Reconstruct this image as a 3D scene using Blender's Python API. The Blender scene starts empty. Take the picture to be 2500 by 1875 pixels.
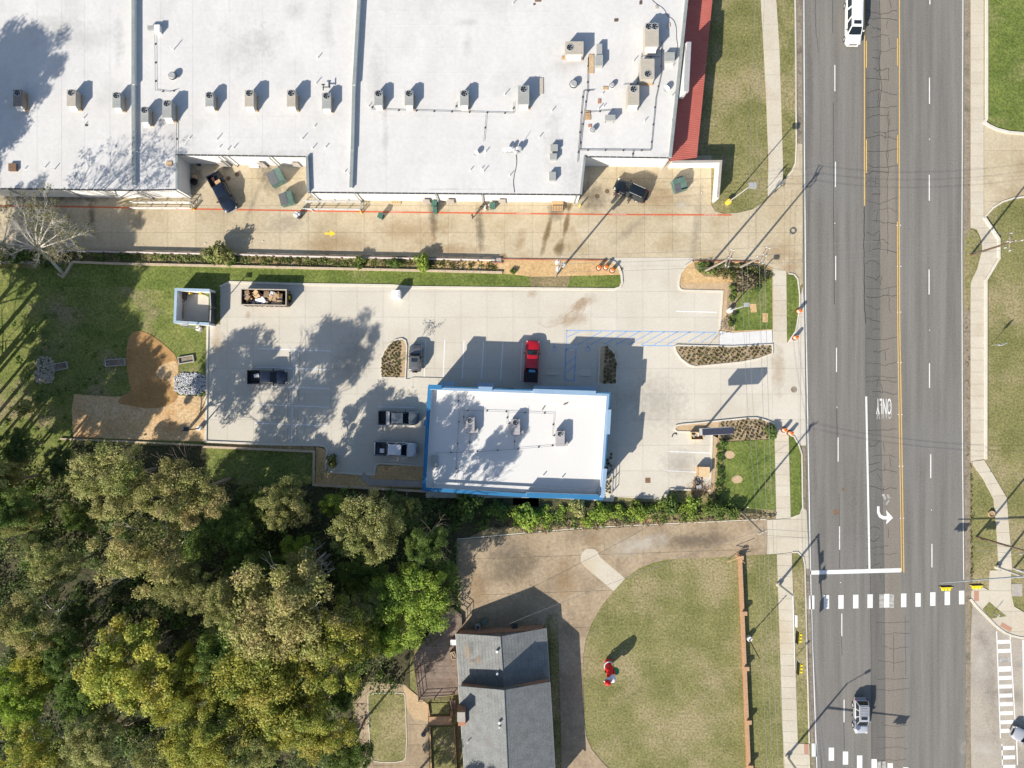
import bpy, bmesh, math, random
import numpy as np
from mathutils import Vector, Matrix
random.seed(7); rng = np.random.default_rng(7)
R = math.radians
scene = bpy.context.scene
C = scene.collection
# ---------------------------------------------------------------- camera
CAM_H = 98.0; S = 17.0
cam_d = bpy.data.cameras.new("camera"); cam = bpy.data.objects.new("camera", cam_d); C.objects.link(cam)
cam.location = (0, 0, CAM_H); cam.rotation_euler = (0, 0, 0)
cam_d.sensor_fit = 'HORIZONTAL'; cam_d.angle = 2*math.atan(2500/2/S/CAM_H); cam_d.clip_end = 2000; cam_d.clip_start = 1
scene.camera = cam
# ---------------------------------------------------------------- sky, sun, exposure
SUN_EL = 31.0
SHX, SHY = 0.643, 0.766          # ground direction in which shadows fall
world = bpy.data.worlds.new("World"); scene.world = world; world.use_nodes = True
wn = world.node_tree
sky = wn.nodes.new("ShaderNodeTexSky"); sky.sky_type = 'NISHITA'; sky.sun_disc = False
sky.sun_elevation = R(SUN_EL); sky.sun_rotation = math.atan2(-SHX, -SHY)
bg = wn.nodes["Background"]; bg.inputs[1].default_value = 0.098
wn.links.new(sky.outputs[0], bg.inputs[0])
sd = bpy.data.lights.new("sun", 'SUN'); sd.energy = 4.9; sd.angle = R(0.5); sd.color = (1.0, 0.93, 0.82)
sun = bpy.data.objects.new("sun", sd); C.objects.link(sun); sun.location = (-30, -40, 60)
ldir = Vector((SHX, SHY, -math.tan(R(SUN_EL)))).normalized()
sun.rotation_euler = ldir.to_track_quat('-Z', 'Y').to_euler()
scene.view_settings.view_transform = 'Standard'; scene.view_settings.look = 'None'
scene.view_settings.exposure = 0.66; scene.view_settings.gamma = 1.0
scene.view_settings.use_curve_mapping = False
scene.cycles.max_bounces = 5; scene.cycles.transparent_max_bounces = 8

# ---------------------------------------------------------------- helpers
def P(px, py, h=0.0):
    """true place of what the photograph (2500x1875) shows at px,py when it stands h metres high"""
    k = (CAM_H-h)/CAM_H/S
    return ((px-1250)*k, (937.5-py)*k)
def PV(px, py, h): x, y = P(px, py, h); return Vector((x, y, h))
def W(poly, h=0.0): return [P(a, b, h) for a, b in poly]
def tag(o, label=None, cat=None, group=None, kind=None):
    if label: o['label'] = label
    if cat: o['category'] = cat
    if group: o['group'] = group
    if kind: o['kind'] = kind
    return o
def thing(name, label, cat, loc=(0, 0, 0), rz=0.0, group=None):
    o = bpy.data.objects.new(name, None); C.objects.link(o); o.empty_display_size = .2
    o.location = loc; o.rotation_euler = (0, 0, rz)
    return tag(o, label, cat, group)
kids = {}
def setparent(o, p):
    if p is not None:
        o.parent = p; kids.setdefault(p.name, []).append(o)
def dup(o, parent=None, loc=None, rz=None, label=None, group=None, scale=None):
    c = o.copy(); C.objects.link(c)
    if parent is not None: setparent(c, parent)
    for ch in kids.get(o.name, []): dup(ch, c)
    if loc is not None: c.location = loc
    if rz is not None: c.rotation_euler = (0, 0, rz)
    if scale is not None: c.scale = scale
    if label: c['label'] = label
    if group: c['group'] = group
    return c
class MB:
    def __init__(s): s.v = []; s.f = []; s.m = []
    def add(s, vs, fs, mi=0):
        n = len(s.v); s.v += [tuple(v) for v in vs]; s.f += [tuple(i+n for i in f) for f in fs]; s.m += [mi]*len(fs); return s
    def box(s, c, d, rz=0, mi=0, tilt=None, taper=1.0):
        cx, cy, cz = c; dx, dy, dz = d[0]/2, d[1]/2, d[2]/2
        M = Matrix.Rotation(rz, 3, 'Z')
        if tilt: M = M @ Matrix.Rotation(tilt[0], 3, 'X') @ Matrix.Rotation(tilt[1], 3, 'Y')
        vs = []
        for z in (-dz, dz):
            k = taper if z > 0 else 1
            for x, y in ((-dx, -dy), (dx, -dy), (dx, dy), (-dx, dy)):
                p = M @ Vector((x*k, y*k, z)); vs.append((p.x+cx, p.y+cy, p.z+cz))
        return s.add(vs, [(3, 2, 1, 0), (4, 5, 6, 7), (0, 1, 5, 4), (1, 2, 6, 5), (2, 3, 7, 6), (3, 0, 4, 7)], mi)
    def cyl(s, a, b, r0, r1=None, n=8, mi=0, caps=True):
        a = Vector(a); b = Vector(b); r1 = r0 if r1 is None else r1
        d = (b-a)
        if d.length < 1e-6: return s
        q = d.to_track_quat('Z', 'Y')
        vs = []
        for p, r in ((a, r0), (b, r1)):
            for i in range(n):
                t = 2*math.pi*i/n; vs.append(p+q @ Vector((r*math.cos(t), r*math.sin(t), 0)))
        fs = [(i, (i+1) % n, n+(i+1) % n, n+i) for i in range(n)]
        if caps: fs += [tuple(range(n-1, -1, -1)), tuple(range(n, 2*n))]
        return s.add(vs, fs, mi)
    def tube(s, pts, r, n=6, mi=0):
        for a, b in zip(pts[:-1], pts[1:]): s.cyl(a, b, r, r, n, mi)
        return s
    def prism(s, poly, z0, z1, mi=0, ms=None, bottom=False):
        n = len(poly); ar = sum(poly[i][0]*poly[(i+1) % n][1]-poly[(i+1) % n][0]*poly[i][1] for i in range(n))
        if ar < 0: poly = poly[::-1]
        vs = [(x, y, z0) for x, y in poly]+[(x, y, z1) for x, y in poly]
        s.add(vs, [tuple(range(n, 2*n))], mi)
        k = len(s.v)-2*n
        s.f += [(k+i, k+(i+1) % n, k+n+(i+1) % n, k+n+i) for i in range(n)]; s.m += [mi if ms is None else ms]*n
        if bottom: s.f.append(tuple(k+i for i in range(n-1, -1, -1))); s.m.append(mi)
        return s
    def band(s, pts, w, z0, z1, closed=False, side=0.0, mi=0):
        """strip of width w along 2D pts; side -1..1 shifts it left/right"""
        n = len(pts); L = []; Rr = []
        for i in range(n):
            if closed: a = pts[i-1]; c = pts[(i+1) % n]
            else: a = pts[max(i-1, 0)]; c = pts[min(i+1, n-1)]
            b = pts[i]
            d1 = Vector((b[0]-a[0], b[1]-a[1])); d2 = Vector((c[0]-b[0], c[1]-b[1]))
            if d1.length < 1e-6: d1 = d2
            if d2.length < 1e-6: d2 = d1
            d1.normalize(); d2.normalize(); t = d1+d2
            if t.length < 1e-3: t = d1
            t.normalize(); nn = Vector((-t.y, t.x)); k = min(1/max(nn.dot(Vector((-d1.y, d1.x))), .4), 2)
            lo = w/2*(1+side); hi = w/2*(1-side)
            L.append((b[0]+nn.x*k*hi, b[1]+nn.y*k*hi)); Rr.append((b[0]-nn.x*k*lo, b[1]-nn.y*k*lo))
        m = n if closed else n-1
        for i in range(m):
            j = (i+1) % n
            q = [Rr[i], Rr[j], L[j], L[i]]
            vs = [(x, y, z0) for x, y in q]+[(x, y, z1) for x, y in q]
            fs = [(4, 5, 6, 7), (0, 1, 5, 4), (2, 3, 7, 6)]
            if not closed and i == 0: fs.append((3, 0, 4, 7))
            if not closed and i == m-1: fs.append((1, 2, 6, 5))
            s.add(vs, fs, mi)
        return s
    def sphere(s, c, r, n=8, mi=0, sc=(1, 1, 1), half=False):
        vs = []; fs = []; rows = n//2
        for j in range(rows+1):
            ph = math.pi*j/rows if not half else math.pi/2*j/rows
            for i in range(n):
                t = 2*math.pi*i/n
                vs.append((c[0]+r*sc[0]*math.sin(ph)*math.cos(t), c[1]+r*sc[1]*math.sin(ph)*math.sin(t), c[2]+r*sc[2]*math.cos(ph)))
        for j in range(rows):
            for i in range(n):
                a = j*n+i; b = j*n+(i+1) % n
                fs.append((a, a+n, b+n, b))
        return s.add(vs, fs, mi)
    def build(s, name, mats, parent=None, smooth=False, kind=None, loc=None):
        me = bpy.data.meshes.new(name); me.from_pydata(s.v, [], s.f)
        if not isinstance(mats, (list, tuple)): mats = [mats]
        for m in mats: me.materials.append(m)
        if len(mats) > 1: me.polygons.foreach_set('material_index', s.m)
        if smooth: me.polygons.foreach_set('use_smooth', [True]*len(s.f))
        o = bpy.data.objects.new(name, me); C.objects.link(o)
        if parent is not None: setparent(o, parent)
        if loc is not None: o.location = loc
        if kind: o['kind'] = kind
        return o
def smooth(poly, it=2, closed=True):
    for _ in range(it):
        out = []; n = len(poly)
        rg = range(n) if closed else range(n-1)
        if not closed: out.append(poly[0])
        for i in rg:
            a = poly[i]; b = poly[(i+1) % n]
            out.append((a[0]*.75+b[0]*.25, a[1]*.75+b[1]*.25)); out.append((a[0]*.25+b[0]*.75, a[1]*.25+b[1]*.75))
        if not closed: out.append(poly[-1])
        poly = out
    return poly
def inside(p, poly):
    x, y = p; r = False; n = len(poly); j = n-1
    for i in range(n):
        xi, yi = poly[i]; xj, yj = poly[j]
        if (yi > y) != (yj > y) and x < (xj-xi)*(y-yi)/(yj-yi)+xi: r = not r
        j = i
    return r
def clip(poly, a, b, keep):
    """keep part of poly where keep(p)>=0; keep is linear"""
    out = []; n = len(poly)
    for i in range(n):
        p = poly[i]; q = poly[(i+1) % n]; dp = keep(p); dq = keep(q)
        if dp >= 0: out.append(p)
        if (dp >= 0) != (dq >= 0):
            t = dp/(dp-dq); out.append((p[0]+(q[0]-p[0])*t, p[1]+(q[1]-p[1])*t))
    return out
def area(poly):
    n = len(poly); return abs(sum(poly[i][0]*poly[(i+1) % n][1]-poly[(i+1) % n][0]*poly[i][1] for i in range(n)))/2
# ---------------------------------------------------------------- materials
def nd(nt, t, **kw):
    n = nt.nodes.new(t)
    for k, v in kw.items(): setattr(n, k, v)
    return n
def newmat(name):
    m = bpy.data.materials.new(name); m.use_nodes = True
    return m, m.node_tree, m.node_tree.nodes["Principled BSDF"]
def mixc(nt, fac, a, b, mode='MIX'):
    n = nd(nt, 'ShaderNodeMix', data_type='RGBA', blend_type=mode)
    for s_, v in ((n.inputs[0], fac), (n.inputs[6], a), (n.inputs[7], b)):
        if hasattr(v, 'is_linked') or hasattr(v, 'links'): nt.links.new(v, s_)
        elif isinstance(v, (int, float)): s_.default_value = v
        else: s_.default_value = (*v[:3], 1)
    return n.outputs[2]
def noise(nt, scale, detail=3, vec=None, stretch=None, rough=.6):
    n = nd(nt, 'ShaderNodeTexNoise'); n.inputs['Scale'].default_value = scale; n.inputs['Detail'].default_value = detail; n.inputs['Roughness'].default_value = rough
    if vec is None:
        g = nd(nt, 'ShaderNodeNewGeometry'); vec = g.outputs['Position']
    if stretch:
        mp = nd(nt, 'ShaderNodeMapping'); nt.links.new(vec, mp.inputs[0]); mp.inputs[3].default_value = stretch; vec = mp.outputs[0]
    nt.links.new(vec, n.inputs['Vector']); return n.outputs['Fac']
def ramp(nt, fac, lo, hi):
    n = nd(nt, 'ShaderNodeMapRange'); nt.links.new(fac, n.inputs[0]); n.inputs[1].default_value = lo; n.inputs[2].default_value = hi
    return n.outputs[0]
def surf(name, col, col2=None, s1=.25, fine=6.0, fine_amt=.12, col3=None, s3=.08, t3=(.55, .75), rough=.9, bump=0.0, bscale=8.0, rnd=0.0, stretch=None, metal=0.0, spec=.3, coat=0.0, objspace=False):
    m, nt, b = newmat(name)
    vec = None
    if objspace:
        tc = nd(nt, 'ShaderNodeTexCoord'); vec = tc.outputs['Object']
    c = tuple(col)
    if col2 is not None:
        c = mixc(nt, ramp(nt, noise(nt, s1, 4, vec, stretch), .35, .65), col, col2)
    if col3 is not None:
        c = mixc(nt, ramp(nt, noise(nt, s3, 5, vec), t3[0], t3[1]), c, col3)
    if fine_amt:
        f = ramp(nt, noise(nt, fine, 3, vec, None, .7), .3, .7)
        g = mixc(nt, f, (1-fine_amt,)*3, (1+fine_amt,)*3)
        c = mixc(nt, 1.0, c, g, 'MULTIPLY')
    if rnd:
        oi = nd(nt, 'ShaderNodeObjectInfo')
        mr = nd(nt, 'ShaderNodeMapRange'); nt.links.new(oi.outputs['Random'], mr.inputs[0]); mr.inputs[3].default_value = 1-rnd; mr.inputs[4].default_value = 1+rnd
        vm = nd(nt, 'ShaderNodeVectorMath', operation='SCALE')
        if isinstance(c, tuple): vm.inputs[0].default_value = c
        else: nt.links.new(c, vm.inputs[0])
        nt.links.new(mr.outputs[0], vm.inputs[3]); c = vm.outputs[0]
    if isinstance(c, tuple): b.inputs['Base Color'].default_value = (*c, 1)
    else: nt.links.new(c, b.inputs['Base Color'])
    b.inputs['Roughness'].default_value = rough; b.inputs['Metallic'].default_value = metal; b.inputs['Specular IOR Level'].default_value = spec
    b.inputs['Coat Weight'].default_value = coat; b.inputs['Coat Roughness'].default_value = .05
    if bump:
        bn = nd(nt, 'ShaderNodeBump'); bn.inputs['Strength'].default_value = bump; bn.inputs['Distance'].default_value = .1
        nt.links.new(noise(nt, bscale, 4, vec, None, .8), bn.inputs['Height']); nt.links.new(bn.outputs[0], b.inputs['Normal'])
    return m
def leafmat(name, c1, c2, c3=None, s=.35, trans=.42):
    m, nt, b = newmat(name)
    oi = nd(nt, 'ShaderNodeObjectInfo')
    g = nd(nt, 'ShaderNodeNewGeometry')
    c = mixc(nt, ramp(nt, noise(nt, s, 3), .38, .62), c1, c2)
    if c3: c = mixc(nt, ramp(nt, noise(nt, s*.6, 3), .52, .68), c, c3)
    r = nd(nt, 'ShaderNodeMapRange'); nt.links.new(g.outputs['Random Per Island'], r.inputs[0]); r.inputs[3].default_value = .72; r.inputs[4].default_value = 1.3
    vm = nd(nt, 'ShaderNodeVectorMath', operation='SCALE'); nt.links.new(c, vm.inputs[0]); nt.links.new(r.outputs[0], vm.inputs[3])
    r2 = nd(nt, 'ShaderNodeMapRange'); nt.links.new(oi.outputs['Random'], r2.inputs[0]); r2.inputs[3].default_value = .85; r2.inputs[4].default_value = 1.15
    vm2 = nd(nt, 'ShaderNodeVectorMath', operation='SCALE'); nt.links.new(vm.outputs[0], vm2.inputs[0]); nt.links.new(r2.outputs[0], vm2.inputs[3])
    nt.links.new(vm2.outputs[0], b.inputs['Base Color']); b.inputs['Roughness'].default_value = .6; b.inputs['Specular IOR Level'].default_value = .25
    tr = nd(nt, 'ShaderNodeBsdfTranslucent'); nt.links.new(vm2.outputs[0], tr.inputs[0])
    mx = nd(nt, 'ShaderNodeMixShader'); mx.inputs[0].default_value = trans
    nt.links.new(b.outputs[0], mx.inputs[1]); nt.links.new(tr.outputs[0], mx.inputs[2])
    nt.links.new(mx.outputs[0], nt.nodes['Material Output'].inputs[0])
    return m
M = {}
M['lawn'] = surf('lawn', (.150, .152, .050), (.222, .208, .082), .22, 3.2, .45, (.29, .245, .13), .13, (.46, .64), bump=.8, bscale=4)
M['sod'] = surf('sod', (.095, .135, .024), (.160, .195, .045), .3, 3.0, .45, (.21, .205, .08), .2, (.55, .75), bump=.9, bscale=4)
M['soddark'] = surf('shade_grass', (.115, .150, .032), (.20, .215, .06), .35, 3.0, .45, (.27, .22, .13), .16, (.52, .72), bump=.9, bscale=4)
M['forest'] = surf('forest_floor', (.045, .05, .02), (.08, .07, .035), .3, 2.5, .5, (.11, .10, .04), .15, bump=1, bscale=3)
M['weedground'] = surf('weedy_ground', (.19, .16, .08), (.28, .22, .12), .5, 3, .4, (.42, .27, .13), .12, (.5, .65), bump=.9, bscale=4)
M['dirt'] = surf('orange_dirt', (.49, .32, .15), (.56, .39, .20), .4, 3, .25, (.44, .27, .13), .3, bump=.6, bscale=4)
M['sand'] = surf('straw_sand', (.52, .35, .18), (.60, .44, .26), .4, 3, .3, (.50, .28, .12), .14, (.52, .68), bump=.6, bscale=4)
M['mud'] = surf('brown_mud', (.33, .19, .075), (.42, .25, .10), .3, 3, .18, (.25, .16, .075), .15, bump=.4, bscale=3)
M['mulch'] = surf('bed_mulch', (.30, .225, .135), (.40, .31, .20), 1.2, 5, .4, bump=1, bscale=6)
M['tanstrip'] = surf('tan_earth', (.44, .32, .19), (.49, .36, .22), .5, 4, .15, bump=.3)
M['asphalt'] = surf('asphalt', (.150, .143, .130), (.205, .195, .178), 1.0, 5, .16, (.185, .18, .175), .05, rough=.9, bump=.3, bscale=12, stretch=(1, .03, 1))
M['asphalt_tan'] = surf('asphalt_worn_tan', (.225, .198, .165), (.185, .168, .145), .6, 5, .16, rough=.9, stretch=(1, .08, 1), bump=.3, bscale=12)
M['asphalt_dark'] = surf('asphalt_dark_strip', (.118, .113, .104), (.15, .143, .132), .8, 5, .18, rough=.9, stretch=(1, .06, 1), bump=.3, bscale=12)
M['tar'] = surf('tar', (.035, .034, .033), fine_amt=.2)
M['gutter'] = surf('dirty_gutter', (.27, .225, .17), (.21, .175, .13), .7, 3, .3, (.14, .12, .09), .35, (.58, .7))
M['street'] = surf('side_street', (.34, .30, .255), (.42, .375, .31), .16, 4, .16, (.26, .235, .20), .12, (.5, .68), bump=.3)
M['lot'] = surf('new_concrete', (.515, .475, .40), (.56, .525, .45), .16, 4, .06, (.465, .415, .335), .1, (.55, .8), rnd=.022)
M['lotjoint'] = surf('joint_filler', (.38, .34, .28))
M['alley'] = surf('old_concrete', (.43, .355, .235), (.50, .43, .31), .14, 2.5, .12, (.34, .27, .165), .16, (.50, .72), rnd=.03, bump=.15)
M['alleyjoint'] = surf('old_joint', (.24, .20, .13))
M['drive'] = surf('aged_drive_concrete', (.30, .23, .15), (.38, .30, .205), .22, 2.2, .2, (.24, .185, .125), .3, (.5, .7), rnd=.03, bump=.15)
M['drivejoint'] = surf('pale_joint', (.44, .36, .25))
M['walk'] = surf('sidewalk_concrete', (.49, .435, .34), (.53, .485, .395), .25, 4, .08, (.47, .385, .26), .1, (.58, .75), rnd=.035)
M['walkjoint'] = surf('sidewalk_joint', (.28, .24, .18))
M['kerb'] = surf('kerb_concrete', (.56, .515, .43), (.61, .57, .49), .5, 4, .08)
M['newslab'] = surf('fresh_white_concrete', (.58, .575, .56), (.62, .61, .60), .5, 4, .04)
M['whitewall'] = surf('white_painted_wall', (.64, .625, .60), (.68, .665, .64), .3, 3, .04, (.60, .56, .50), .25, (.62, .8))
M['roof'] = surf('white_roof_membrane', (.55, .54, .525), (.60, .59, .575), .22, 2.0, .05, (.475, .47, .45), .12, (.55, .78), stretch=(1, .45, 1))
M['roofpatch'] = surf('roof_patch', (.62, .61, .59), fine_amt=.03)
M['capgrey'] = surf('grey_metal_cap', (.22, .25, .25), (.27, .30, .30), 1, 3, .08, rough=.5)
M['gutterdark'] = surf('dark_gutter', (.05, .055, .06), fine_amt=.1, rough=.6)
M['red'] = surf('red_metal_roof', (.47, .135, .105), (.52, .16, .125), .4, 3, .06, rough=.55)
M['line'] = surf('white_paint', (.74, .74, .72), (.66, .66, .64), 1.0, 6, .10)
M['oldline'] = surf('worn_white_paint', (.45, .44, .42), (.26, .25, .23), 2.5, 6, .25)
M['lotline'] = surf('lot_white_paint', (.72, .72, .73), fine_amt=.05)
M['yellow'] = surf('yellow_paint', (.68, .44, .11), (.58, .38, .12), 1.5, 6, .15)
M['arrow'] = surf('bright_yellow_paint', (.85, .55, .05), fine_amt=.08)
M['bluep'] = surf('blue_paint_line', (.19, .33, .60), (.26, .40, .62), 1, 6, .1)
M['redline'] = surf('red_fire_lane_paint', (.56, .12, .05), (.46, .13, .07), .5, 5, .15)
M['redkerb'] = surf('faded_red_paint', (.34, .11, .07), (.42, .22, .14), .6, 5, .25)
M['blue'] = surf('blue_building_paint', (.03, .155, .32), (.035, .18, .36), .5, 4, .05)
M['bluelight'] = surf('blue_coping', (.22, .33, .46), (.25, .36, .49), .7, 4, .05, rough=.7)  # paler copy of the coping blue; the awnings share it
M['shingle'] = surf('grey_shingles', (.175, .180, .178), (.225, .232, .226), .9, 7, .25, (.19, .17, .15), .25, (.6, .75), bump=.5, bscale=6)
M['brick'] = surf('red_brick', (.36, .18, .11), (.44, .24, .15), 2, 6, .25, bump=.4)
M['orangebrick'] = surf('orange_brick', (.40, .25, .145), (.46, .295, .175), 2.2, 6, .12)
M['tanwall'] = surf('tan_block', (.46, .36, .25), (.52, .42, .30), 1.2, 5, .12, rnd=.05)
M['greywall'] = surf('grey_concrete_wall', (.33, .30, .27), (.40, .36, .32), .8, 5, .12)
M['deck'] = surf('weathered_deck', (.18, .135, .105), (.26, .205, .165), .6, 6, .3, (.34, .22, .14), .3, (.6, .75), rnd=.12)
M['wood'] = surf('raw_timber', (.42, .27, .14), (.50, .34, .19), 1.5, 6, .15, rnd=.06)
M['ply'] = surf('pale_plywood', (.56, .41, .23), (.62, .47, .28), 1.5, 5, .08)
M['card'] = surf('cardboard', (.45, .30, .17), (.52, .36, .21), 1.5, 5, .1, rnd=.15)
M['whitecard'] = surf('white_card', (.70, .70, .70), fine_amt=.05)
M['darkwood'] = surf('dark_timber', (.10, .07, .05), (.16, .12, .09), 1, 5, .2)
M['unit'] = surf('grey_unit_metal', (.30, .31, .295), (.35, .355, .34), .8, 3, .06, rough=.55, objspace=True)
M['unitbeige'] = surf('beige_unit_metal', (.40, .365, .305), (.44, .40, .335), .8, 3, .06, (.30, .25, .19), .8, (.62, .7), rough=.55, objspace=True)
M['unitlilac'] = surf('pale_unit_metal', (.36, .34, .345), (.40, .38, .38), .8, 3, .05, rough=.55, objspace=True)
M['unitbrown'] = surf('brown_unit_metal', (.23, .19, .165), (.27, .225, .195), .8, 3, .08, rough=.6, objspace=True)
M['fan'] = surf('fan_black', (.012, .015, .018), fine_amt=.1, rough=.5)
M['blade'] = surf('fan_blade', (.30, .32, .33), fine_amt=.05, rough=.35, metal=.4)
M['steel'] = surf('galvanised_steel', (.46, .46, .45), (.52, .52, .51), 2, 6, .08, rough=.45, metal=.35)
M['darksteel'] = surf('dark_steel', (.06, .065, .07), fine_amt=.1, rough=.5, metal=.3)
M['black'] = surf('black_plastic', (.02, .02, .022), fine_amt=.1, rough=.6)
M['pole'] = surf('grey_wood_pole', (.25, .21, .17), (.31, .27, .22), 2, 6, .15)
M['brownpole'] = surf('brown_wood_pole', (.11, .075, .05), (.15, .105, .07), 2, 6, .15)
M['insul'] = surf('pale_insulator', (.60, .60, .60), fine_amt=.05, rough=.3)
M['wire'] = surf('wire', (.20, .20, .20), fine_amt=0, rough=.5)
M['lid'] = surf('dark_grey_lid', (.085, .09, .10), (.11, .115, .125), 1, 5, .12, rough=.6, objspace=True)
M['dump'] = surf('green_dumpster_paint', (.085, .145, .12), (.12, .19, .155), 1, 5, .15, rough=.6, objspace=True)
M['bin'] = surf('green_bin_plastic', (.05, .12, .095), (.07, .15, .12), 1, 5, .1, rough=.6, objspace=True)
M['orange'] = surf('orange_plastic', (.80, .20, .035), (.72, .17, .03), 2, 6, .08, rough=.5)
M['rubber'] = surf('rubber', (.07, .06, .055), fine_amt=.15)
M['refl'] = surf('white_band', (.78, .78, .76), fine_amt=.03)
M['sigyellow'] = surf('signal_yellow', (.80, .60, .02), fine_amt=.06, rough=.5)
M['glass'] = surf('dark_glass', (.018, .026, .034), fine_amt=0, rough=.06, spec=.8)
M['signface'] = surf('dark_sign_top', (.045, .048, .07), fine_amt=.1, rough=.4)
M['stone'] = surf('grey_stone', (.50, .50, .51), fine_amt=.25, rnd=0)
M['stonetan'] = surf('tan_stone', (.44, .39, .32), fine_amt=.3)
M['bark'] = surf('pale_bark', (.40, .37, .32), (.50, .47, .42), 3, 6, .15)
M['barkbrown'] = surf('brown_bark', (.18, .14, .105), (.25, .20, .15), 3, 6, .2)
M['tactile'] = surf('tactile_paving', (.42, .235, .165), fine_amt=.2, fine=14)
M['iron'] = surf('rusty_iron', (.16, .095, .06), (.22, .14, .09), 4, 8, .3)
M['skin'] = surf('skin', (.42, .25, .17), fine_amt=0, rough=.6)
M['hair'] = surf('dark_hair', (.02, .015, .012), fine_amt=.2)
M['clothdark'] = surf('charcoal_cloth', (.045, .047, .05), fine_amt=.15)
M['clothbrown'] = surf('maroon_cloth', (.07, .03, .035), fine_amt=.15)
M['clothwhite'] = surf('white_cloth', (.7, .68, .62), fine_amt=.05)
M['denim'] = surf('denim', (.05, .07, .11), fine_amt=.15)
M['infred'] = surf('inflatable_red', (.72, .02, .02), fine_amt=.03, rough=.45)
M['infwhite'] = surf('inflatable_white', (.74, .70, .78), fine_amt=.03, rough=.5)
M['infgreen'] = surf('inflatable_green', (.02, .26, .11), fine_amt=.03, rough=.45)
M['tarpblue'] = surf('blue_plastic', (.12, .42, .68), fine_amt=.05, rough=.4)
M['soil'] = surf('rusty_stain', (.38, .24, .12), fine_amt=.2)
def paint(name, c, metal=.3): return surf(name, c, fine_amt=0.0, rough=.3, metal=metal, spec=.5, coat=.8)
M['p_white'] = paint('white_car_paint', (.72, .72, .70), 0)
M['p_silver'] = paint('silver_car_paint', (.52, .53, .56), .4)
M['p_navy'] = paint('navy_car_paint', (.012, .018, .035), .2)
M['p_black'] = paint('black_car_paint', (.010, .014, .018), .1)
M['p_grey'] = paint('grey_car_paint', (.16, .165, .17), .4)
M['p_slate'] = paint('slate_car_paint', (.15, .175, .195), .4)
M['p_bright'] = paint('bright_silver_car_paint', (.64, .65, .68), .15)
M['greyblue'] = surf('grey_blue_cap', (.30, .40, .50), (.34, .44, .54), .7, 4, .05)
M['p_red'] = paint('red_car_paint', (.50, .008, .02), .2)
M['lamp'] = surf('lamp_lens', (.65, .65, .62), fine_amt=0, rough=.1, spec=.8)
M['tail'] = surf('tail_lens', (.35, .01, .01), fine_amt=0, rough=.2)
LF = {
 'olive': leafmat('olive_leaves', (.33, .35, .12), (.41, .39, .17), (.25, .30, .09)),
 'tan': leafmat('tan_leaves', (.46, .385, .17), (.36, .36, .12), (.27, .32, .09)),
 'green': leafmat('green_leaves', (.13, .20, .05), (.19, .27, .065), (.25, .31, .08)),
 'yellow': leafmat('yellow_green_leaves', (.46, .44, .08), (.31, .36, .075), (.52, .43, .11)),
 'bright': leafmat('bright_green_leaves', (.28, .38, .06), (.35, .44, .08), (.20, .30, .055)),
 'dark': leafmat('dark_green_leaves', (.10, .15, .05), (.15, .20, .065), (.20, .23, .08)),
 'tuft': leafmat('dry_tuft_leaves', (.18, .15, .06), (.27, .22, .10), (.12, .13, .04)),
 'weed': leafmat('weed_leaves', (.13, .15, .045), (.22, .21, .08), (.27, .23, .12)),
 'straw': leafmat('dead_stems', (.33, .27, .18), (.25, .20, .12)),
}
# ---------------------------------------------------------------- ground pieces
def slabs(name, poly, ox, oy, dx, dy, z, mat, jmat, ang=0.0, j=0.028, thick=.03, label=None, piece='slab', zoff=0.0):
    """a paved area: one base sheet and every slab of it a part, joints recessed"""
    pw = W(poly)
    base = MB().prism(pw, zoff-.02, z-thick).build(name, jmat, kind='structure')
    ca, sa = math.cos(ang), math.sin(ang)
    o = P(ox, oy); dx /= S; dy /= S
    loc = [((x-o[0])*ca+(y-o[1])*sa, -(x-o[0])*sa+(y-o[1])*ca) for x, y in pw]
    x0 = min(p[0] for p in loc); x1 = max(p[0] for p in loc); y0 = min(p[1] for p in loc); y1 = max(p[1] for p in loc)
    for i in range(math.floor(x0/dx), math.ceil(x1/dx)):
        for k in range(math.floor(y0/dy), math.ceil(y1/dy)):
            a, b, c, d = i*dx+j/2, (i+1)*dx-j/2, k*dy+j/2, (k+1)*dy-j/2
            q = clip(loc, 0, 0, lambda p: p[0]-a)
            if len(q) > 2: q = clip(q, 0, 0, lambda p: b-p[0])
            if len(q) > 2: q = clip(q, 0, 0, lambda p: p[1]-c)
            if len(q) > 2: q = clip(q, 0, 0, lambda p: d-p[1])
            if len(q) < 3 or area(q) < .06: continue
            q = [(x*ca-y*sa+o[0], x*sa+y*ca+o[1]) for x, y in q]
            t = z-(((i*7+k*13) % 5)*.0006)
            MB().prism(q, z-thick-.004, t).build(piece, mat, base)
    return base
def patch(name, poly, z, mat, it=0, kind='structure', parent=None, z0=-.02):
    if it: poly = smooth(poly, it)
    return MB().prism(W(poly), z0, z).build(name, mat, parent, kind=kind)
def kerb(poly, w=.2, z=.15, closed=False, mat='kerb', side=0, it=0, z0=-.02, name='kerb'):
    if it: poly = smooth(poly, it, closed)
    return MB().band(W(poly), w, z0, z, closed, side).build(name, M[mat], kind='structure')
def mark(name, quads, z, mat, parent):
    """flat paint: px polygons"""
    m = MB()
    for q in quads: m.prism(W(q), z-.003, z)
    return m.build(name, M[mat], parent)
def pl(x0, y0, x1, y1, w):
    """px polygon of a stroke"""
    d = Vector((x1-x0, y1-y0)); d.normalize(); n = Vector((-d.y, d.x))*w/2
    return [(x0+n.x, y0+n.y), (x1+n.x, y1+n.y), (x1-n.x, y1-n.y), (x0-n.x, y0-n.y)]
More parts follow.
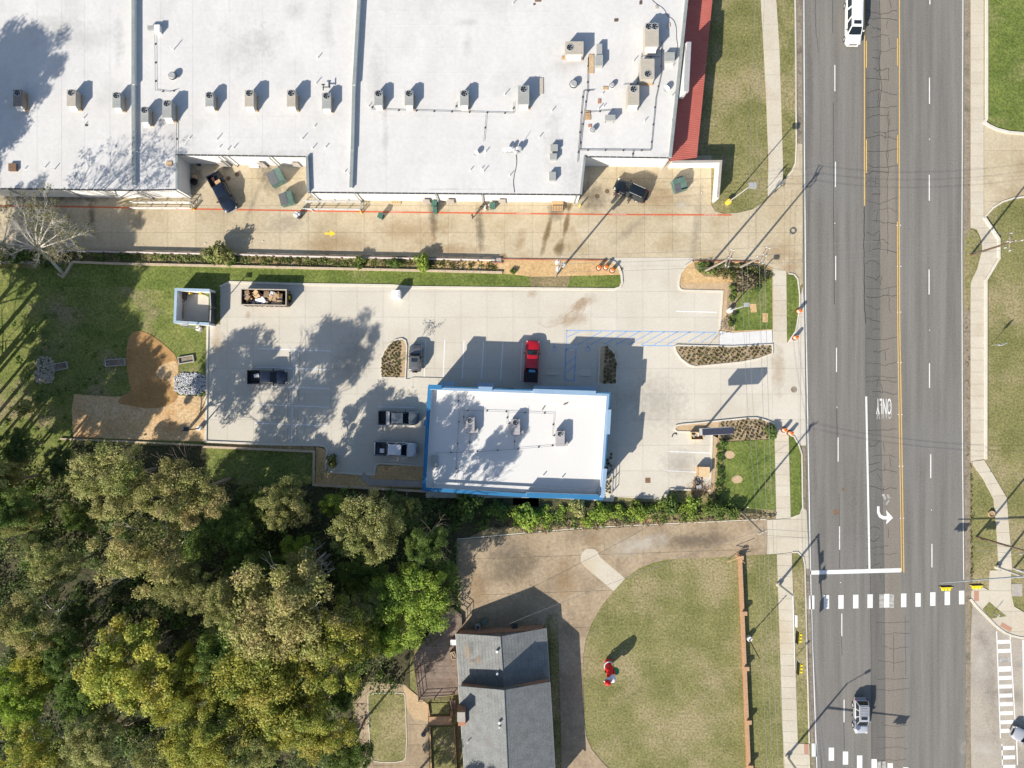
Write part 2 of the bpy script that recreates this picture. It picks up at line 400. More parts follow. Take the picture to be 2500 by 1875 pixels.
def flat_text(name, txt, px, py, size, z, mat, parent, rot=0.0, sx=1.0, sy=1.0):
    cu = bpy.data.curves.new(name, 'FONT'); cu.body = txt; cu.align_x = 'CENTER'; cu.align_y = 'CENTER'; cu.size = size; cu.extrude = .0015
    tmp = bpy.data.objects.new(name+'_tmp', cu); C.objects.link(tmp)
    dg = bpy.context.evaluated_depsgraph_get(); me = bpy.data.meshes.new_from_object(tmp.evaluated_get(dg))
    bpy.data.objects.remove(tmp); bpy.data.curves.remove(cu)
    me.materials.clear(); me.materials.append(M[mat])
    o = bpy.data.objects.new(name, me); C.objects.link(o)
    if parent is not None: setparent(o, parent)
    x, y = P(px, py, z); o.location = (x, y, z); o.rotation_euler = (0, 0, rot); o.scale = (sx, sy, 1)
    return o
def stainmat(name, col, amt, sc=.6):
    m, nt, b = newmat(name); tc = nd(nt, 'ShaderNodeTexCoord')
    mp = nd(nt, 'ShaderNodeMapping'); nt.links.new(tc.outputs['Generated'], mp.inputs[0]); mp.inputs[1].default_value = (-1, -1, 0); mp.inputs[3].default_value = (2, 2, 0)
    ln = nd(nt, 'ShaderNodeVectorMath', operation='LENGTH'); nt.links.new(mp.outputs[0], ln.inputs[0])
    ns = noise(nt, sc, 5)
    ad = nd(nt, 'ShaderNodeMath', operation='MULTIPLY_ADD'); nt.links.new(ns, ad.inputs[0]); ad.inputs[1].default_value = 1.6; nt.links.new(ln.outputs['Value'], ad.inputs[2])
    mr = nd(nt, 'ShaderNodeMapRange'); nt.links.new(ad.outputs[0], mr.inputs[0]); mr.inputs[1].default_value = 1.75; mr.inputs[2].default_value = .9; mr.inputs[4].default_value = amt
    b.inputs['Base Color'].default_value = (*col, 1); b.inputs['Roughness'].default_value = .9
    nt.links.new(mr.outputs[0], b.inputs['Alpha']); return m
M['st_dark'] = stainmat('dark_oil_stain', (.13, .11, .08), .48, 1.2)
M['st_rust'] = stainmat('rust_stain', (.40, .25, .12), .30, .8)
M['st_wet'] = stainmat('wet_stain', (.20, .135, .06), .8, .5)
M['st_tyre'] = stainmat('tyre_mark', (.16, .145, .13), .20, 1.5)
M['st_pale'] = stainmat('pale_worn_patch', (.62, .58, .50), .5, .8)
M['st_roof'] = stainmat('roof_grime', (.36, .36, .35), .15, .5)
stain_n = 0
def stain(px, py, w, l, ang, mat, parent, z):
    global stain_n; stain_n += 1; z += (stain_n % 23)*.0004
    m = MB(); m.add([(-w/2/S, -l/2/S, 0), (w/2/S, -l/2/S, 0), (w/2/S, l/2/S, 0), (-w/2/S, l/2/S, 0)], [(0, 1, 2, 3)])
    o = m.build('stain', M[mat], parent); x, y = P(px, py, z); o.location = (x, y, z); o.rotation_euler = (0, 0, R(ang)); return o
# ================================================================ GROUND
MB().box((0, 0, -.5), (900, 900, 1)).build('ground', M['lawn'], kind='structure')
# --- main road
ROADL = [(1957, -300), (1959, 300), (1962, 750), (1968, 1100), (1975, 1450), (1990, 1875), (2000, 2160)]
road_poly = ROADL+[(2372, 2160), (2357, 1875), (2356, 1415), (2353, 1100), (2351, 750), (2353, 300), (2355, -300)]
road = patch('road', road_poly, .02, M['asphalt'])
dark = patch('turn_lane_strip', [(2112, -300), (2112, 500), (2112, 1000), (2124, 1420), (2128, 1875), (2130, 2160), (2166, 2160), (2162, 1875), (2160, 1420), (2150, 1000), (2148, 500), (2147, -300)], .0245, M['asphalt_dark'], parent=road, kind=None)
patch('worn_lane_strip', [(2148, -300), (2148.5, 500), (2150.5, 1000), (2160.5, 1420), (2162.5, 1875), (2166.5, 2160), (2212, 2160), (2208, 1875), (2206, 1500), (2198, 1400), (2190, 1000), (2186, 500), (2188, -300)], .0245, M['asphalt_tan'], parent=road, kind=None)
ZM = .029
def dash(xs, ys, w, name='lane_dash', mat='line'):
    for (x, (a, b)) in zip(xs, ys): mark(name, [[(x-w/2, a), (x+w/2, a), (x+w/2, b), (x-w/2, b)]], ZM, mat, road)
dash([2037, 2038, 2039.5, 2040, 2042, 2046, 2049.5, 2055, 2060.5], [(-80, -15), (159, 223), (395, 457), (625, 684), (849, 908), (1068, 1127), (1285, 1342), (1498, 1553), (1708, 1763)], 2.2)
dash([2270, 2269, 2268.5, 2268, 2269, 2272, 2275], [(-55, 11), (190, 254), (427, 490), (658, 719), (887, 947), (1109, 1167), (1328, 1385)], 2.4)
def pathmark(name, pts, w, mat):
    m = MB(); m.band(W(pts), w/S, ZM-.003, ZM); return m.build(name, M[mat], road)
pathmark('edge_line', [(1961, -300), (1964, 400), (1967, 750), (1973, 1100), (1980, 1450), (1994, 1875), (2003, 2150)], 2.2, 'line')
pathmark('edge_line', [(2352, -300), (2348, 600), (2349.5, 1100), (2352.5, 1415)], 1.8, 'line')
pathmark('yellow_line', [(2110, -300), (2110.5, 502)], 2.6, 'yellow')
for a, b in ((-140, -75), (100, 165), (341, 422)): pathmark('yellow_dash', [(2115, a), (2115, b)], 2.2, 'yellow')
pathmark('yellow_line', [(2196, -300), (2195.5, 300), (2195, 540), (2196.5, 800), (2201, 1050), (2206.5, 1398)], 2.2, 'yellow')
pathmark('yellow_line', [(2190.5, 541), (2191.5, 800), (2195.5, 1050), (2201, 1394)], 2.0, 'yellow')
for a, b in ((-150, -78), (93, 160), (330, 399)): pathmark('yellow_dash', [(2191, a), (2191, b)], 2.0, 'yellow')
pathmark('turn_lane_line', [(2114.5, 968), (2117, 1100), (2120, 1250), (2122.5, 1389)], 4.6, 'line')
mark('stop_line', [[(1977, 1393), (2200, 1387), (2200, 1397), (1977, 1403)]], ZM, 'line', road)
flat_text('only_lettering', 'ONLY', 2158, 990, 1.25, ZM, 'line', road, math.pi, .66, 2.6)
flat_text('worn_lettering', 'ONLY', 2159, 1002, 1.25, ZM-.003, 'oldline', road, math.pi, .66, 2.6)
ar = [(2141, 1236), (2147, 1236), (2147, 1248), (2150, 1256), (2157, 1260), (2165, 1260), (2163, 1245), (2180, 1264), (2163, 1280), (2165, 1268), (2155, 1268), (2146, 1263), (2141, 1252)]
mark('turn_arrow', [ar], ZM, 'line', road)
for q in ([(2152, 1207), (2158, 1205), (2164, 1216), (2160, 1222)], [(2162, 1231), (2170, 1218), (2172, 1222), (2165, 1233)], [(2164, 1208), (2168, 1206), (2172, 1214), (2176, 1215), (2168, 1217)]):
    mark('worn_arrow', [q], ZM, 'oldline', road)
# crosswalk bars
for x, y, old in ((1981.5, 1454, 0), (2017.5, 1453, 0), (2053, 1453, 0), (2089, 1452, 0), (2124, 1451, 0), (2164.5, 1450, 0), (2206, 1449, 0), (2241, 1448, 0), (2277, 1446, 0), (2312.5, 1444, 0), (2347.5, 1442, 0)):
    mark('crosswalk_bar', [[(x-6.5, y), (x+6.5, y-.3), (x+6.5, y+33), (x-6.5, y+33.3)]], ZM, 'line', road)
for x in (2152, 2177): mark('worn_crosswalk_bar', [[(x-5.5, 1451), (x+5.5, 1451), (x+5.5, 1484), (x-5.5, 1484)]], ZM, 'oldline', road)
for x, y in ((1988, 1815), (2029.5, 1825), (2064, 1834.5), (2098.5, 1844), (2134, 1853), (2173, 1863), (2211, 1873), (2248, 1883), (2285, 1893)):
    mark('crosswalk_bar', [[(x-6.5, y), (x+6.5, y), (x+6.5, y+32), (x-6.5, y+32)]], ZM, 'line', road)
for x in (2146, 2158): mark('worn_crosswalk_bar', [[(x-4, 1860), (x+4, 1858), (x+5, 1885), (x-5, 1885)]], ZM, 'oldline', road)
# tar seams and cracks
m = MB(); rc = random.Random(3)
def wig(pts, amp, n):
    out = []
    for (a, b) in zip(pts[:-1], pts[1:]):
        for i in range(n):
            t = i/n; out.append((a[0]+(b[0]-a[0])*t+rc.uniform(-amp, amp), a[1]+(b[1]-a[1])*t+rc.uniform(-amp, amp)))
    out.append(pts[-1]); return out
def crack(pts, w=.05, z=ZM-.001): m.band(W(pts), w, z-.003, z)
y = -60
while y < 1385:
    if not (955 < y < 1025 or 1200 < y < 1285):
        x0 = 2114 if rc.random() < .7 else 2130; x1 = 2190 if rc.random() < .7 else 2170
        if rc.random() < .25: x1 = 2148
        yy = y+rc.uniform(-5, 5)
        crack(wig([(x0, yy), ((x0+x1)/2+rc.uniform(-10, 10), yy+rc.uniform(-11, 11)), (x1, yy+rc.uniform(-8, 8))], 2.4, 4), rc.uniform(.04, .075))
        if rc.random() < .6:
            bx = rc.uniform(2140, 2172); crack(wig([(bx, yy), (bx+rc.uniform(-6, 6), yy+rc.uniform(15, 34))], 2, 3), .05)
    y += rc.uniform(17, 34)
for y in (1520, 1548, 1578, 1612, 1658, 1682, 1770, 1800, 1828, 1855):
    crack(wig([(2148+rc.uniform(-20, 10), y), (2185, y+rc.uniform(-6, 6)), (2205+rc.uniform(0, 20), y+rc.uniform(-3, 3))], 1.8, 3), .045)
crack(wig([(2182, 1550), (2181, 1640)], .8, 6), .05); crack(wig([(2209, 1500), (2211, 1650)], .8, 6), .04)
crack(wig([(2147, -40), (2150, 130), (2145, 150)], 1, 8), .05); crack(wig([(2144, 150), (2152, 215), (2146, 260)], 2, 6), .07); crack(wig([(2168, 270), (2166, 620)], 2, 22), .05)
crack([(2033, -50), (2033, 82)], .06); crack([(2034, 250), (2034.5, 500), (2037, 743)], .06); crack([(2042, 998), (2044, 1068)], .05)
crack([(2048, 1205), (2049, 1285)], .05); crack([(2050, 1343), (2050, 1388)], .07); crack([(2053, 1545), (2056, 1600)], .05); crack([(2060, 1765), (2061, 1830)], .06)
crack(wig([(2110, 505), (2109, 600), (2110, 742), (2113, 790)], .7, 8), .11)
crack(wig([(1991, -30), (1990, 40), (1992, 70), (1997, 130)], 1, 5), .05)
crack([(2124, 1400), (2126, 1560), (2128, 1875)], .035)
m.build('tar_cracks', M['tar'], road, kind='stuff')
# reflectors, manholes
m = MB()
for x, y in ((2190, 550), (2198, 550), (2191, 650), (2199, 650), (2191, 762), (2199, 762), (2192, 885), (2200, 885), (2193, 1012), (2202, 1012), (2195, 1138), (2204, 1138), (2198, 1265), (2206, 1265), (2269, 340), (2269, 806), (2274, 1245), (2043, 994), (2052, 1422), (2038, 545)):
    m.box((*P(x, y), .035), (.11, .11, .03))
m.build('road_studs', M['refl'], road, kind='stuff')
for x, y, r in ((2041, 1250, .42), (2058, 1195, .2)):
    MB().cyl((*P(x, y), .0), (*P(x, y), .031), r, n=16).build('manhole_cover', M['iron'], road)
for x, y, w_, l_, a in ((1975, 300, 26, 600, 0), (1990, 1200, 18, 500, 1), (2085, 1250, 20, 400, 1)): stain(x, y, w_, l_, a, 'st_tyre', road, .0275)
# --- gutter strips
gl = slabs('west_gutter', [(1941, -300), (1956.5, -300), (1958.5, 300), (1959, 352), (1952, 352), (1946, 330)], 1941, 0, 60, 80, .03, M['gutter'], M['gutter'])
slabs('east_gutter', [(2356, -300), (2369, -300), (2368, 300), (2368, 1120), (2371, 1440), (2369, 1460), (2357, 1460), (2354, 1100), (2352, 700), (2353, 560)], 2350, 0, 60, 90, .035, M['gutter'], M['gutter'])
slabs('south_east_gutter', [(2357.6, 1461), (2369, 1461), (2369, 1875), (2378, 2160), (2372.5, 2160), (2357.6, 1875)], 2350, 0, 60, 90, .035, M['gutter'], M['gutter'])
slabs('south_west_gutter', [(1966, 1388), (1974.5, 1388), (1977, 1450), (1990, 1875), (1982, 1875), (1971, 1620)], 1941, 0, 60, 90, .03, M['gutter'], M['gutter'])
slabs('west_kerb_gutter', [(1954, 1090), (1966, 1090), (1968, 1250), (1958, 1252)], 1941, 0, 60, 90, .03, M['gutter'], M['gutter'])
# --- side street on the east
side = patch('side_street', smooth([(2369.5, 1470), (2388, 1487), (2412, 1510), (2436, 1536), (2462, 1554), (2500, 1563), (2900, 1575), (2900, 2200), (2385, 2200), (2369.5, 1875)], 1), .025, M['street'])
for x, y, w_, l_, a in ((2420, 1700, 60, 300, 8), (2400, 1560, 40, 90, 30), (2480, 1700, 50, 160, 80)): stain(x, y, w_, l_, a, 'st_tyre', side, .0285)
for x, y, w_, l_, a in ((2395, 1620, 60, 140, 0), (2400, 1830, 60, 140, 75)): stain(x, y, w_, l_, a, 'st_pale', side, .0285)
def smark(name, q, mat='line'): mark(name, [q], .032, mat, side)
smark('crosswalk_edge', [(2431.5, 1541), (2434, 1541), (2443.5, 1802), (2441, 1802)]); smark('crosswalk_edge', [(2464.5, 1554), (2467, 1554), (2479, 1760), (2476.5, 1760)])
smark('crosswalk_edge', [(2444.5, 1816), (2447, 1816), (2449, 1900), (2446.5, 1900)]); smark('crosswalk_edge', [(2480, 1800), (2482.5, 1800), (2485, 1868), (2482.5, 1868)])
smark('edge_line', [(2495.5, 1562), (2499, 1562), (2502, 1760), (2498.5, 1760)])
for i, y in enumerate((1567, 1589, 1611, 1634, 1655, 1676, 1698, 1719, 1741, 1763, 1784, 1826, 1849, 1872)):
    o = (y-1541)*.037
    smark('crosswalk_bar', [(2434.5+o, y-4.5), (2464.5+o*1.15, y-5.5), (2464.5+o*1.15, y+4), (2434.5+o, y+5)] if i != 3 else [(2434.5+o, y-7), (2464.5+o, y-8), (2464.5+o, y+5), (2434.5+o, y+6)], 'line' if i not in (2,) else 'oldline')
kerb([(2368, 1462), (2386, 1484), (2410, 1507), (2434, 1532), (2461, 1550), (2500, 1559), (2700, 1566)], .32, .14, it=1)
# --- east sidewalk, driveway, corner
EB = [(2369, -300), (2401, -300), (2401, 300), (2401, 531), (2436, 583), (2436, 632), (2402, 686), (2401, 1121), (2369, 1126), (2369, 690), (2386, 655), (2398, 605), (2393, 578), (2385, 560), (2369, 556)]
slabs('east_sidewalk', EB, 2369, 0, 33, 29.3, .07, M['walk'], M['walkjoint'])
slabs('east_sidewalk_south', [(2369, 1127), (2402, 1123), (2425, 1160), (2457, 1215), (2463, 1290), (2468, 1350), (2470, 1391), (2438, 1391), (2432, 1290), (2425, 1218), (2400, 1170)], 2430, 1391, 60, 30, .07, M['walk'], M['walkjoint'], ang=R(3))
slabs('corner_sidewalk', [(2416, 1392), (2468.5, 1392), (2468.5, 1450), (2475, 1480), (2500, 1495), (2640, 1500), (2640, 1560), (2500, 1557), (2461, 1548), (2436, 1531), (2412, 1506), (2388, 1482), (2371, 1461), (2371, 1442), (2390, 1428), (2413, 1441)], 2416, 1392, 52, 50, .07, M['walk'], M['walkjoint'])
patch('corner_grass', [(2414, 1469), (2398, 1487), (2418, 1510), (2456, 1504)], .085, M['lawn'])
patch('east_verge_grass', [(2475, 1392), (2520, 1392), (2600, 1400), (2600, 1494), (2520, 1494), (2500, 1490), (2477, 1478), (2470, 1450)], .085, M['lawn'])
MB().box((*P(2482, 1440), .06), (1.5, 1.8, .1)).build('utility_pad', M['greywall'], kind='structure')
slabs('east_driveway', [(2402, 301), (2412, 298), (2425, 312), (2450, 322), (2500, 328), (2700, 331), (2700, 478), (2510, 480), (2475, 483), (2445, 492), (2420, 508), (2402, 530)], 2402, 306, 68, 62, .055, M['alley'], M['alleyjoint'])
kerb([(2407, -300), (2407, 290), (2402, 300), (2414, 308), (2434, 317), (2462, 324), (2510, 328), (2700, 331)], .38, .22)
kerb([(2700, 478), (2510, 480), (2475, 484), (2447, 493), (2423, 508), (2402, 532)], .22, .16)
kerb([(2402, 532), (2437, 584), (2437, 631), (2405.5, 684), (2405, 1121)], .36, .24)
patch('east_island_grass', [(2354, 590), (2363, 566), (2371, 558), (2384, 567), (2394, 588), (2397, 606), (2385, 650), (2368, 684), (2366, 760), (2354, 760)], .09, M['lawn'], 1)
patch('north_east_lawn', [(2413, -300), (2700, -300), (2700, 326), (2500, 323), (2450, 317), (2420, 306), (2411, 292)], .09, M['sod'])
# --- west sidewalk
slabs('west_sidewalk_north', [(1857, -300), (1857, 0), (1864, 120), (1870, 236), (1876, 398), (1874, 482), (1911, 450), (1911, 400), (1902.6, 120), (1895, 0), (1895, -300)], 1857, 0, 60, 61, .07, M['walk'], M['walkjoint'])
slabs('west_sidewalk_middle', [(1884.5, 655), (1919, 662), (1919.5, 672), (1921, 838), (1886.5, 838)], 1884.5, 660, 60, 37, .07, M['walk'], M['walkjoint'])
slabs('west_sidewalk_lower', [(1890.5, 1062), (1925, 1062), (1930, 1264), (1894, 1267)], 1890, 1105, 60, 27, .07, M['walk'], M['walkjoint'])
slabs('west_sidewalk_south', [(1896.6, 1353), (1932.7, 1349), (1947.6, 1815), (1975, 1816), (1978, 1880), (1980, 2000), (1920, 2000), (1913.7, 1875)], 1896, 1353, 90, 27, .07, M['walk'], M['walkjoint'], ang=R(-1.6))
patch('tactile_pad', [(1962, 1816), (1973, 1816), (1974, 1841), (1963, 1841)], .077, M['tactile'])
patch('tactile_pad', [(2377, 1442), (2389, 1442), (2389, 1467), (2377, 1467)], .077, M['tactile'])
patch('tactile_pad', [(2446, 1519), (2471, 1533), (2465, 1542), (2440, 1528)], .077, M['tactile'])
slabs('signal_crossing_pad', [(1937, 1456), (1969, 1456), (1971, 1486), (1938, 1486)], 1937, 1456, 40, 40, .085, M['walk'], M['walkjoint'])
# verge grass strips
for nm, q in (('verge_grass_north', [(1896, -300), (1937, -300), (1937.5, 0), (1942, 350), (1940, 398), (1931.5, 417), (1919, 432), (1912, 436), (1911, 400), (1903, 120), (1896, 0)]),
              ('verge_grass_middle', [(1920.5, 673), (1938, 672), (1946, 682), (1950, 719), (1950, 745), (1947, 772), (1941, 806), (1922, 835)]),
              ('verge_grass_lower', [(1926, 1064), (1936, 1067), (1948.5, 1088), (1955.6, 1110), (1957, 1238), (1951, 1255), (1930.5, 1262)]),
              ('verge_grass_south', [(1934, 1350), (1946, 1350), (1958, 1361), (1962.5, 1378), (1968, 1620), (1973, 1814), (1948.5, 1814)])):
    patch(nm, q, .09, M['sod'] if ('middle' in nm or 'lower' in nm) else M['lawn'])
kerb([(1940, -300), (1941, 0), (1943.5, 350), (1941.5, 398), (1933, 418), (1920, 433)], .2, .14)
kerb([(1925, 668), (1938, 670), (1947, 681), (1951.5, 719), (1951.5, 745), (1948.5, 772), (1942.5, 807), (1923, 837)], .18, .14)
kerb([(1928, 1062), (1938, 1066), (1950, 1087), (1957, 1110), (1959, 1238), (1953, 1256), (1931, 1264)], .18, .14)
kerb([(1934, 1348), (1947, 1348), (1960, 1360), (1964.5, 1378), (1970, 1620), (1975, 1814)], .18, .14)
# --- alley behind the store
alley = slabs('alley', [(-300, 380), (1737, 380), (1736, 500), (1746, 516), (1766, 522), (1800, 520), (1835, 512), (1868, 492), (1873, 484), (1912, 452), (1912, 440), (1921, 434), (1934, 419), (1943, 398), (1945, 350), (1958.5, 352), (1960, 690), (1952, 700), (1947, 680), (1938, 669), (1925, 667), (1920, 662), (1884, 654), (1855, 640), (1694, 637), (1694, 628.5), (1495, 628.5), (1495, 636), (1228, 631), (1000, 626), (584, 619), (500, 616), (253, 611), (-300, 604)], 0, 502, 68.4, 66, .05, M['alley'], M['alleyjoint'])
for a in ((60, 480, 240, 30, 0, 'st_dark'), (190, 480, 200, 40, 0, 'st_dark'), (225, 530, 22, 120, 4, 'st_dark'), (660, 430, 70, 120, 25, 'st_dark'), (620, 490, 16, 200, -22, 'st_tyre'), (1058, 530, 30, 130, 3, 'st_dark'), (1172, 560, 26, 140, 4, 'st_dark'),
          (1357, 515, 46, 60, 0, 'st_dark'), (1335, 570, 18, 130, -14, 'st_wet'), (1388, 505, 24, 34, 0, 'st_wet'), (1382, 550, 16, 110, -12, 'st_wet'), (1365, 608, 30, 50, -22, 'st_wet'), (1060, 570, 14, 100, 3, 'st_rust'), (1450, 480, 90, 90, 0, 'st_dark'),
          (1228, 625, 26, 24, 0, 'st_wet'), (1270, 590, 30, 80, -18, 'st_rust'), (1665, 500, 40, 30, 0, 'st_pale'), (1700, 560, 30, 260, -6, 'st_tyre'), (1540, 560, 30, 160, -50, 'st_tyre'), (1620, 480, 160, 60, 10, 'st_rust'), (1900, 620, 120, 60, 10, 'st_rust'), (1925, 655, 60, 60, 30, 'st_rust'),
          (820, 600, 240, 70, 0, 'st_rust'), (700, 545, 160, 60, 10, 'st_tyre'), (1000, 560, 200, 80, 0, 'st_rust'), (470, 440, 60, 90, 0, 'st_dark'), (1100, 610, 260, 40, 0, 'st_rust')):
    stain(*a[:5], a[5], alley, .0535)
m = MB(); m.band(W([(-300, 501), (0, 503), (250, 506), (500, 511), (1000, 518.5), (1500, 524), (1786, 525)]), .22, .052, .056)
m.build('fire_lane_line', M['redline'], alley)
for x, y in ((966, 516.9), (1278, 521), (1512, 523.4), (1735, 524.6)):
    mark('fire_lane_patch', [[(x-17, y-1.6), (x+17, y-1.4), (x+17, y+1.8), (x-17, y+1.6)]], .058, 'redline', alley)
    flat_text('fire_lane_lettering', 'NO PARKING FIRE LANE', x, y, .2, .060, 'line', alley, 0, .92, .9)
mark('direction_arrow', [[(793, 568), (806, 568), (806, 562), (820, 570.5), (806, 578.5), (806, 573), (793, 573)]], .056, 'arrow', alley)
m = MB()
for k in range(26):
    x, y = rc.choice(((rc.uniform(500, 700), rc.uniform(565, 600)), (rc.uniform(1600, 1740), rc.uniform(400, 480)), (rc.uniform(960, 1240), rc.uniform(640, 660)), (rc.uniform(560, 960), rc.uniform(640, 654)), (rc.uniform(1780, 1880), rc.uniform(1230, 1260))))
    m.box((*P(x, y), .13), (rc.uniform(.08, .22), rc.uniform(.08, .2), .03), rc.uniform(0, 3))
m.build('litter', M['whitecard'], kind='stuff')
for x, y in ((558, 436), (579, 426), (1458, 479), (1482, 467)): MB().cyl((*P(x, y), .0), (*P(x, y), .056), .34, n=16).build('manhole_cover', M['iron'], alley)
# --- new parking lot
lotp = [(503, 1078), (506, 930), (508, 790), (538, 790), (538, 702), (562, 690), (734, 695), (958, 698), (1500, 708), (1513, 703), (1519, 690), (1517, 668), (1511, 650), (1500, 640), (1495, 637), (1495, 629), (1693, 629), (1693, 637), (1675, 648), (1662, 665), (1657, 685), (1656, 700), (1662, 708), (1763, 710), (1755, 806), (1755, 846), (1886, 846), (1886.3, 838), (1922, 838), (1960, 700), (1962.5, 750), (1968, 1088), (1952, 1088), (1938, 1065), (1890, 1061), (1890, 1046), (1740, 1056), (1733, 1200), (1635, 1197), (1627, 1221), (1500, 1213), (1490, 1252), (1042, 1215), (1042, 1136), (925, 1130), (917, 1135), (915, 1157), (880, 1157), (796, 1150), (800, 1100), (790, 1087)]
lot = slabs('parking_lot', lotp, 555, 712, 63.4, 62.5, .05, M['lot'], M['lotjoint'], j=.022)
ZL = .056
def lline(name, segs, w=2.2, mat='lotline'):
    for s_ in segs: mark(name, [pl(*s_, w)], ZL, mat, lot)
lline('stall_line', [(630, 851, 809, 857), (628, 896.5, 807, 902), (628, 942, 805, 948.5), (627, 987, 803, 994), (623, 1033, 801, 1039.5), (719, 855, 711.5, 1080),
      (1039.5, 830, 1036, 921), (1086, 830, 1082, 923), (1133, 832, 1128.5, 925), (1181, 834, 1175, 926), (1228, 835, 1222, 927.5), (1275, 836, 1270, 929),
      (1650, 760, 1750, 762.5), (1631, 1102, 1732, 1106), (1628, 1149, 1704, 1153), (923, 993, 1013, 995), (921, 1039, 1013, 1041)])
lline('hatch_line', [(1383, 807, 1748, 811.5), (1384, 806, 1379, 928), (1568, 843.5, 1648, 844.5), (1407, 846, 1402, 930), (1379, 928, 1402, 930), (1380, 855, 1407, 842)], 2.2, 'bluep')
for x in range(1385, 1660, 31): lline('hatch_line', [(x-6 if x > 1400 else x, 842 if x > 1400 else 823, x+52 if x > 1400 else x+28, 810)], 2.0, 'bluep')
lline('hatch_line', [(1680, 834.5, 1720, 812), (1711, 836, 1748, 813), (1381, 890, 1404, 872), (1381, 910, 1404, 892)], 2.0, 'bluep')
flat_text('no_parking_lettering', 'NO\nPARKING', 1395, 850, .52, ZL+.003, 'lotline', lot, math.pi+R(-1), .8, .85)
for x, y in ((1353, 850), (1435, 850)):
    m = MB()
    for i in range(10):
        a, b = i*.628, (i+1)*.628; m.band([(.32*math.cos(a), .32*math.sin(a)-.15), (.32*math.cos(b), .32*math.sin(b)-.15)], .08, 0, .002)
    m.box((0, .3, .001), (.09, .6, .002)); m.box((.14, .22, .001), (.3, .07, .002)); m.cyl((0, .66, 0), (0, .66, .002), .09, n=8)
    m.build('accessible_symbol', M['bluep'], lot, loc=(*P(x, y), ZL))
for a in ((1425, 738, 90, 30, 20, 'st_rust'), (1415, 750, 26, 80, -30, 'st_rust'), (1395, 780, 120, 40, 10, 'st_rust'), (1300, 718, 30, 24, 0, 'st_rust'), (530, 830, 40, 90, 0, 'st_rust'), (605, 770, 20, 24, 0, 'st_rust'), (870, 860, 120, 200, -30, 'st_tyre'), (1600, 980, 200, 160, 0, 'st_tyre'), (1660, 1130, 120, 90, 0, 'st_tyre'), (1900, 900, 40, 160, 0, 'st_rust')):
    stain(*a[:5], a[5], lot, .0535)
m = MB()
for k in range(7):
    x = 1425+rc.uniform(-20, 20); pts = [(x, 728)]
    for i in range(7): pts.append((pts[-1][0]-rc.uniform(0, 13), pts[-1][1]+rc.uniform(4, 12)))
    m.band(W(pts), .035, .05, .0545)
m.band(W(wig([(1310, 788), (1340, 800), (1370, 790), (1400, 784)], 3, 4)), .035, .05, .0545)
m.band(W(wig([(1322, 776), (1318, 788)], 1, 3)), .03, .05, .0545)
m.build('mud_trickles', M['soil'], lot, kind='stuff')
MB().box((*P(1581.5, 1172.5), .053), (.75, .75, .012)).build('drain_grate', M['iron'], lot)
for x, y, r in ((1938, 951, .45), (1518, 656, .25), (1895, 690, .2)): MB().cyl((*P(x, y), .0), (*P(x, y), .057), r, n=18).build('manhole_cover', M['gutter'], lot)
# white ramp
slabs('entry_ramp', [(1756, 808), (1790, 812), (1884, 806), (1885.5, 839), (1886, 841), (1785, 845), (1756, 845)], 1756, 800, 33, 60, .085, M['newslab'], M['walkjoint'])
# slab beside the building and under the left island
slabs('store_front_walk', [(930, 924), (1000, 925), (1009, 921), (1455, 933), (1508, 939), (1508, 950), (1491, 1215), (1040, 1215), (1043, 950), (1009, 948), (935, 946)], 1009, 921, 62, 40, .15, M['lot'], M['lotjoint'])
# islands and beds
def bed(nm, poly, mat='mulch', it=1, z=.13): return patch(nm, poly, z, M[mat], it)
isl1 = [(931, 922), (931, 880), (938, 857), (951, 840), (966, 830), (981, 827), (990, 832), (993, 845), (990, 923)]
bed('planter_island', isl1, it=0); kerb(isl1, .2, .2, True)
patch('tan_earth_strip', [(979, 832), (989, 833), (990, 845), (987, 921), (977, 921)], .136, M['tanstrip'])
isl2 = [(1461, 938), (1464, 850), (1469, 842), (1480, 844), (1496, 856), (1506, 880), (1505, 938)]
bed('planter_island_east', isl2, it=0); kerb(isl2, .2, .2, True)
patch('tan_earth_strip', [(1463, 937), (1465, 850), (1469, 844), (1476, 845), (1473, 937)], .136, M['tanstrip'])
bedH = [(1647, 846), (1652, 843), (1690, 844), (1785, 846), (1885, 841), (1885, 863), (1850, 876), (1810, 884), (1750, 890), (1697, 895), (1682, 891), (1662, 876), (1651, 860)]
bed('entrance_planting_bed', bedH, it=0); kerb(bedH, .2, .2, True)
bedI = [(1646, 1046), (1650, 1039), (1664, 1036), (1700, 1033), (1820, 1021), (1845, 1020), (1866, 1025), (1888, 1034), (1891, 1045), (1890, 1070), (1753, 1078), (1753, 1070), (1734, 1060), (1700, 1054), (1652, 1053)]
patch('tan_earth_bed', bedI, .12, M['tanstrip']); bed('sign_planting_bed', [(1754, 1030), (1820, 1023), (1845, 1022), (1866, 1027), (1888, 1036), (1889, 1071), (1754, 1078)], it=0, z=.13)
kerb([(1738, 1057), (1700, 1055), (1652, 1053), (1646, 1047), (1650, 1039), (1664, 1036), (1700, 1033), (1820, 1021), (1845, 1020), (1866, 1025), (1889, 1034)], .2, .2)
patch('tan_earth_strip_east', [(1740, 1061), (1753, 1061), (1742, 1207), (1731, 1207), (1733, 1180)], .12, M['tanstrip'])
kerb([(1738, 1057), (1737, 1100), (1733, 1197), (1636, 1194), (1629, 1200), (1627, 1222)], .22, .2)
bed('shrub_bed', [(1753, 1070), (1770, 1076), (1761, 1230), (1740, 1228), (1743, 1200)], it=0, z=.11)
patch('east_sod_lawn', [(1768, 1079), (1890, 1072), (1891, 1100), (1894, 1246), (1870, 1243), (1758, 1236)], .09, M['sod'])
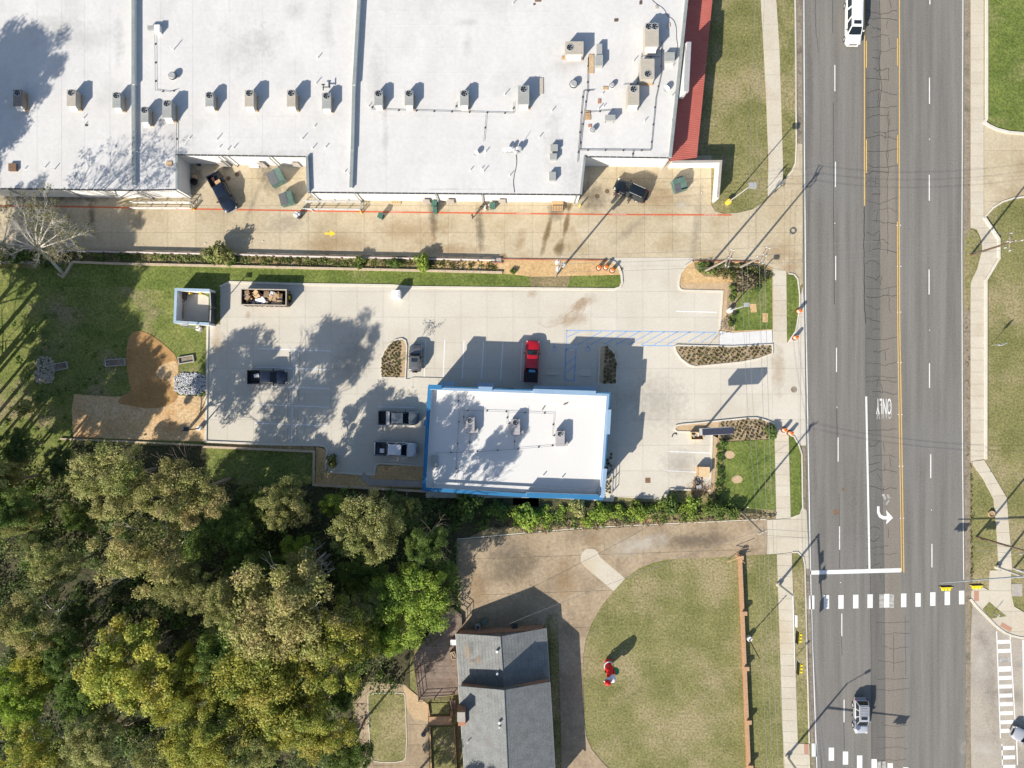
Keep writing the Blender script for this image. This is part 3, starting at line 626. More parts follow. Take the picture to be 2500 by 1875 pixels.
patch('sandy_patch', [(1781+13*math.cos(t*.7)*(1+.15*math.sin(3*t)), 1110+10*math.sin(t*.7)) for t in range(9)], .105, M['tanstrip'])
patch('sandy_patch', [(1799+14*math.cos(t*.7), 1170+10*math.sin(t*.7)*(1+.15*math.sin(3*t))) for t in range(9)], .105, M['tanstrip'])
# north bed by the poles
bedG = [(1657, 690), (1660, 670), (1672, 652), (1690, 640), (1700, 637), (1850, 639), (1884, 655), (1886, 665), (1886, 806), (1790, 811), (1757, 806), (1764, 709), (1663, 707), (1657, 700)]
patch('pole_bed_earth', bedG, .11, M['dirt'])
patch('pole_bed_tan', [(1657, 692), (1783, 692), (1777, 806), (1757, 806), (1764, 709), (1663, 707)], .117, M['tanstrip'])
patch('pole_bed_weeds', [(1694, 641), (1850, 643), (1880, 656), (1883, 690), (1800, 700), (1778, 676), (1720, 676), (1696, 655)], .118, M['weedground'])
patch('pole_bed_mulch', [(1777, 690), (1800, 690), (1795, 808), (1770, 805)], .122, M['mulch'])
patch('middle_sod_lawn', [(1800, 720), (1830, 690), (1884, 660), (1885, 804), (1792, 808), (1796, 760)], .124, M['sod'])
patch('bare_clay_square', [(1829, 742), (1845, 742), (1847, 762), (1833, 764)], .135, M['dirt']); patch('bare_clay_square', [(1861, 765), (1874, 765), (1874, 787), (1861, 787)], .135, M['dirt'])
kerb([(1757, 806), (1764, 711), (1668, 709), (1660, 706), (1656.5, 699), (1657, 688), (1661, 668), (1673, 650), (1690, 638)], .22, .2)
kerb([(1694, 637.5), (1850, 639)], .15, .17, mat='redkerb')
# long sod strip with its kerb and the orange end
patch('long_sod_strip', [(100, 655), (176, 642), (500, 650), (1000, 662), (1225, 667), (1300, 674), (1517, 670), (1517, 690), (1512, 702), (1500, 705), (1000, 700), (734, 693), (562, 688), (538, 699), (538, 740), (500, 720), (300, 700), (100, 700)], .09, M['sod'])
patch('worn_sod_patch', [(1292, 676), (1392, 674), (1384, 705), (1296, 704)], .098, M['weedground'])
patch('weedy_strip', [(-100, 608), (253, 613), (584, 622), (1000, 630), (1225, 636), (1230, 665), (1000, 659), (500, 648), (176, 640), (-100, 640)], .10, M['weedground'])
patch('clay_strip', [(1222, 634), (1495, 637), (1503, 643), (1512, 655), (1517, 671), (1300, 676), (1220, 667), (1050, 661), (1060, 648), (1110, 640)], .112, M['dirt'])
kerb([(538, 700), (562, 689), (734, 694), (958, 697), (1000, 701), (1500, 706.5), (1513, 702), (1518.5, 690), (1516.5, 668), (1510, 652), (1500, 641), (1485, 636)], .3, .19)
kerb([(1217, 633), (1350, 634.5), (1485, 636)], .16, .18, mat='redkerb')
# west side: green, mud hollow, straw covered ground, rocks
patch('west_shade_grass', [(-300, 655), (100, 655), (100, 700), (300, 700), (500, 720), (538, 740), (538, 792), (506, 792), (503, 1085), (180, 1085), (100, 1200), (-300, 1200)], .06, M['soddark'])
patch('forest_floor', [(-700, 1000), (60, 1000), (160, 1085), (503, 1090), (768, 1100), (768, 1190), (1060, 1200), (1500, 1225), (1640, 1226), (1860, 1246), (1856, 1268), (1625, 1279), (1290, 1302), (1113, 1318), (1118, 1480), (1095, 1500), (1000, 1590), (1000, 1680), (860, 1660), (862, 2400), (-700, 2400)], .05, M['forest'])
patch('mud_hollow', [(313, 830), (322, 812), (340, 807), (366, 815), (400, 840), (437, 874), (437, 935), (430, 958), (437, 965), (425, 985), (370, 1000), (320, 990), (285, 985), (300, 965), (322, 958), (313, 920), (308, 870)], .11, M['mud'], 1)
patch('pale_mud_fan', [(380, 905), (400, 888), (436, 878), (437, 935), (425, 950), (408, 925), (390, 928)], .118, M['sand'], 1)
patch('straw_ground', [(182, 962), (260, 968), (320, 968), (430, 965), (506, 968), (506, 1078), (180, 1068), (176, 1000)], .095, M['sand'])
patch('kerb_foot_earth', [(503, 1079), (770, 1090), (768, 1101), (503, 1088)], .09, M['weedground'])
patch('clay_corner', [(773, 1090), (797, 1098), (794, 1151), (880, 1158), (1040, 1158), (1042, 1190), (905, 1190), (770, 1182)], .11, M['dirt'])
patch('clay_bed', [(920, 1136), (1040, 1137), (1040, 1172), (910, 1172), (917, 1158)], .118, M['dirt'])
patch('shade_lawn', [(503, 1092), (766, 1102), (764, 1181), (620, 1190), (503, 1170)], .07, M['soddark'])
kerb([(508, 790), (506, 930), (503, 1078), (640, 1084), (780, 1087), (793, 1089), (799, 1098), (795, 1151), (880, 1157.5), (914, 1158), (917, 1138), (922, 1132), (930, 1131), (1042, 1137)], .28, .19)
kerb([(496, 1090), (768, 1102), (767, 1183), (1040, 1199)], .3, .42, mat='tanwall', name='low_block_edge')
kerb([(150, 1071), (300, 1077), (498, 1087)], .22, .3, mat='tanwall', name='low_block_edge')
m = MB().band(W([(884, 1158), (905, 1177), (1040, 1182)]), .9, .0, .2, side=0); m.build('concrete_flume', M['greywall'], kind='structure')
# riprap
for nm, cx, cy, rx, ry, mt, n in (('riprap_rocks', 465, 937, 38, 26, 'stone', 620), ('riprap_rocks_west', 110, 903, 25, 33, 'stonetan', 420)):
    m = MB()
    for k in range(n):
        a = rc.uniform(0, 6.28); q = math.sqrt(rc.random()); x = cx+rx*q*math.cos(a)*1.15; y = cy+ry*q*math.sin(a)*1.15
        if abs(x-cx) > rx or abs(y-cy) > ry: continue
        s_ = rc.uniform(.10, .24); m.box((*P(x, y), .1+s_*.4*rc.random()), (s_*1.3, s_, s_*.8), rc.uniform(0, 3), 0, (rc.uniform(-.6, .6), rc.uniform(-.6, .6)), .7)
    m.build(nm, M[mt], kind='stuff')
# storm drain headwalls
for x0, y0, x1, y1 in ((132, 898, 166, 891), (260, 887, 307, 883), (438, 881, 474, 875)):
    m = MB(); c1 = Vector(P(x0, y0)); c2 = Vector(P(x1, y1)); d = (c2-c1).normalized(); nn = Vector((-d.y, d.x))*.45
    m.band([(c1+nn)[:], (c2+nn)[:], (c2-nn)[:], (c1-nn)[:]], .14, -.02, .32, True); g = m.build('storm_drain_headwall', M['greywall'])
    tag(g, {132: 'small concrete storm drain frame beside the tan rock heap in the shade', 260: 'concrete storm drain frame west of the brown mud hollow', 438: 'concrete storm drain frame north of the grey rock heap'}[x0], 'storm drain', 'storm drain frames in the west lawn')
    MB().prism([(c1+nn*.7)[:], (c2+nn*.7)[:], (c2-nn*.7)[:], (c1-nn*.7)[:]], .07, .10).build('drain_floor', M['gutter'], g)
# --- house driveway
drive = slabs('house_driveway', [(1115, 1319), (1195, 1312), (1290, 1303), (1370, 1295), (1440, 1290), (1500, 1288), (1625, 1281), (1740, 1275), (1800, 1273), (1872, 1269), (1872, 1353), (1800, 1357), (1700, 1363), (1632, 1365), (1600, 1372), (1560, 1387), (1530, 1408), (1500, 1440), (1468, 1480), (1445, 1520), (1430, 1560), (1424, 1600), (1422, 1650), (1426, 1760), (1432, 1800), (1445, 1830), (1470, 1860), (1510, 1900), (1560, 1960), (1371, 1960), (1370, 1800), (1362, 1520), (1340, 1495), (1325, 1535), (1127, 1545), (1123, 1440)], 1195, 1275, 93, 88, .05, M['drive'], M['drivejoint'], ang=R(2), j=.045)
slabs('driveway_apron', [(1872.5, 1269), (1896, 1268), (1931, 1265), (1954, 1257), (1960, 1240), (1969, 1245), (1976, 1388), (1966, 1388), (1960, 1362), (1947, 1349), (1932, 1348), (1896, 1352), (1872.5, 1353)], 1896, 1268, 52, 45, .055, M['walk'], M['walkjoint'])
patch('pale_path', [(1418, 1372), (1418, 1358), (1422, 1348), (1430, 1341), (1440, 1339), (1452, 1341), (1460, 1348), (1464, 1359), (1526, 1412), (1498, 1443), (1428, 1384)], .056, M['walk'], parent=drive, kind=None)
for a in ((1450, 1320, 50, 40, 20, 'st_rust'), (1250, 1380, 160, 120, 0, 'st_dark'), (1700, 1320, 200, 50, 3, 'st_dark'), (1380, 1420, 60, 140, 0, 'st_rust'), (1165, 1440, 60, 120, 0, 'st_rust'), (1560, 1330, 200, 60, 10, 'st_pale'), (1240, 1340, 120, 60, 20, 'st_tyre')): stain(*a[:5], a[5], drive, .0535)
patch('bank_weeds', [(1195, 1288), (1280, 1285), (1420, 1262), (1500, 1262), (1640, 1248), (1893, 1255), (1893, 1266), (1800, 1271), (1625, 1279), (1440, 1288), (1290, 1301), (1140, 1314)], .085, M['weedground'])
kerb([(1116, 1316), (1290, 1300), (1440, 1287.5), (1625, 1278.5), (1800, 1270.5), (1870, 1267.5)], .13, .14)
patch('house_side_grass', [(1343, 1510), (1352, 1495), (1361, 1500), (1369, 1800), (1369, 1960), (1350, 1960)], .07, M['lawn'])
# yard behind the house
slabs('back_yard_walk', [(867, 1668), (878, 1664), (956, 1668), (990, 1672), (1045, 1730), (1050, 1960), (875, 1960), (880, 1800), (868, 1770)], 869, 1668, 44, 50, .055, M['drive'], M['drivejoint'])
patch('yard_grass_island', smooth([(897, 1699), (905, 1692), (984, 1690), (990, 1700), (994, 1845), (982, 1860), (915, 1861), (905, 1845)], 1), .08, M['lawn'])
kerb(smooth([(897, 1699), (905, 1692), (984, 1690), (990, 1700), (994, 1845), (982, 1860), (915, 1861), (905, 1845)], 1), .1, .12, True)
patch('yard_clay', [(985, 1670), (1044, 1718), (1046, 1760), (1010, 1755), (988, 1720)], .075, M['tanstrip'])
patch('yard_grass_patch', [(1050, 1716), (1098, 1716), (1098, 1742), (1050, 1742)], .09, M['lawn']); patch('yard_grass_patch', [(1054, 1775), (1108, 1773), (1114, 1960), (1058, 1960)], .09, M['lawn'])
# ================================================================ BUILDINGS
def tube_at(m, pts, r, n=5, mi=0): m.tube([Vector(p) for p in pts], r, n, mi)
def wpoly(poly, h): return [P(a, b, h) for a, b in poly]
# ---- white strip mall store
SH = 4.3
store = thing('strip_mall_building', 'long white flat roofed store building with loading bays and a red metal canopy', 'building', (0, 0, 0))
so = [(-300, -300), (1709, -300), (1636, 384), (1428, 381), (1417, 474), (857, 469), (751, 468), (748, 381), (428, 376), (431, 461), (318, 463), (-300, 455)]
MB().prism(wpoly(so, SH), 0, SH).build('wall', M['whitewall'], store)
ro = MB().prism(wpoly(so, SH), SH+.002, SH+.07).build('roof', M['roof'], store)
shn = 0
# roofing sheets that show as slightly different rectangles
for q in ([(0, 30), (270, 28), (268, 120), (0, 122)], [(268, 10), (318, 10), (320, 270), (270, 270)], [(1640, 250), (1650, 250), (1636, 378), (1618, 378)], [(345, 290), (425, 290), (427, 450), (355, 450)], [(500, 28), (806, 28), (806, 140), (500, 142)], [(1330, 130), (1420, 150), (1420, 215), (1330, 215)], [(810, 5), (862, 5), (850, 455), (760, 455)], [(600, 285), (632, 285), (632, 312), (600, 312)], [(784, 273), (802, 273), (802, 312), (784, 312)], [(1238, 370), (1246, 370), (1244, 455), (1234, 455)]):
    shn += 1; MB().prism(wpoly(q, SH+.075), SH+.06, SH+.0715+shn*.0008).build('roof_sheet', M['roof'], store)
rr = random.Random(11)
m = MB()
def seam(a, b): m.band(wpoly([a, b], SH+.08), .05, SH+.07, SH+.082)
for y in (30, 64, 120, 180, 240, 288, 340): seam((0, y), (317, y-1)); seam((395, y-4), (845, y-2)); seam((884, y-3), (1400, y-1))
for x in (90, 150, 205, 268): seam((x, 0), (x, 455))
for x in (392, 470, 560, 640, 720, 806): seam((x, 0), (x, 375))
for x in (942, 1110, 1330): seam((x, 0), (x, 465))
m.build('roof_seams', M['roof'], store, kind='stuff')
for x, y, w_, l_, a in ((720, 30, 60, 70, 0), (640, 100, 120, 90, 0), (800, 80, 40, 90, 0), (1140, 55, 50, 26, 0), (1140, 110, 30, 70, 0), (1400, 150, 90, 60, 0), (1350, 340, 60, 200, 0), (920, 200, 60, 200, 0), (700, 400, 200, 90, 0), (210, 90, 200, 90, 0), (590, 120, 160, 160, 0), (1400, 420, 70, 110, 0), (940, 340, 20, 200, 0), (420, 330, 60, 120, 0), (1620, 380, 60, 16, 10), (560, 380, 160, 10, 0), (1100, 462, 260, 6, 0), (290, 100, 30, 160, 0), (120, 60, 160, 60, 0)):
    stain(x, y, w_, l_, a, 'st_roof', store, SH+.086)
# gutters with straps, downspouts
m = MB()
for q in ([(-300, 456), (318, 464), (430, 462)], [(431, 377), (748, 381.5)], [(752, 469), (857, 470), (1417, 475)], [(1428, 381.5), (1636, 384.5)]):
    m.band(wpoly(q, SH), .22, SH-.16, SH+.06, side=.0)
m.build('gutter', M['gutterdark'], store)
m = MB()
for q in ([(-300, 456), (318, 464), (430, 462)], [(431, 377), (748, 381.5)], [(752, 469), (857, 470), (1417, 475)], [(1428, 381.5), (1636, 384.5)]):
    w_ = wpoly(q, SH+.06)
    for a, b in zip(w_[:-1], w_[1:]):
        L_ = math.dist(a, b); k = int(L_/.9)
        for i in range(k):
            t = (i+.5)/k; m.box((a[0]+(b[0]-a[0])*t, a[1]+(b[1]-a[1])*t, SH+.062), (.06, .26, .015), math.atan2(b[1]-a[1], b[0]-a[0]))
m.build('gutter_straps', M['steel'], store, kind='stuff')
for x, y in ((15, 459), (158, 460.5), (255, 463), (334, 464.5), (430, 463), (533, 380.5), (549, 381), (657, 382), (757, 470.5), (866, 471.5), (1063, 472.5), (1176, 474), (1406, 475.5), (1632, 387)):
    p = P(x, y, SH); MB().box((p[0], p[1]-.14, SH/2), (.16, .13, SH-.1)).build('downspout', M['steel'], store)
# fire walls across the roof, in falling steps
def firewall(pts, hs):
    for (a, b), h in zip(zip(pts[:-1], pts[1:]), hs):
        w_ = wpoly([a, b], SH+h)
        f = MB().band(w_, .34, SH, SH+h-.03).build('fire_wall', M['whitewall'], store)
        MB().band(w_, .44, SH+h-.03, SH+h+.03).build('wall_cap', M['capgrey'], f)
firewall([(325, -300), (325, 206), (325.5, 366), (326, 452)], (.72, .55, .46))
firewall([(890, -300), (876, 0), (864, 207), (860, 366), (856.5, 458)], (.78, .78, .60, .50))
w_ = wpoly([(431, 377), (431, 461)], SH+.15); MB().band(w_, .3, SH, SH+.15).build('edge_cap', M['capgrey'], store)
w_ = wpoly([(749, 381), (752, 467)], SH+.55); MB().band(w_, .36, SH, SH+.55).build('edge_cap', M['capgrey'], store)
w_ = wpoly([(1428, 381), (1418, 473)], SH+.25); MB().band(w_, .3, SH, SH+.25).build('edge_cap', M['capgrey'], store)
w_ = wpoly([(1709, -300), (1677, 0), (1657, 195), (1637, 383)], SH+.6); MB().band(w_, .36, SH, SH+.6).build('edge_cap', M['capgrey'], store)
# raised parapet with the sloping back that carries the sign panel
a0, a1 = PV(1672, 108, SH+.1), PV(1655, 240, SH+.1); t0, t1 = PV(1678, 103, 5.9), PV(1678, 221, 5.9); o0, o1 = PV(1687.5, 103, 5.9), PV(1679, 221, 5.9)
m = MB(); m.add([a0, a1, PV(1676, 221, 5.9), PV(1676, 103, 5.9), Vector((*P(1687, 103, 5.9), 3.2)), Vector((*P(1680, 221, 5.9), 3.2)), o0, o1], [(0, 1, 2, 3), (3, 2, 7, 6), (6, 7, 5, 4), (0, 3, 6, 4), (1, 5, 7, 2)])
m.build('raised_parapet', M['roofpatch'], store)
MB().band(wpoly([(1682.5, 102), (1676.5, 222)], 5.93), .58, 5.2, 5.93).build('sign_panel', M['steel'], store)
# red canopy
CZ = 2.65
ce = [(1709, -300), (1677, 0), (1636, 384)]; oe = [(1772, -300), (1739, 2), (1701, 387)]
top = [Vector((*P(x, y, SH), CZ)) for x, y in ce]; low = [PV(x, y, 2.0) for x, y in oe]
m = MB(); m.add(top+low+[v-Vector((0, 0, .12)) for v in low]+[v-Vector((0, 0, .12)) for v in top], [(0, 3, 4, 1), (1, 4, 5, 2), (3, 6, 7, 4), (4, 7, 8, 5), (2, 5, 8, 11), (6, 9, 10, 7), (7, 10, 11, 8)])
can = m.build('metal_canopy', M['red'], store)
m = MB(); n = 172
def lerp3(a, t):
    return a[0].lerp(a[1], min(t*2.0, 1)) if t < .5 else a[1].lerp(a[2], (t-.5)*2)
for i in range(n+1):
    t = i/n; a = lerp3(top, t)+Vector((0, 0, .03)); b = lerp3(low, t)+Vector((0, 0, .03)); m.cyl(a, b, .035, n=4)
m.build('standing_seams', M['red'], can, kind='stuff')
for t in (.56, .7, .84, .97): MB().cyl((*lerp3(low, t)[:2], 0), (*lerp3(low, t)[:2], 1.9), .09, n=8).build('canopy_post', M['whitewall'], store)
for x in (619, 705, 1034, 1095, 1225, 520): 
    p = P(x, 384 if x < 750 else 476, SH); MB().box((p[0], p[1]-.03, 1.05), (1.0, .06, 2.1)).build('service_door', M['greywall'], store)
# wing wall at the east end
wp = W([(1640, 395), (1760, 394), (1753, 483)], 2.4)
wing = thing('screen_wall', 'white L shaped screen wall round the east loading bay with a grey cap', 'wall', (0, 0, 0))
MB().band(wp, .3, 0, 2.36).build('wall_panel', M['whitewall'], wing); MB().band(wp, .36, 2.36, 2.43).build('cap', M['greywall'], wing)
# ---- blue building
BH = 4.55; PH = 5.25
bo = [(1046, 944), (1276, 952), (1489, 960), (1471, 1219), (1285, 1213), (1032, 1197)]
blue = thing('blue_store_building', 'blue walled building with white flat roof and parapet in the middle of the lot', 'building', (0, 0, 0))
bw = wpoly(bo, PH)
def inset(poly, d):
    out = []; n = len(poly); ar = sum(poly[i][0]*poly[(i+1) % n][1]-poly[(i+1) % n][0]*poly[i][1] for i in range(n)); s_ = 1 if ar > 0 else -1
    for i in range(n):
        a, b, c = Vector(poly[i-1]), Vector(poly[i]), Vector(poly[(i+1) % n]); d1 = (b-a).normalized(); d2 = (c-b).normalized(); t = (d1+d2).normalized(); nn = Vector((-t.y, t.x))*s_
        k = 1/max(nn.dot(Vector((-d1.y, d1.x))*s_), .4); out.append((b.x+nn.x*d*k, b.y+nn.y*d*k))
    return out
MB().prism(inset(bw, .22), 0, BH-.05).build('wall', M['blue'], blue)
MB().prism(inset(bw, .26), BH-.04, BH).build('roof', M['roofpatch'], blue)
MB().band(inset(bw, .3), .26, BH-.02, PH-.06, True).build('parapet', M['roofpatch'], blue)
MB().band(inset(bw, .12), .42, PH-.55, PH-.06, True).build('parapet_face', M['blue'], blue)
cw = inset(bw, .24); MB().band([cw[0], cw[1], cw[2], cw[3]], .36, PH-.06, PH, False).build('parapet_cap', M['bluelight'], blue); MB().band([cw[3], cw[4], cw[5], cw[0]], .38, PH-.07, PH-.005, False).build('parapet_cap', M['blue'], blue)  # light put into the colour: north and east caps paler, others deeper
def raised(pts, h, w=.6, cm='bluelight'):
    f = MB().band(wpoly(pts, h), w-.1, PH-.1, h-.06).build('raised_parapet', M['whitewall'], blue)
    MB().band(wpoly(pts, h), w, h-.06, h).build('parapet_cap', M[cm], f)
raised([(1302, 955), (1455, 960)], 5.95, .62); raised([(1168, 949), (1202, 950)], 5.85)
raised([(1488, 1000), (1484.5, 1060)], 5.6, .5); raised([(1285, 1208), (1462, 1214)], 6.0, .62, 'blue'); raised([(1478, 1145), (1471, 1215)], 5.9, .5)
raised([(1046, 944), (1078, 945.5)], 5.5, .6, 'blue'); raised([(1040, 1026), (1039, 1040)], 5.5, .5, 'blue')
MB().prism(wpoly([(1276, 962), (1452, 968), (1451, 985), (1277, 980)], BH+.02), BH-.01, BH+.018).build('roof_sheet', M['roof'], blue)
MB().prism(wpoly([(1060, 1176), (1455, 1196), (1455, 1210), (1060, 1192)], BH+.3), BH-.01, BH+.3).build('tapered_edge', M['roof'], blue)
for x0, x1, y in ((1076, 1110, 941), (1166, 1206, 945.5), (1303, 1454, 953)):
    a, b = P(x0, y, 3.0), P(x1, y+1, 3.0); m = MB(); m.add([(a[0], a[1]-.5, 3.3), (b[0], b[1]-.5, 3.3), (b[0], b[1]+.6, 2.9), (a[0], a[1]+.6, 2.9), (a[0], a[1]-.5, 3.15), (b[0], b[1]-.5, 3.15), (b[0], b[1]+.6, 2.8), (a[0], a[1]+.6, 2.8)], [(0, 1, 2, 3), (7, 6, 5, 4), (3, 2, 6, 7), (0, 3, 7, 4), (1, 5, 6, 2)]); m.build('awning', M['bluelight'], blue)
for x in (1100, 1150, 1240, 1340, 1400): p = P(x, 950, 1.2); MB().box((p[0], p[1]-.10, 1.2), (1.6, .5, 2.1)).build('storefront_window', M['glass'], blue)
p = P(1060, 1128, BH+.8); hat = MB().box((p[0], p[1], BH+.12), (.9, 1.6, .3)).build('roof_hatch', M['unit'], blue)
for x, y in ((1326, 1161), (1372, 1166)): MB().cyl((*P(x, y, BH), BH), (*P(x, y, BH), BH+.45), .07, n=8).build('vent_pipe', M['refl'], blue)
# handrail by the east door
# ---- roof top units
def fan(parent, x, y, z, r, nb=5):
    f = MB().cyl((x, y, z-.06), (x, y, z+.02), r, n=20).build('fan', M['fan'], parent)
    m = MB(); m.band([((r+.03)*math.cos(i*.3142), (r+.03)*math.sin(i*.3142)) for i in range(20)], .07, 0, .05, True); m.build('fan_ring', M['steel'], f, loc=(x, y, z))
    for k in range(nb):
        m = MB(); a = k*2*math.pi/nb+.4; m.add([(.12*r*math.cos(a), .12*r*math.sin(a), 0), (.85*r*math.cos(a-.28), .85*r*math.sin(a-.28), .0), (.85*r*math.cos(a+.18), .85*r*math.sin(a+.18), .06)], [(0, 1, 2)]); m.build('blade', M['blade'], f, loc=(x, y, z+.025))
    return f
def unit(lbl, cx, cy, w, l, h, zr, mat, fans=((0, .62),), r=.42, name='rooftop_unit', curb=True, hood=True, rz=0.0, group='rooftop air conditioning units'):
    """cx,cy px: centre of the top face; zr roof height"""
    ztop = zr+h+.2
    x, y = P(cx, cy, ztop); t = thing(name, lbl, 'air conditioner', (x, y, zr), rz, group)
    if curb: MB().box((.12, -.18, .1), (w*.95, l*1.0, .2)).build('roof_curb', M['wood'] if mat != 'unitlilac' else M['unitlilac'], t)
    c = MB(); c.box((0, 0, .2+h/2), (w, l, h)); c.build('cabinet', M[mat], t)
    m = MB(); m.box((0, 0, .2+h+.012), (w+.05, l+.05, .03)); m.box((0, -l*.12, .2+h+.03), (w*.96, .03, .02)); m.box((0, -l*.38, .2+h+.03), (w*.96, .03, .02)); m.build('top_panel', M[mat], t)
    for fx, fy in fans: fan(t, fx*w/2, fy*l/2, .2+h+.035, r)
    m = MB()
    for k in range(4): m.box((w/2+.015, l*.35-k*l*.22, .2+h*.5), (.03, l*.18, h*.8))
    m.build('access_panel', M[mat], t)
    m = MB()
    for k in range(7): m.box((0, l/2+.02, .3+h*.12*k), (w*.86, .03, .05))
    m.build('coil_grille', M['fan'], t)
    if hood: m = MB(); m.add([(-w*.4, -l/2, .2+h*.85), (w*.4, -l/2, .2+h*.85), (w*.4, -l/2-.42, .2+h*.25), (-w*.4, -l/2-.42, .2+h*.25), (-w*.4, -l/2, .2+h*.2), (w*.4, -l/2, .2+h*.2)], [(0, 3, 2, 1), (3, 4, 5, 2), (0, 4, 3), (1, 2, 5)]); m.build('intake_hood', M['unitlilac'] if mat == 'unitlilac' else M['whitewall'], t)
    return t
ZR = SH+.07
unit('dark brown rooftop unit in the tree shade at the far left of the white roof', 43, 239, 1.15, 2.2, 1.0, ZR, 'unitbrown')
unit('beige stained rooftop unit west of the first roof divider wall', 174, 239, 1.15, 2.2, 1.15, ZR, 'unitbeige')
unit('grey rooftop unit close against the west side of the first divider wall', 284.5, 244.5, 1.05, 2.0, 1.05, ZR, 'unit')
unit('grey rooftop unit set lowest just east of the first divider wall', 353, 280, 1.0, 2.0, 1.0, ZR, 'unit')
unit('wide grey rooftop unit beside the lowest one with gas pipe at its corner', 407.5, 266, 1.2, 2.3, 1.25, ZR, 'unit')
unit('small grey rooftop unit third from the first divider wall', 511.5, 243, 1.05, 1.85, 1.0, ZR, 'unit')
unit('beige grey rooftop unit in the middle of the second roof section', 608.5, 240, 1.15, 2.2, 1.25, ZR, 'unitbeige')
unit('beige rooftop unit with a star shaped stain, second section of the roof', 711, 240, 1.1, 2.2, 1.3, ZR, 'unitbeige')
unit('grey rooftop unit with a duct frame behind it near the second divider wall', 797, 246, 1.15, 2.1, .95, ZR, 'unit')
unit('grey rooftop unit first east of the second divider wall', 924, 239.5, 1.1, 1.95, 1.0, ZR, 'unit')
unit('grey rooftop unit second east of the second divider wall', 998.5, 239.5, 1.1, 1.95, 1.0, ZR, 'unit')
unit('grey rooftop unit on a rusty frame midway along the long pipe', 1133.5, 239.5, 1.1, 1.95, 1.0, ZR, 'unit')
unit('large grey rooftop unit at the east end of the long pipe', 1278.5, 232, 1.45, 2.5, 1.25, ZR, 'unit')
unit('wide beige rooftop unit with fan at left and a big stain', 1402.5, 117, 2.4, 1.7, 1.35, ZR, 'unitbeige', fans=((-.52, .05),))
unit('beige rooftop unit with two fans, northernmost near the red canopy', 1591.5, 85, 1.8, 3.1, 1.5, ZR, 'unitbeige', fans=((-.48, .72), (.42, .72)), r=.42)
unit('beige rooftop unit with its fan at the south end near the red canopy', 1581, 168.5, 1.8, 2.7, 1.35, ZR, 'unitbeige', fans=((.0, -.5),), hood=False)
unit('beige rooftop unit southernmost of the three beside the red canopy', 1546.5, 232.5, 1.5, 2.6, 1.35, ZR, 'unitbeige', fans=((.0, .62),))
for lb, x, y in (('pale rooftop unit on the blue building, westernmost of its three', 1147.5, 1038), ('pale rooftop unit in the middle of the blue building roof', 1258.5, 1042.5), ('pale rooftop unit easternmost and lowest on the blue building roof', 1367.5, 1070.5)):
    u = unit(lb, x, y, 1.15, 2.0, .95, BH, 'unitlilac', r=.36, hood=False)
    MB().box((.82, -.72, .45), (.5, .65, .5)).build('filter_box', M['unitlilac'], u)
# smaller roof things
def roofbox(name, lbl, cx, cy, w, l, h, mat='unit', z=ZR, cat='vent', legs=False, group=None):
    x, y = P(cx, cy, z+h); t = thing(name, lbl, cat, (x, y, z), 0, group)
    MB().box((0, 0, h-.3 if legs else h/2), (w, l, .5 if legs else h)).build('housing', M[mat], t); MB().box((0, 0, h+.01), (w+.06, l+.06, .03)).build('lid', M[mat], t)
    if legs:
        for sx in (-1, 1):
            for sy in (-1, 1): MB().box((sx*w*.42, sy*l*.42, h*.3), (.07, .07, h*.6)).build('leg', M['darksteel'], t)
    return t
t = roofbox('duct_hood', 'long grey duct on the white roof east of the wide stained unit', 1463, 147, .95, 1.4, .9)
MB().box((.05, 1.5, .55), (.72, 1.6, .5)).build('duct', M['unit'], t)
roofbox('vent_hood', 'small grey hood vent standing by the roof edge above the red canopy', 1635, 138, 1.3, 1.1, .8)
roofbox('equipment_rack', 'grey equipment rack on four legs south of the round vents', 1490, 287, 1.3, .7, 1.0, legs=True)
roofbox('condenser_unit', 'small square condenser, northern one of a pair joined by pipes', 1353, 360, .95, .8, .7, cat='air conditioner', group='small condensers on the south roof edge')
roofbox('condenser_unit', 'small square condenser, southern one of a pair joined by pipes', 1351, 382, .9, .75, .7, cat='air conditioner', group='small condensers on the south roof edge')
roofbox('condenser_unit', 'single small square condenser nearest the roof corner', 1349, 430, .85, 1.1, .7, cat='air conditioner', group='small condensers on the south roof edge')
t = roofbox('exhaust_hood', 'white exhaust hood with a sideways duct in the second roof section', 383, 69, .7, .95, .75, 'whitewall')
MB().box((-.75, .12, .55), (1.1, .6, .35)).build('duct', M['unit'], t)
t = roofbox('roof_fan_box', 'dark square vent with thin wire frame, in the shade at far left', 30, 408, 1.0, 1.0, .35, 'iron')
t = thing('exhaust_stack', 'dark duct frame standing behind the unit by the second divider', 'vent', (*P(801, 218, ZR), ZR))
for q in ((-.5, .4, .5, .12), (-.5, 0, .12, .8), (.0, .05, .9, .1), (.4, .35, .1, .9)): MB().box((q[0], q[1], .6), (max(q[2], .1), max(q[3], .1), .1)).build('duct', M['darksteel'], t)
def turbine(lbl, px, py, r, h=.75, z=ZR):
    x, y = P(px, py, z+h); t = thing('round_roof_vent', lbl, 'vent', (x, y, z), 0, 'round roof vents')
    MB().cyl((0, 0, 0), (0, 0, h*.6), r*.6, r*.5, 12).build('base_pipe', M['refl'], t); MB().cyl((0, 0, h*.55), (0, 0, h*.8), r, r*.95, 16).build('drum', M['darksteel'], t); MB().cyl((0, 0, h*.8), (0, 0, h), r*.86, r*.7, 16).build('dome', M['steel'], t)
turbine('round mushroom vent with pale cap alone in the second roof section', 419, 183, .55); turbine('largest round mushroom vent near a dark bent pipe', 1401, 203, .58)
turbine('small round vent east of the three pipe roof, beside a square patch', 1495, 206, .38, .6); turbine('small round vent south of the brown roof blocks', 1448, 315, .36, .7)
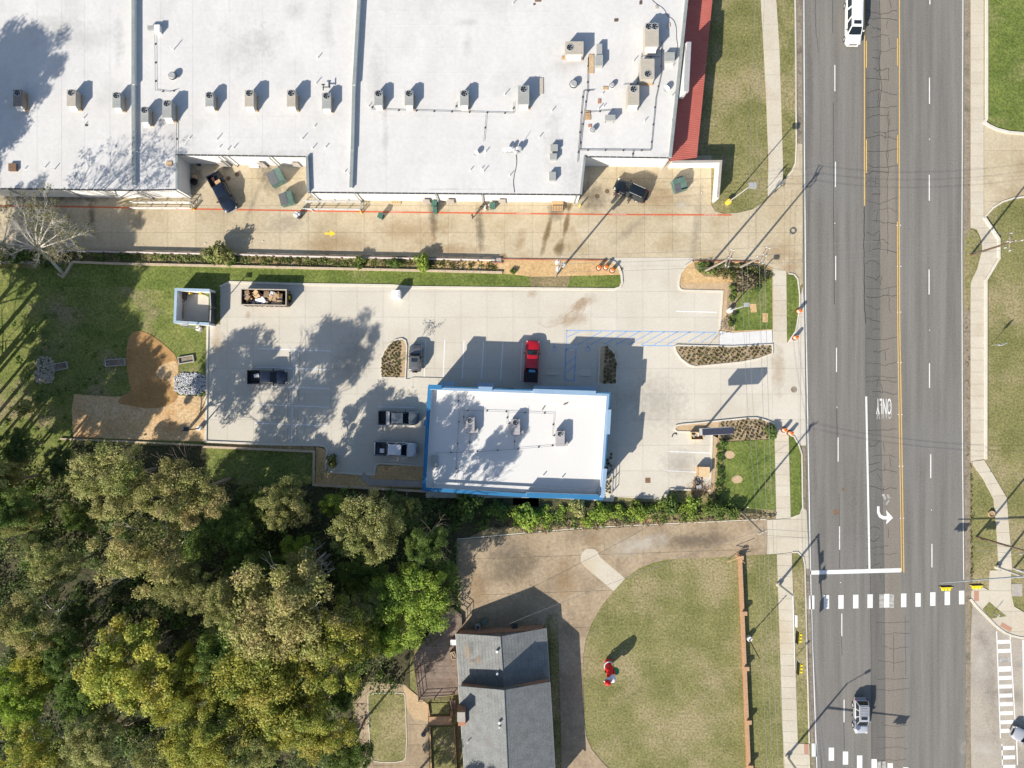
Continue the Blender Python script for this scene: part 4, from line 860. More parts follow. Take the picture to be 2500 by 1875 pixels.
def dish(lbl, px, py, r=.38, z=ZR, tilt=.5, az=-.9):
    x, y = P(px, py, z+.5); t = thing('satellite_dish', lbl, 'satellite dish', (x, y, z), az, 'satellite dishes on the roof')
    MB().cyl((0, 0, 0), (0, 0, .45), .04, n=6).build('mast', M['steel'], t)
    m = MB(); n = 14
    for k in range(2):
        rr_ = r*(.5, 1)[k]; dz = (.05, .0)[k]
        m.v += [(rr_*math.cos(i*2*math.pi/n), rr_*math.sin(i*2*math.pi/n)*.95, .1*(rr_/r)**2) for i in range(n)]
    m.v.append((0, 0, 0)); m.f += [(2*n, i, (i+1) % n) for i in range(n)]+[(i, i+n, (i+1) % n+n, (i+1) % n) for i in range(n)]; m.m += [0]*2*n
    d = m.build('reflector', M['steel'], t, loc=(0, 0, .5)); d.rotation_euler = (tilt, .2, 0)
    MB().cyl((0, -.1, .5), (0, -.55, .75), .02, n=5).build('feed_arm', M['steel'], t)
dish('single grey satellite dish on the roof west of the dish cluster', 1163, 374); dish('white satellite dish on a weighted frame by the red canopy', 1627, 217, .45)
t = thing('dish_cluster', 'cluster of satellite dishes and cables tied together on the white roof', 'satellite dish', (*P(1250, 368, ZR+.5), ZR))
for dx, dy, r_ in ((-.9, 0, .33), (-.3, .1, .38), (.35, .0, .34), (.95, .15, .4), (.6, -.35, .3)):
    MB().cyl((dx, dy-.1, 0), (dx, dy, .8), .04, n=6).build('mast', M['darksteel'], t); d = MB().sphere((0, 0, 0), r_, 12, sc=(1, 1, .25), half=True).build('reflector', M['steel'] if dx > 0 else M['refl'], t, loc=(dx, dy, .8)); d.rotation_euler = (.7, .3, 0)
MB().tube([Vector((-1.2, -.1, .3)), Vector((1.2, -.1, .3))], .04).build('rail', M['darksteel'], t); MB().cyl((.5, -.2, 0), (.9, .9, 1.6), .03, n=5).build('antenna_mast', M['darksteel'], t)
LMK = [('exhaust hood', 383, 69), ('mushroom vent of the second section', 419, 183), ('lowest unit', 353, 280), ('first divider wall', 325, 400), ('star stained unit', 711, 240), ('second divider wall', 860, 380), ('bay edge', 560, 378), ('tree shade at far left', 60, 400), ('dish cluster', 1250, 368), ('lone satellite dish', 1163, 374), ('pipe end unit', 1278, 232), ('stained wide unit', 1402, 117), ('three beige units', 1560, 200), ('red canopy', 1640, 250), ('equipment rack', 1490, 287), ('largest round vent', 1401, 203), ('two fan unit', 1591, 60), ('condenser pair', 1352, 370), ('roof corner above the east bay', 1440, 372), ('second unit past the divider', 998, 240), ('unit on rusty frame', 1133, 240)]
used_l = set()
def nearlbl(pre, x, y):
    for nm, lx, ly in sorted(LMK, key=lambda q: (q[1]-x)**2+(q[2]-y)**2)[:6]:
        d = math.hypot(x-lx, y-ly); a = math.degrees(math.atan2(ly-y, x-lx)); w = ['east', 'north east', 'north', 'north west', 'west', 'south west', 'south', 'south east'][int(((a+22.5) % 360)//45)]
        for adv in (('close ' if d < 25 else 'well ' if d > 70 else ''), 'just ', 'a little '):
            l = f'{pre} {adv}{w} of the {nm}'
            if l not in used_l: used_l.add(l); return l
    return pre
# vent pipes
VP = [(424, 122), (1252, 10), (776, 142), (772, 204), (768, 309), (795, 360), (764, 362), (530, 341), (536, 360), (556, 366), (571, 362), (738, 340), (842, 420), (852, 425), (110, 409), (133, 414), (62, 412), (338, 372), (1244, 430), (1180, 420), (1176, 412), (1148, 416), (1185, 372), (1460, 268), (1470, 230), (1472, 262), (1572, 298), (1545, 152), (463, 338), (1640, 164), (1638, 237), (1637, 298), (208, 305), (205, 289), (1347, 272), (1232, 232), (1250, 268), (900, 260), (1316, 336)]
vents = MB()
proto = None
for i, (x, y) in enumerate(VP):
    h = (1.1 if i == 0 else .35+.12*(i % 4)); q = P(x, y, ZR)
    if proto is None:
        proto = MB().cyl((0, 0, 0), (0, 0, .5), .055, n=8).build('vent_pipe', M['refl']); o = proto
    else: o = proto.copy(); C.objects.link(o)
    o.location = (*q, ZR); o.scale = (1, 1, h*2); tag(o, nearlbl('thin roof vent pipe', x, y), 'vent pipe', 'thin vent pipes on the store roof')
# gas lines with their sleeper blocks
def pipes(name, lbl, runs, z, r=.03, blk=2.2, parent=None):
    t = thing(name, lbl, 'gas pipe', (0, 0, 0), 0, 'gas pipes on the flat roofs')
    for run in runs:
        m = MB(); w_ = [Vector((*P(x, y, z+.18), z+.18)) for x, y in run]; m.tube(w_, r, 5)
        for a, b in zip(w_[:-1], w_[1:]):
            k = max(1, int((b-a).length/blk))
            for i in range(k): c = a.lerp(b, (i+.5)/k); m.box((c.x, c.y, z+.06+((c.x*7) % 1)*.004), (.16, .16, .12), 0, 1)
        m.build('pipe_run', [M['darksteel'], M['fan']], t)

pipes('gas_pipe', 'gas pipe running down beside the exhaust hood and round vent', [[(378, 84), (379, 220), (414, 224), (433, 218)]], ZR, .025)
pipes('gas_pipe', 'gas pipe from the lowest unit to the loading bay corner', [[(383, 295), (436, 296)], [(431, 300), (430, 378)]], ZR, .03)
pipes('gas_pipe', 'long gas pipe linking four units east of the second divider', [[(908, 256), (908, 267), (1254, 276), (1254, 250)], [(1187, 278), (1181, 345)], [(1113, 267), (1114, 250)]], ZR, .025)
pipes('gas_pipe', 'dark gas pipe down the east roof section to the corner', [[(1451, 220), (1424, 222), (1421, 250), (1410, 395)], [(1436, 140), (1434, 220), (1419, 330), (1416, 366)], [(1414, 366), (1500, 366.5), (1589, 367)], [(1616, 100), (1614, 180), (1601, 240), (1589, 367)], [(1546, 366), (1544, 384)]], ZR, .04)
pipes('gas_pipe', 'gas pipe loop between the beige units near the red canopy', [[(1567, 130), (1557, 200), (1557, 205), (1522, 206)], [(1430, 275), (1500, 268)], [(1566, 137), (1612, 139)]], ZR, .03)
pipes('gas_pipe', 'gas pipe loop round the three units on the blue building', [[(1119, 956), (1118, 1001), (1353, 1010), (1348, 1064), (1357, 1064)], [(1122, 1003), (1115, 1110), (1112, 1180)], [(1133, 1003), (1131, 1033), (1140, 1033)], [(1239, 1006), (1237, 1034), (1248, 1034)], [(1062, 1106), (1140, 1104), (1240, 1098), (1340, 1090), (1357, 1087)], [(1149, 1057), (1144, 1102)], [(1258, 1060), (1255, 1096)]], BH, .018, 2.6)
m = MB(); m.tube([Vector((*P(x, y, ZR+.05), ZR+.05)) for x, y in smooth([(1592, 0), (1600, 8), (1622, 22), (1628, 38), (1645, 48), (1652, 70), (1651, 95), (1655, 110), (1652, 130), (1650, 145), (1632, 152)], 2, False)], .025)
tag(m.build('loose_cable', M['darksteel']), 'thin cable winding over the white roof towards the red canopy', 'cable')
m = MB(); m.tube([Vector((*P(x, y, ZR+.05), ZR+.05)) for x, y in smooth([(1260, 378), (1262, 400), (1252, 440), (1256, 470)], 2, False)], .03)
tag(m.build('loose_cable', M['darksteel']), 'thin cable running south from the dish cluster to the gutter', 'cable')
# small blocks and patches lying on the roof
for i, (x, y, w_, l_, mt) in enumerate(((1443, 156, .75, 2.6, 'tanstrip'), (1322, 210, .5, 2.2, 'stonetan'), (1478, 215, .7, .4, 'tanstrip'), (1463, 247, .4, .6, 'brick'), (1435, 276, .7, .6, 'wood'), (1435, 287, .8, .6, 'wood'), (1440, 307, .45, .35, 'brick'), (1603, 17, .35, .45, 'stonetan'), (1633, 61, .35, .5, 'stonetan'), (1564, 6, .3, .5, 'darkwood'), (1504, 49, .5, .35, 'darkwood'), (210, 306, .3, .2, 'darkwood'), (1376, 141, .5, .4, 'wood'), (413, 399, .8, .6, 'wood'), (1313, 1, .8, .3, 'iron'), (1304, 10, .25, .2, 'darkwood'))):
    p = P(x, y, ZR+.1); o = MB().box((p[0], p[1], ZR+.06), (w_, l_, .1)).build('loose_roof_block', M[mt])
    tag(o, nearlbl({'tanstrip': 'tan', 'stonetan': 'grey tan', 'brick': 'reddish', 'wood': 'brown', 'darkwood': 'dark', 'iron': 'rusty'}[mt]+' flat block lying', x, y), 'block', 'loose blocks lying on the store roof')
for i, (x, y, a) in enumerate(((1327, 996, 1.0), (1381, 986, .4))):
    p = P(x, y, BH+.1); tag(MB().box((p[0], p[1], BH+.06), (.62, .12, .1), a).build('timber_offcut', M['darkwood']), ('thin dark offcut standing askew, western of two on the blue building roof', 'thin dark offcut by the north parapet, eastern of two on the blue building roof')[i], 'offcut', 'offcuts on the blue building roof')
# ---- grey shingled house
house = thing('grey_shingled_house', 'house with grey shingled gable roof in two levels and a brick chimney', 'house', (0, 0, 0))
E1, R1, E2, R2 = 2.15, 4.45, 4.2, 6.7
def gable(l0, l1, r0_, r1_, k0, k1, e, rg, nm):
    A, B = PV(*l0, e), PV(*l1, e); Cc, D = PV(*r0_, e), PV(*r1_, e); K, Lr = PV(*k0, rg), PV(*k1, rg)
    th = Vector((0, 0, -.14)); m = MB()
    m.add([A, K, Lr, B, A+th, K+th, Lr+th, B+th], [(0, 3, 2, 1), (4, 5, 6, 7), (0, 1, 5, 4), (3, 7, 6, 2), (0, 4, 7, 3)]); a = m.build(nm, M['shingle'], house)
    m = MB(); m.add([K, Cc, D, Lr, K+th, Cc+th, D+th, Lr+th], [(0, 3, 2, 1), (4, 5, 6, 7), (0, 1, 5, 4), (3, 7, 6, 2), (1, 2, 6, 5)]); b = m.build(nm, M['shingle'], house)
    # ridge cap and shingle courses
    MB().cyl(K+Vector((0, 0, .0)), Lr+Vector((0, 0, .0)), .09, n=5).build('ridge_cap', M['shingle'], house)
    m = MB()
    for (p0, p1, q0, q1) in ((A, B, K, Lr), (Cc, D, K, Lr)):
        nC = 14
        for i in range(1, nC):
            t = i/nC; u, v = p0.lerp(q0, t), p1.lerp(q1, t); m.cyl(u+Vector((0, 0, .004)), v+Vector((0, 0, .004)), .018, n=4, caps=False)
    m.build('shingle_courses', M['shingle'], house, kind='stuff')
    m = MB(); 
    for p0, p1 in ((A, B), (Cc, D)): m.cyl(p0+Vector((0, 0, -.08)), p1+Vector((0, 0, -.08)), .07, n=6)
    m.build('eave_gutter', M['steel'], house)
    ins = .45
    w = [A.xy, Cc.xy, D.xy, B.xy]; cen = sum(w, Vector((0, 0)))/4; w = [(p+(cen-p).normalized()*ins)[:] for p in w]
    MB().prism(w, 0, e-.12).build('wall', M['brick'], house)
    for p, q, k in ((A, Cc, K), (B, D, Lr)):
        iw = (cen-((p+q)/2).xy).normalized()*.35; v3 = Vector((iw.x, iw.y, -.12))
        mm = MB(); mm.add([p*.92+q*.08+v3, q*.92+p*.08+v3, k+v3], [(0, 1, 2), (2, 1, 0)]); mm.build('gable_wall', M['greywall'], house)
gable((1112.6, 1547), (1121, 1676), (1333.5, 1533.5), (1342, 1668), (1221.5, 1554), (1231, 1690), E1, R1, 'roof_slope')
gable((1119.5, 1675), (1140, 1975), (1342.5, 1665), (1360, 1965), (1230.6, 1685), (1244, 1980), E2, R2, 'roof_slope')
stk = lambda x, y, h, r, t_: (MB().cyl((*P(x, y, h), h-.6), (*P(x, y, h), h), r, n=10).build('roof_vent_pipe', M['refl'], house))
stk(1213, 1592, 4.75, .16, 0); stk(1214, 1647, 4.7, .16, 0); stk(1219, 1766, 6.9, .16, 0); stk(1219, 1777, 6.7, .1, 0); stk(1142, 1814, 5.2, .06, 0)
for x, y, w_, l_, a in ((1163, 1612, 40, 24, 20), (1150, 1620, 26, 12, 0), (1185, 1610, 10, 14, 0), (1140, 1590, 30, 50, 0)): 
    stain(x, y, w_, l_, a, 'st_rust', house, 3.2).rotation_euler = (0, -R(36), R(a*.3))
cx, cy = P(1126, 1762, 6.2)
ch = MB().box((cx, cy+.15, 2.6), (1.0, 2.4, 5.2)).build('chimney', M['brick'], house); MB().box((cx, cy+.7, 5.7), (.95, 1.2, 1.2)).build('chimney_cap', M['brick'], ch); MB().box((cx, cy+.7, 6.33), (1.06, 1.3, .08)).build('chimney_crown', M['greywall'], ch)
for x, y in ((1257, 1531), ): MB().box((*P(x, y, .6), .5), (.75, .7, .9)).build('wall_box', M['darksteel'], house)
MB().box((*P(1106, 1570, 1.2), .6), (.8, .75, .8)).build('meter_box', M['refl'], house)
for x, y, w_ in ((1180, 1541, 1.2), (1285, 1534, 1.0)): MB().box((*P(x, y+6, 1.3), 1.3), (w_, .12, 1.0)).build('window', M['glass'], house)
# deck
dk = W([(1012, 1600), (1075, 1505), (1100, 1487), (1127, 1507), (1128, 1530), (1114, 1545), (1124, 1690), (1108, 1696), (1024, 1709)], .55)
deck = thing('wooden_deck', 'weathered grey brown plank deck with railing beside the house', 'deck', (0, 0, 0))
MB().prism(dk, 0, .46).build('deck_base', M['darkwood'], deck)
y0 = min(p[1] for p in dk); y1 = max(p[1] for p in dk); k = 0; pw = .155
y = y0
stuffp = MB(); 
while y < y1:
    q = clip(dk, 0, 0, lambda p: p[1]-y); q = clip(q, 0, 0, lambda p: y+pw-.015-p[1]) if len(q) > 2 else q
    if len(q) > 2 and area(q) > .02: MB().prism(q, .46, .55-(k % 3)*.004).build('plank', M['deck'], deck)
    y += pw; k += 1
def rail(parent, a, b, h, z0=0, nb=0, mat='deck', name='railing', post=2.0):
    a = Vector((*a, z0)); b = Vector((*b, z0)); L_ = (b-a).length; k = max(1, round(L_/post)); m = MB()
    for i in range(k+1): c = a.lerp(b, i/k); m.box((c.x, c.y, z0+h/2), (.1, .1, h))
    for z in (h, h*.55, h*.2): m.cyl(a+Vector((0, 0, z)), b+Vector((0, 0, z)), .045, n=4)
    return m.build(name, M[mat], parent)
rail(deck, P(1010, 1608, 1.5), P(1022, 1712, 1.5), 1.0, .55); rail(deck, P(1022, 1712, 1.5), P(1098, 1708, 1.5), 1.0, .55); rail(deck, P(1100, 1487, 1.5), P(1127, 1507, 1.5), 1.0, .55); rail(deck, P(1127, 1507, 1.5), P(1127, 1530, 1.5), 1.0, .55); rail(deck, P(1098, 1708, 1.3), P(1104, 1735, 1.0), .8, .3)
for i in range(4): MB().box((*P(1106, 1712+i*6, .3), .42-i*.11), (.85, .34, .09)).build('step', M['deck'], deck)
cr = thing('timber_crate', 'small wooden crate with crossed slats leaning on the deck by the house', 'crate', (*P(1107, 1600, 1.0), .55), R(14))
MB().box((0, 0, .3), (.75, 1.1, .55)).build('box', M['darkwood'], cr)
for q in ((-.3, 0, .08, 1.15, 0), (.3, 0, .08, 1.15, 0), (0, .52, .75, .08, 0), (0, -.52, .75, .08, 0), (0, 0, .08, 1.15, .5), (.1, 0, .08, 1.1, .3)): MB().box((q[0], q[1], .6), (q[2], q[3], .05), q[4]).build('slat', M['tanwall'], cr)
# brick steps and yard walls
ys = thing('brick_steps', 'orange brick yard steps below the deck', 'steps', (0, 0, 0))
for i, y in enumerate((1748, 1755, 1762)): MB().prism(W([(1048, y), (1102, y-2), (1104, y+6), (1049, y+7.5)]), 0, .32-i*.1).build('step', M['orangebrick'], ys)
MB().prism(W([(1100, 1732), (1106, 1732), (1106, 1746), (1100, 1746)]), 0, .5).build('pillar', M['brick'], ys)
for nm, q in (('low timber edging along the west side of the yard grass', [(1050, 1772), (1057, 1960)]), ('low timber edging between yard grass and chimney', [(1110, 1770), (1118, 1960)]), ('timber edging on top of the clay by the deck', [(1045, 1716), (1049, 1745)])):
    tag(MB().band(W(q), .16, 0, .4).build('timber_edging', M['wood']), nm, 'edging')
for lb, x, y in (('green wheeled bin in the shade north of the house', 1182, 1518),): pass
sb = thing('shade_bin', 'pale green round barrel in the shade at the north gable', 'barrel', (*P(1183, 1516, .5), 0)); MB().cyl((0, 0, 0), (0, 0, .9), .36, .4, 14).build('body', M['dump'], sb); MB().cyl((0, 0, .9), (0, 0, .95), .42, n=14).build('lid', M['dump'], sb)
ac = thing('ground_condenser', 'square condenser with round fan in the shade at the north gable', 'air conditioner', (*P(1166, 1532, .7), 0)); MB().box((0, 0, .35), (.75, .75, .7)).build('cabinet', M['unit'], ac); fan(ac, 0, 0, .73, .28)
pt = thing('yard_pot', 'dark round lidded pot on the back yard walk', 'pot', (*P(1034, 1793, .5), 0)); MB().cyl((0, 0, 0), (0, 0, .5), .25, .34, 12).build('pot', M['unit'], pt); MB().cyl((0, 0, .5), (0, 0, .56), .36, n=12).build('lid', M['darksteel'], pt)
# ---- walls
bwl = thing('brick_garden_wall', 'long low orange brick wall with pillars along the front lawn', 'wall', (0, 0, 0))
pts = W([(1808, 1362), (1813, 1480), (1818, 1600), (1823, 1720), (1828, 1840), (1831, 1960)], .75)
MB().band(pts, .36, 0, .72).build('wall', M['brick'], bwl)
for a, b in zip(pts[:-1], pts[1:]):
    k = 18
    for i in range(k):
        t0_, t1_ = (i+.018)/k, (i+.982)/k; q = [(a[0]+(b[0]-a[0])*t, a[1]+(b[1]-a[1])*t) for t in (t0_, t1_)]; MB().band(q, .42, .72, .79).build('coping_brick', M['orangebrick'], bwl)
for x, y in ((1809.5, 1362), (1818, 1498), (1823, 1633), (1829, 1764), (1833, 1874)):
    p = P(x, y, 1.0); pi = MB().box((p[0], p[1], .5), (.62, .5, 1.0)).build('pillar', M['brick'], bwl); MB().box((p[0], p[1], 1.03), (.7, .58, .08)).build('pillar_cap', M['orangebrick'], pi)
rw = thing('retaining_wall', 'tan block retaining wall between the weedy strip and the sod', 'wall', (0, 0, 0))
rp = W([(176, 639), (277, 643), (500, 648), (750, 654), (1000, 659.5), (1226, 665)], .4)
for a, b in zip(rp[:-1], rp[1:]):
    L_ = math.dist(a, b); k = int(L_/1.0)
    for i in range(k):
        q = [(a[0]+(b[0]-a[0])*t, a[1]+(b[1]-a[1])*t) for t in ((i+.012)/k, (i+.988)/k)]; MB().band(q, .3, 0, .42).build('block', M['tanwall'], rw)
MB().band(W([(140, 668), (152, 676), (176, 639)], .4), .28, 0, .4).build('wall_end', M['tanwall'], rw)
tag(MB().band(W([(-300, 636), (132, 641)], .4), .3, 0, .4).build('retaining_wall', M['greywall']), 'grey retaining wall in the shade under the bare tree', 'wall')
# guard rail along the alley
gr = thing('guard_rail', 'low white and red guard rail on posts along the alley', 'guard rail', (0, 0, 0))
gp = W([(-300, 603), (0, 607), (253, 613.5), (500, 618.5), (750, 625), (1000, 630), (1208, 634)], .6)
MB().band(gp, .2, 0, .22).build('base_kerb', M['whitewall'], gr)
MB().band(gp, .14, .38, .72).build('rail_beam', M['whitewall'], gr)
MB().band(gp[1:], .06, .724, .73).build('red_stripe', M['redkerb'], gr)
d = 0
for a, b in zip(gp[:-1], gp[1:]):
    L_ = math.dist(a, b); k = max(1, round(L_/2.5))
    for i in range(k): t = i/k; MB().box((a[0]+(b[0]-a[0])*t, a[1]+(b[1]-a[1])*t-.14, .36), (.16, .14, .74)).build('post', M['darkwood'], gr)
eb = thing('rail_end_box', 'broken concrete end block of the guard rail', 'block', (*P(1213, 636, .2), 0)); MB().box((0, 0, .15), (1.3, .7, .3)).build('block', M['greywall'], eb); MB().box((.1, -.35, .2), (1.4, .2, .35)).build('edge', M['brick'], eb)
# ---- blue waste enclosure
en = thing('waste_enclosure', 'roofless waste enclosure with light blue topped walls and dark gate', 'enclosure', (0, 0, 0))
ep = W([(512, 709), (430, 706.5), (427, 786), (511, 791)], 2.0)
MB().band(ep, .36, 0, 1.96).build('wall', M['whitewall'], en); MB().band(ep, .38, 1.96, 2.06).build('wall_cap', M['greyblue'], en)
MB().prism(W([(434, 712), (510, 714), (510, 785), (432, 783)]), 0, .07).build('floor', M['lot'], en)
g0, g1, g2, g3 = P(512, 712, 2), P(513.5, 748, 2), P(513.5, 750, 2), P(512, 789, 2)
for a, b in ((g0, g1), (g2, g3)): 
    gt = MB().band([a, b], .09, .1, 1.9).build('gate', M['darksteel'], en); MB().band([a, b], .14, 1.86, 1.93).build('gate_rail', M['steel'], gt)
for x, y in ((449, 738), (449, 757)): MB().box((*P(x, y, .5), .5), (.5, .1, .1)).build('bumper_rail', M['ply'], en)
MB().box((*P(444, 748, .5), .25), (.1, 3.4, .12)).build('bumper_bar', M['iron'], en)
for x, y in ((462, 716), (488, 716)): MB().cyl((*P(x, y, 1), 0), (*P(x, y, 1), 1.0), .12, n=10).build('yellow_post', M['arrow'], en)
MB().box((*P(449, 722, .3), .3), (.7, 1.0, .5)).build('grease_bin', M['darkwood'], en)
# ---- railings on the store's rear walk
def ramp_rail(x0, x1, y0, y1, lbl):
    t = thing('ramp_railing', lbl, 'railing', (0, 0, 0), 0, 'steel railings on the rear ramps'); c = MB()
    c.prism(W([(x0, y0+1), (x1, y0+2), (x1, y1-1), (x0, y1-2)]), 0, .12); c.build('ramp_slab', M['alley'], t)
    a, b = P(x0, y1, 1), P(x1, y1+1, 1); rail(t, a, b, 1.0, .1, mat='steel', name='rail_frame'); a, b = P(x0, y0, 1), P(x1, y0+1, 1); rail(t, a, b, 1.0, .1, mat='steel', name='rail_frame')
    a, b = P(x1, y0, 1), P(x1, y1+1, 1); rail(t, a, b, 1.0, .1, mat='steel', name='rail_frame')
ramp_rail(318, 464, 492, 506, 'steel railing round the rear ramp west of the navy pickup'); ramp_rail(740, 880, 490, 509, 'steel railing round the rear ramp east of the green dumpsters')
for i, (x, y, lb) in enumerate(((476, 512, 'yellow bollard at the east end of the western ramp railing'), (884, 521, 'yellow bollard at the end of the eastern ramp railing'), (1415, 505, 'yellow bollard at the store corner by the wet stain'), (468, 478, 'white bollard at the corner of the west loading bay'), (765, 516, 'short white bollard by the fire lane line near the rubbish drum'))):
    o = MB().cyl((0, 0, 0), (0, 0, 1.05), .1, n=10).sphere((0, 0, 1.05), .1, 10, half=True).build('bollard', M['arrow'] if 'yellow' in lb else M['refl']); o.location = (*P(x, y), 0); tag(o, lb, 'bollard', 'bollards behind the store')
# ================================================================ VEHICLES
def vehicle(name, lbl, cat, front, rear, Wd, H, col, kind='suv', extras=(), group=None):
    f, r = Vector(P(*front, .7)), Vector(P(*rear, .7)); L = (f-r).length; c = (f+r)/2; az = math.atan2((f-r).y, (f-r).x)
    t = thing(name, lbl, cat, (c.x, c.y, .055), az, group); pm = M[col]; hl = L/2
    bx = -hl+ (1.75 if kind == 'pickup' else 0)      # where the bed ends
    cow = hl-1.35 if kind != 'jeep' else hl-1.25
    def hw(x):
        u = (x/hl)
        return Wd/2*(1-.30*max(0, (u-.80)/.20)**2.2-.14*max(0, (-u-.86)/.14)**2)
    def zb(x):
        if x > cow: return (1.02 if kind == 'suv' else 1.12)-.20*((x-cow)/(hl-cow))**2
        return (1.04 if kind == 'suv' else 1.14)
    xs = [-hl, -hl+.06, -hl+.2]+[(-hl+.2)+(2*hl-.4)*i/12 for i in range(1, 12)]+[hl-.35, hl-.2, hl-.06, hl]
    if kind == 'pickup': xs = [x for x in xs if x >= bx-.01]; xs = [bx]+[x for x in xs if x > bx+.1]
    m = MB(); n = 0; rows = []
    for x in xs:
        w_ = hw(x); z = zb(x); e = .06 if abs(x) > hl-.02 else 0
        pr = [(w_*.95, .30), (w_, .55), (w_*1.0, z*.78), (w_*.965, z-.05), (w_*.86, z+.01-e), (w_*.45, z+.05-e), (0, z+.065-e)]
        ring = [(x, y, zz) for y, zz in pr]+[(x, -y, zz) for y, zz in pr[-2::-1]]
        rows.append(ring)
    k = len(rows[0])
    for ring in rows: m.v += ring
    for i in range(len(rows)-1):
        for j in range(k-1): m.f.append((i*k+j, i*k+j+1, (i+1)*k+j+1, (i+1)*k+j)); m.m.append(0)
    m.f.append(tuple(range(k))); m.m.append(0); m.f.append(tuple(range((len(rows)-1)*k+k-1, (len(rows)-1)*k-1, -1))); m.m.append(0)
    m.box((0, 0, .36), (L*.9, Wd*.82, .2))
    body = m.build('body', pm, t, smooth=True)
    # cabin
    z0 = zb(0)+.0
    if kind == 'pickup': b0, b1, tt0, tt1 = bx+.04, cow+.06, bx+.32, cow-.72
    elif kind == 'jeep': b0, b1, tt0, tt1 = -hl+.12, cow+.0, -hl+.2, cow-.42
    elif kind == 'sedan': b0, b1, tt0, tt1 = -hl+.55, cow+.15, -hl+1.35, cow-.75
    else: b0, b1, tt0, tt1 = -hl+.12, cow+.12, -hl+.5, cow-.70
    wb, wt = Wd/2*.94, Wd/2*.74
    B = [Vector((b0, -wb, z0)), Vector((b1, -wb*.96, z0)), Vector((b1, wb*.96, z0)), Vector((b0, wb, z0))]
    T = [Vector((tt0, -wt, H-.07)), Vector((tt1, -wt*.96, H-.07)), Vector((tt1, wt*.96, H-.07)), Vector((tt0, wt, H-.07))]
    m = MB(); m.add(B+T, [(4, 5, 6, 7), (0, 1, 5, 4), (1, 2, 6, 5), (2, 3, 7, 6), (3, 0, 4, 7)]); m.build('cabin', pm, t)
    # roof skin, crowned
    m = MB(); nx, ny = 7, 6
    for i in range(nx+1):
        for j in range(ny+1):
            u, v = i/nx*2-1, j/ny*2-1; x = (tt0+tt1)/2+(tt1-tt0)/2*u*(1.0+.02*(1-v*v)); y = wt*.99*v
            m.v.append((x, y, H-.07+.07*(1-u**4)*(1-v**4)+.004))
    for i in range(nx):
        for j in range(ny): a = i*(ny+1)+j; m.f.append((a, a+ny+1, a+ny+2, a+1)); m.m.append(0)
    m.build('roof', pm, t, smooth=True)
    def pane(nm, q, ins=.07, mat='glass', off=.012):
        c_ = sum(q, Vector())/4; q2 = [p+(c_-p)*ins for p in q]; nn = (q[1]-q[0]).cross(q[3]-q[0]).normalized()
        if nn.dot(c_-Vector((0, 0, z0-1))) < 0: nn = -nn
        o = [p+nn*off for p in q2]; i_ = [p-nn*.01 for p in q2]
        mm = MB(); mm.add(o+i_, [(0, 1, 2, 3), (3, 2, 1, 0), (0, 4, 5, 1), (1, 5, 6, 2), (2, 6, 7, 3), (3, 7, 4, 0)]); return mm.build(nm, M[mat], t)
    pane('windshield', [B[1], B[2], T[2], T[1]], .09); pane('rear_window', [B[3], B[0], T[0], T[3]], .13)
    nw = 2 if kind in ('pickup', 'sedan') else 3
    for s_ in (0, 1):
        bA, bB, tA, tB = (B[0], B[1], T[0], T[1]) if s_ == 0 else (B[3], B[2], T[3], T[2])
        for i in range(nw):
            u0, u1 = i/nw+.02, (i+1)/nw-.02; pane('side_window', [bA.lerp(bB, u0), bA.lerp(bB, u1), tA.lerp(tB, u1), tA.lerp(tB, u0)], .08)
    # lamps, grille, bumpers, mirrors
    for s_ in (-1, 1):
        MB().box((hl-.16, s_*Wd*.36, .82), (.24, .34, .16)).build('headlight', M['lamp'], t)
        MB().box((-hl+.03, s_*Wd*.43, .9), (.10, .14, .34)).build('tail_light', M['tail'], t)
        MB().box((cow-.45, s_*(Wd/2+.12), 1.12), (.14, .26, .18)).build('wing_mirror', pm, t)
    MB().box((hl-.01, 0, .72), (.07, Wd*.46, .24)).build('grille', M['black'], t)
    MB().box((hl-.0, 0, .45), (.16, Wd*.72, .2)).build('front_bumper', pm if 'chrome' not in extras else M['steel'], t); MB().box((-hl-.04, 0, .5), (.18, Wd*.84, .2)).build('rear_bumper', M['steel'] if kind == 'pickup' else pm, t)
    for sx in (hl-.95, -hl+1.05):
        for s_ in (-1, 1):
            y = s_*(Wd/2-.10); w = MB().cyl((sx, y-.13*1, .38), (sx, y+.13, .38), .38, n=18).build('wheel', M['black'], t)
            MB().cyl((sx, y+s_*.10, .38), (sx, y+s_*.145, .38), .24, n=12).build('rim', M['steel'], w)
    if kind == 'pickup':
        bl = bx+hl; bc = (-hl+bx)/2
        m = MB(); m.box((bc, 0, .62), (bl, Wd*.86, .06)); m.build('bed_floor', M['black'] if 'silverbed' not in extras else M['darksteel'], t)
        m = MB()
        for s_ in (-1, 1): m.box((bc, s_*(Wd/2*.94), .80), (bl, .16, .62), 0, 0, None, .985)
        m.box((-hl+.06, 0, .80), (.12, Wd*.95, .60)); m.build('bed_side', pm, t)
        m = MB()
        for s_ in (-1, 1): m.box((bc, s_*(Wd/2*.93), 1.12), (bl, .10, .02))
        m.build('bed_rail', M['black'], t)
        if 'cover' in extras: MB().box((bc, 0, 1.12), (bl-.1, Wd*.84, .03)).build('bed_cover', M['black'], t)
        if 'toolbox' in extras: MB().box((bx-.32, 0, 1.17), (.5, Wd*.96, .14)).build('toolbox', M['steel'], t)
    if 'rails' in extras:
        for s_ in (-1, 1): MB().cyl((tt0+.15, s_*wt*.9, H+.05), (tt1-.15, s_*wt*.9, H+.05), .03, n=6).build('roof_rail', M['steel'], t)
    if 'sunroof' in extras: MB().box((tt1-.55, 0, H+.005), (.5, wt*1.25, .02)).build('sunroof', M['glass'], t)
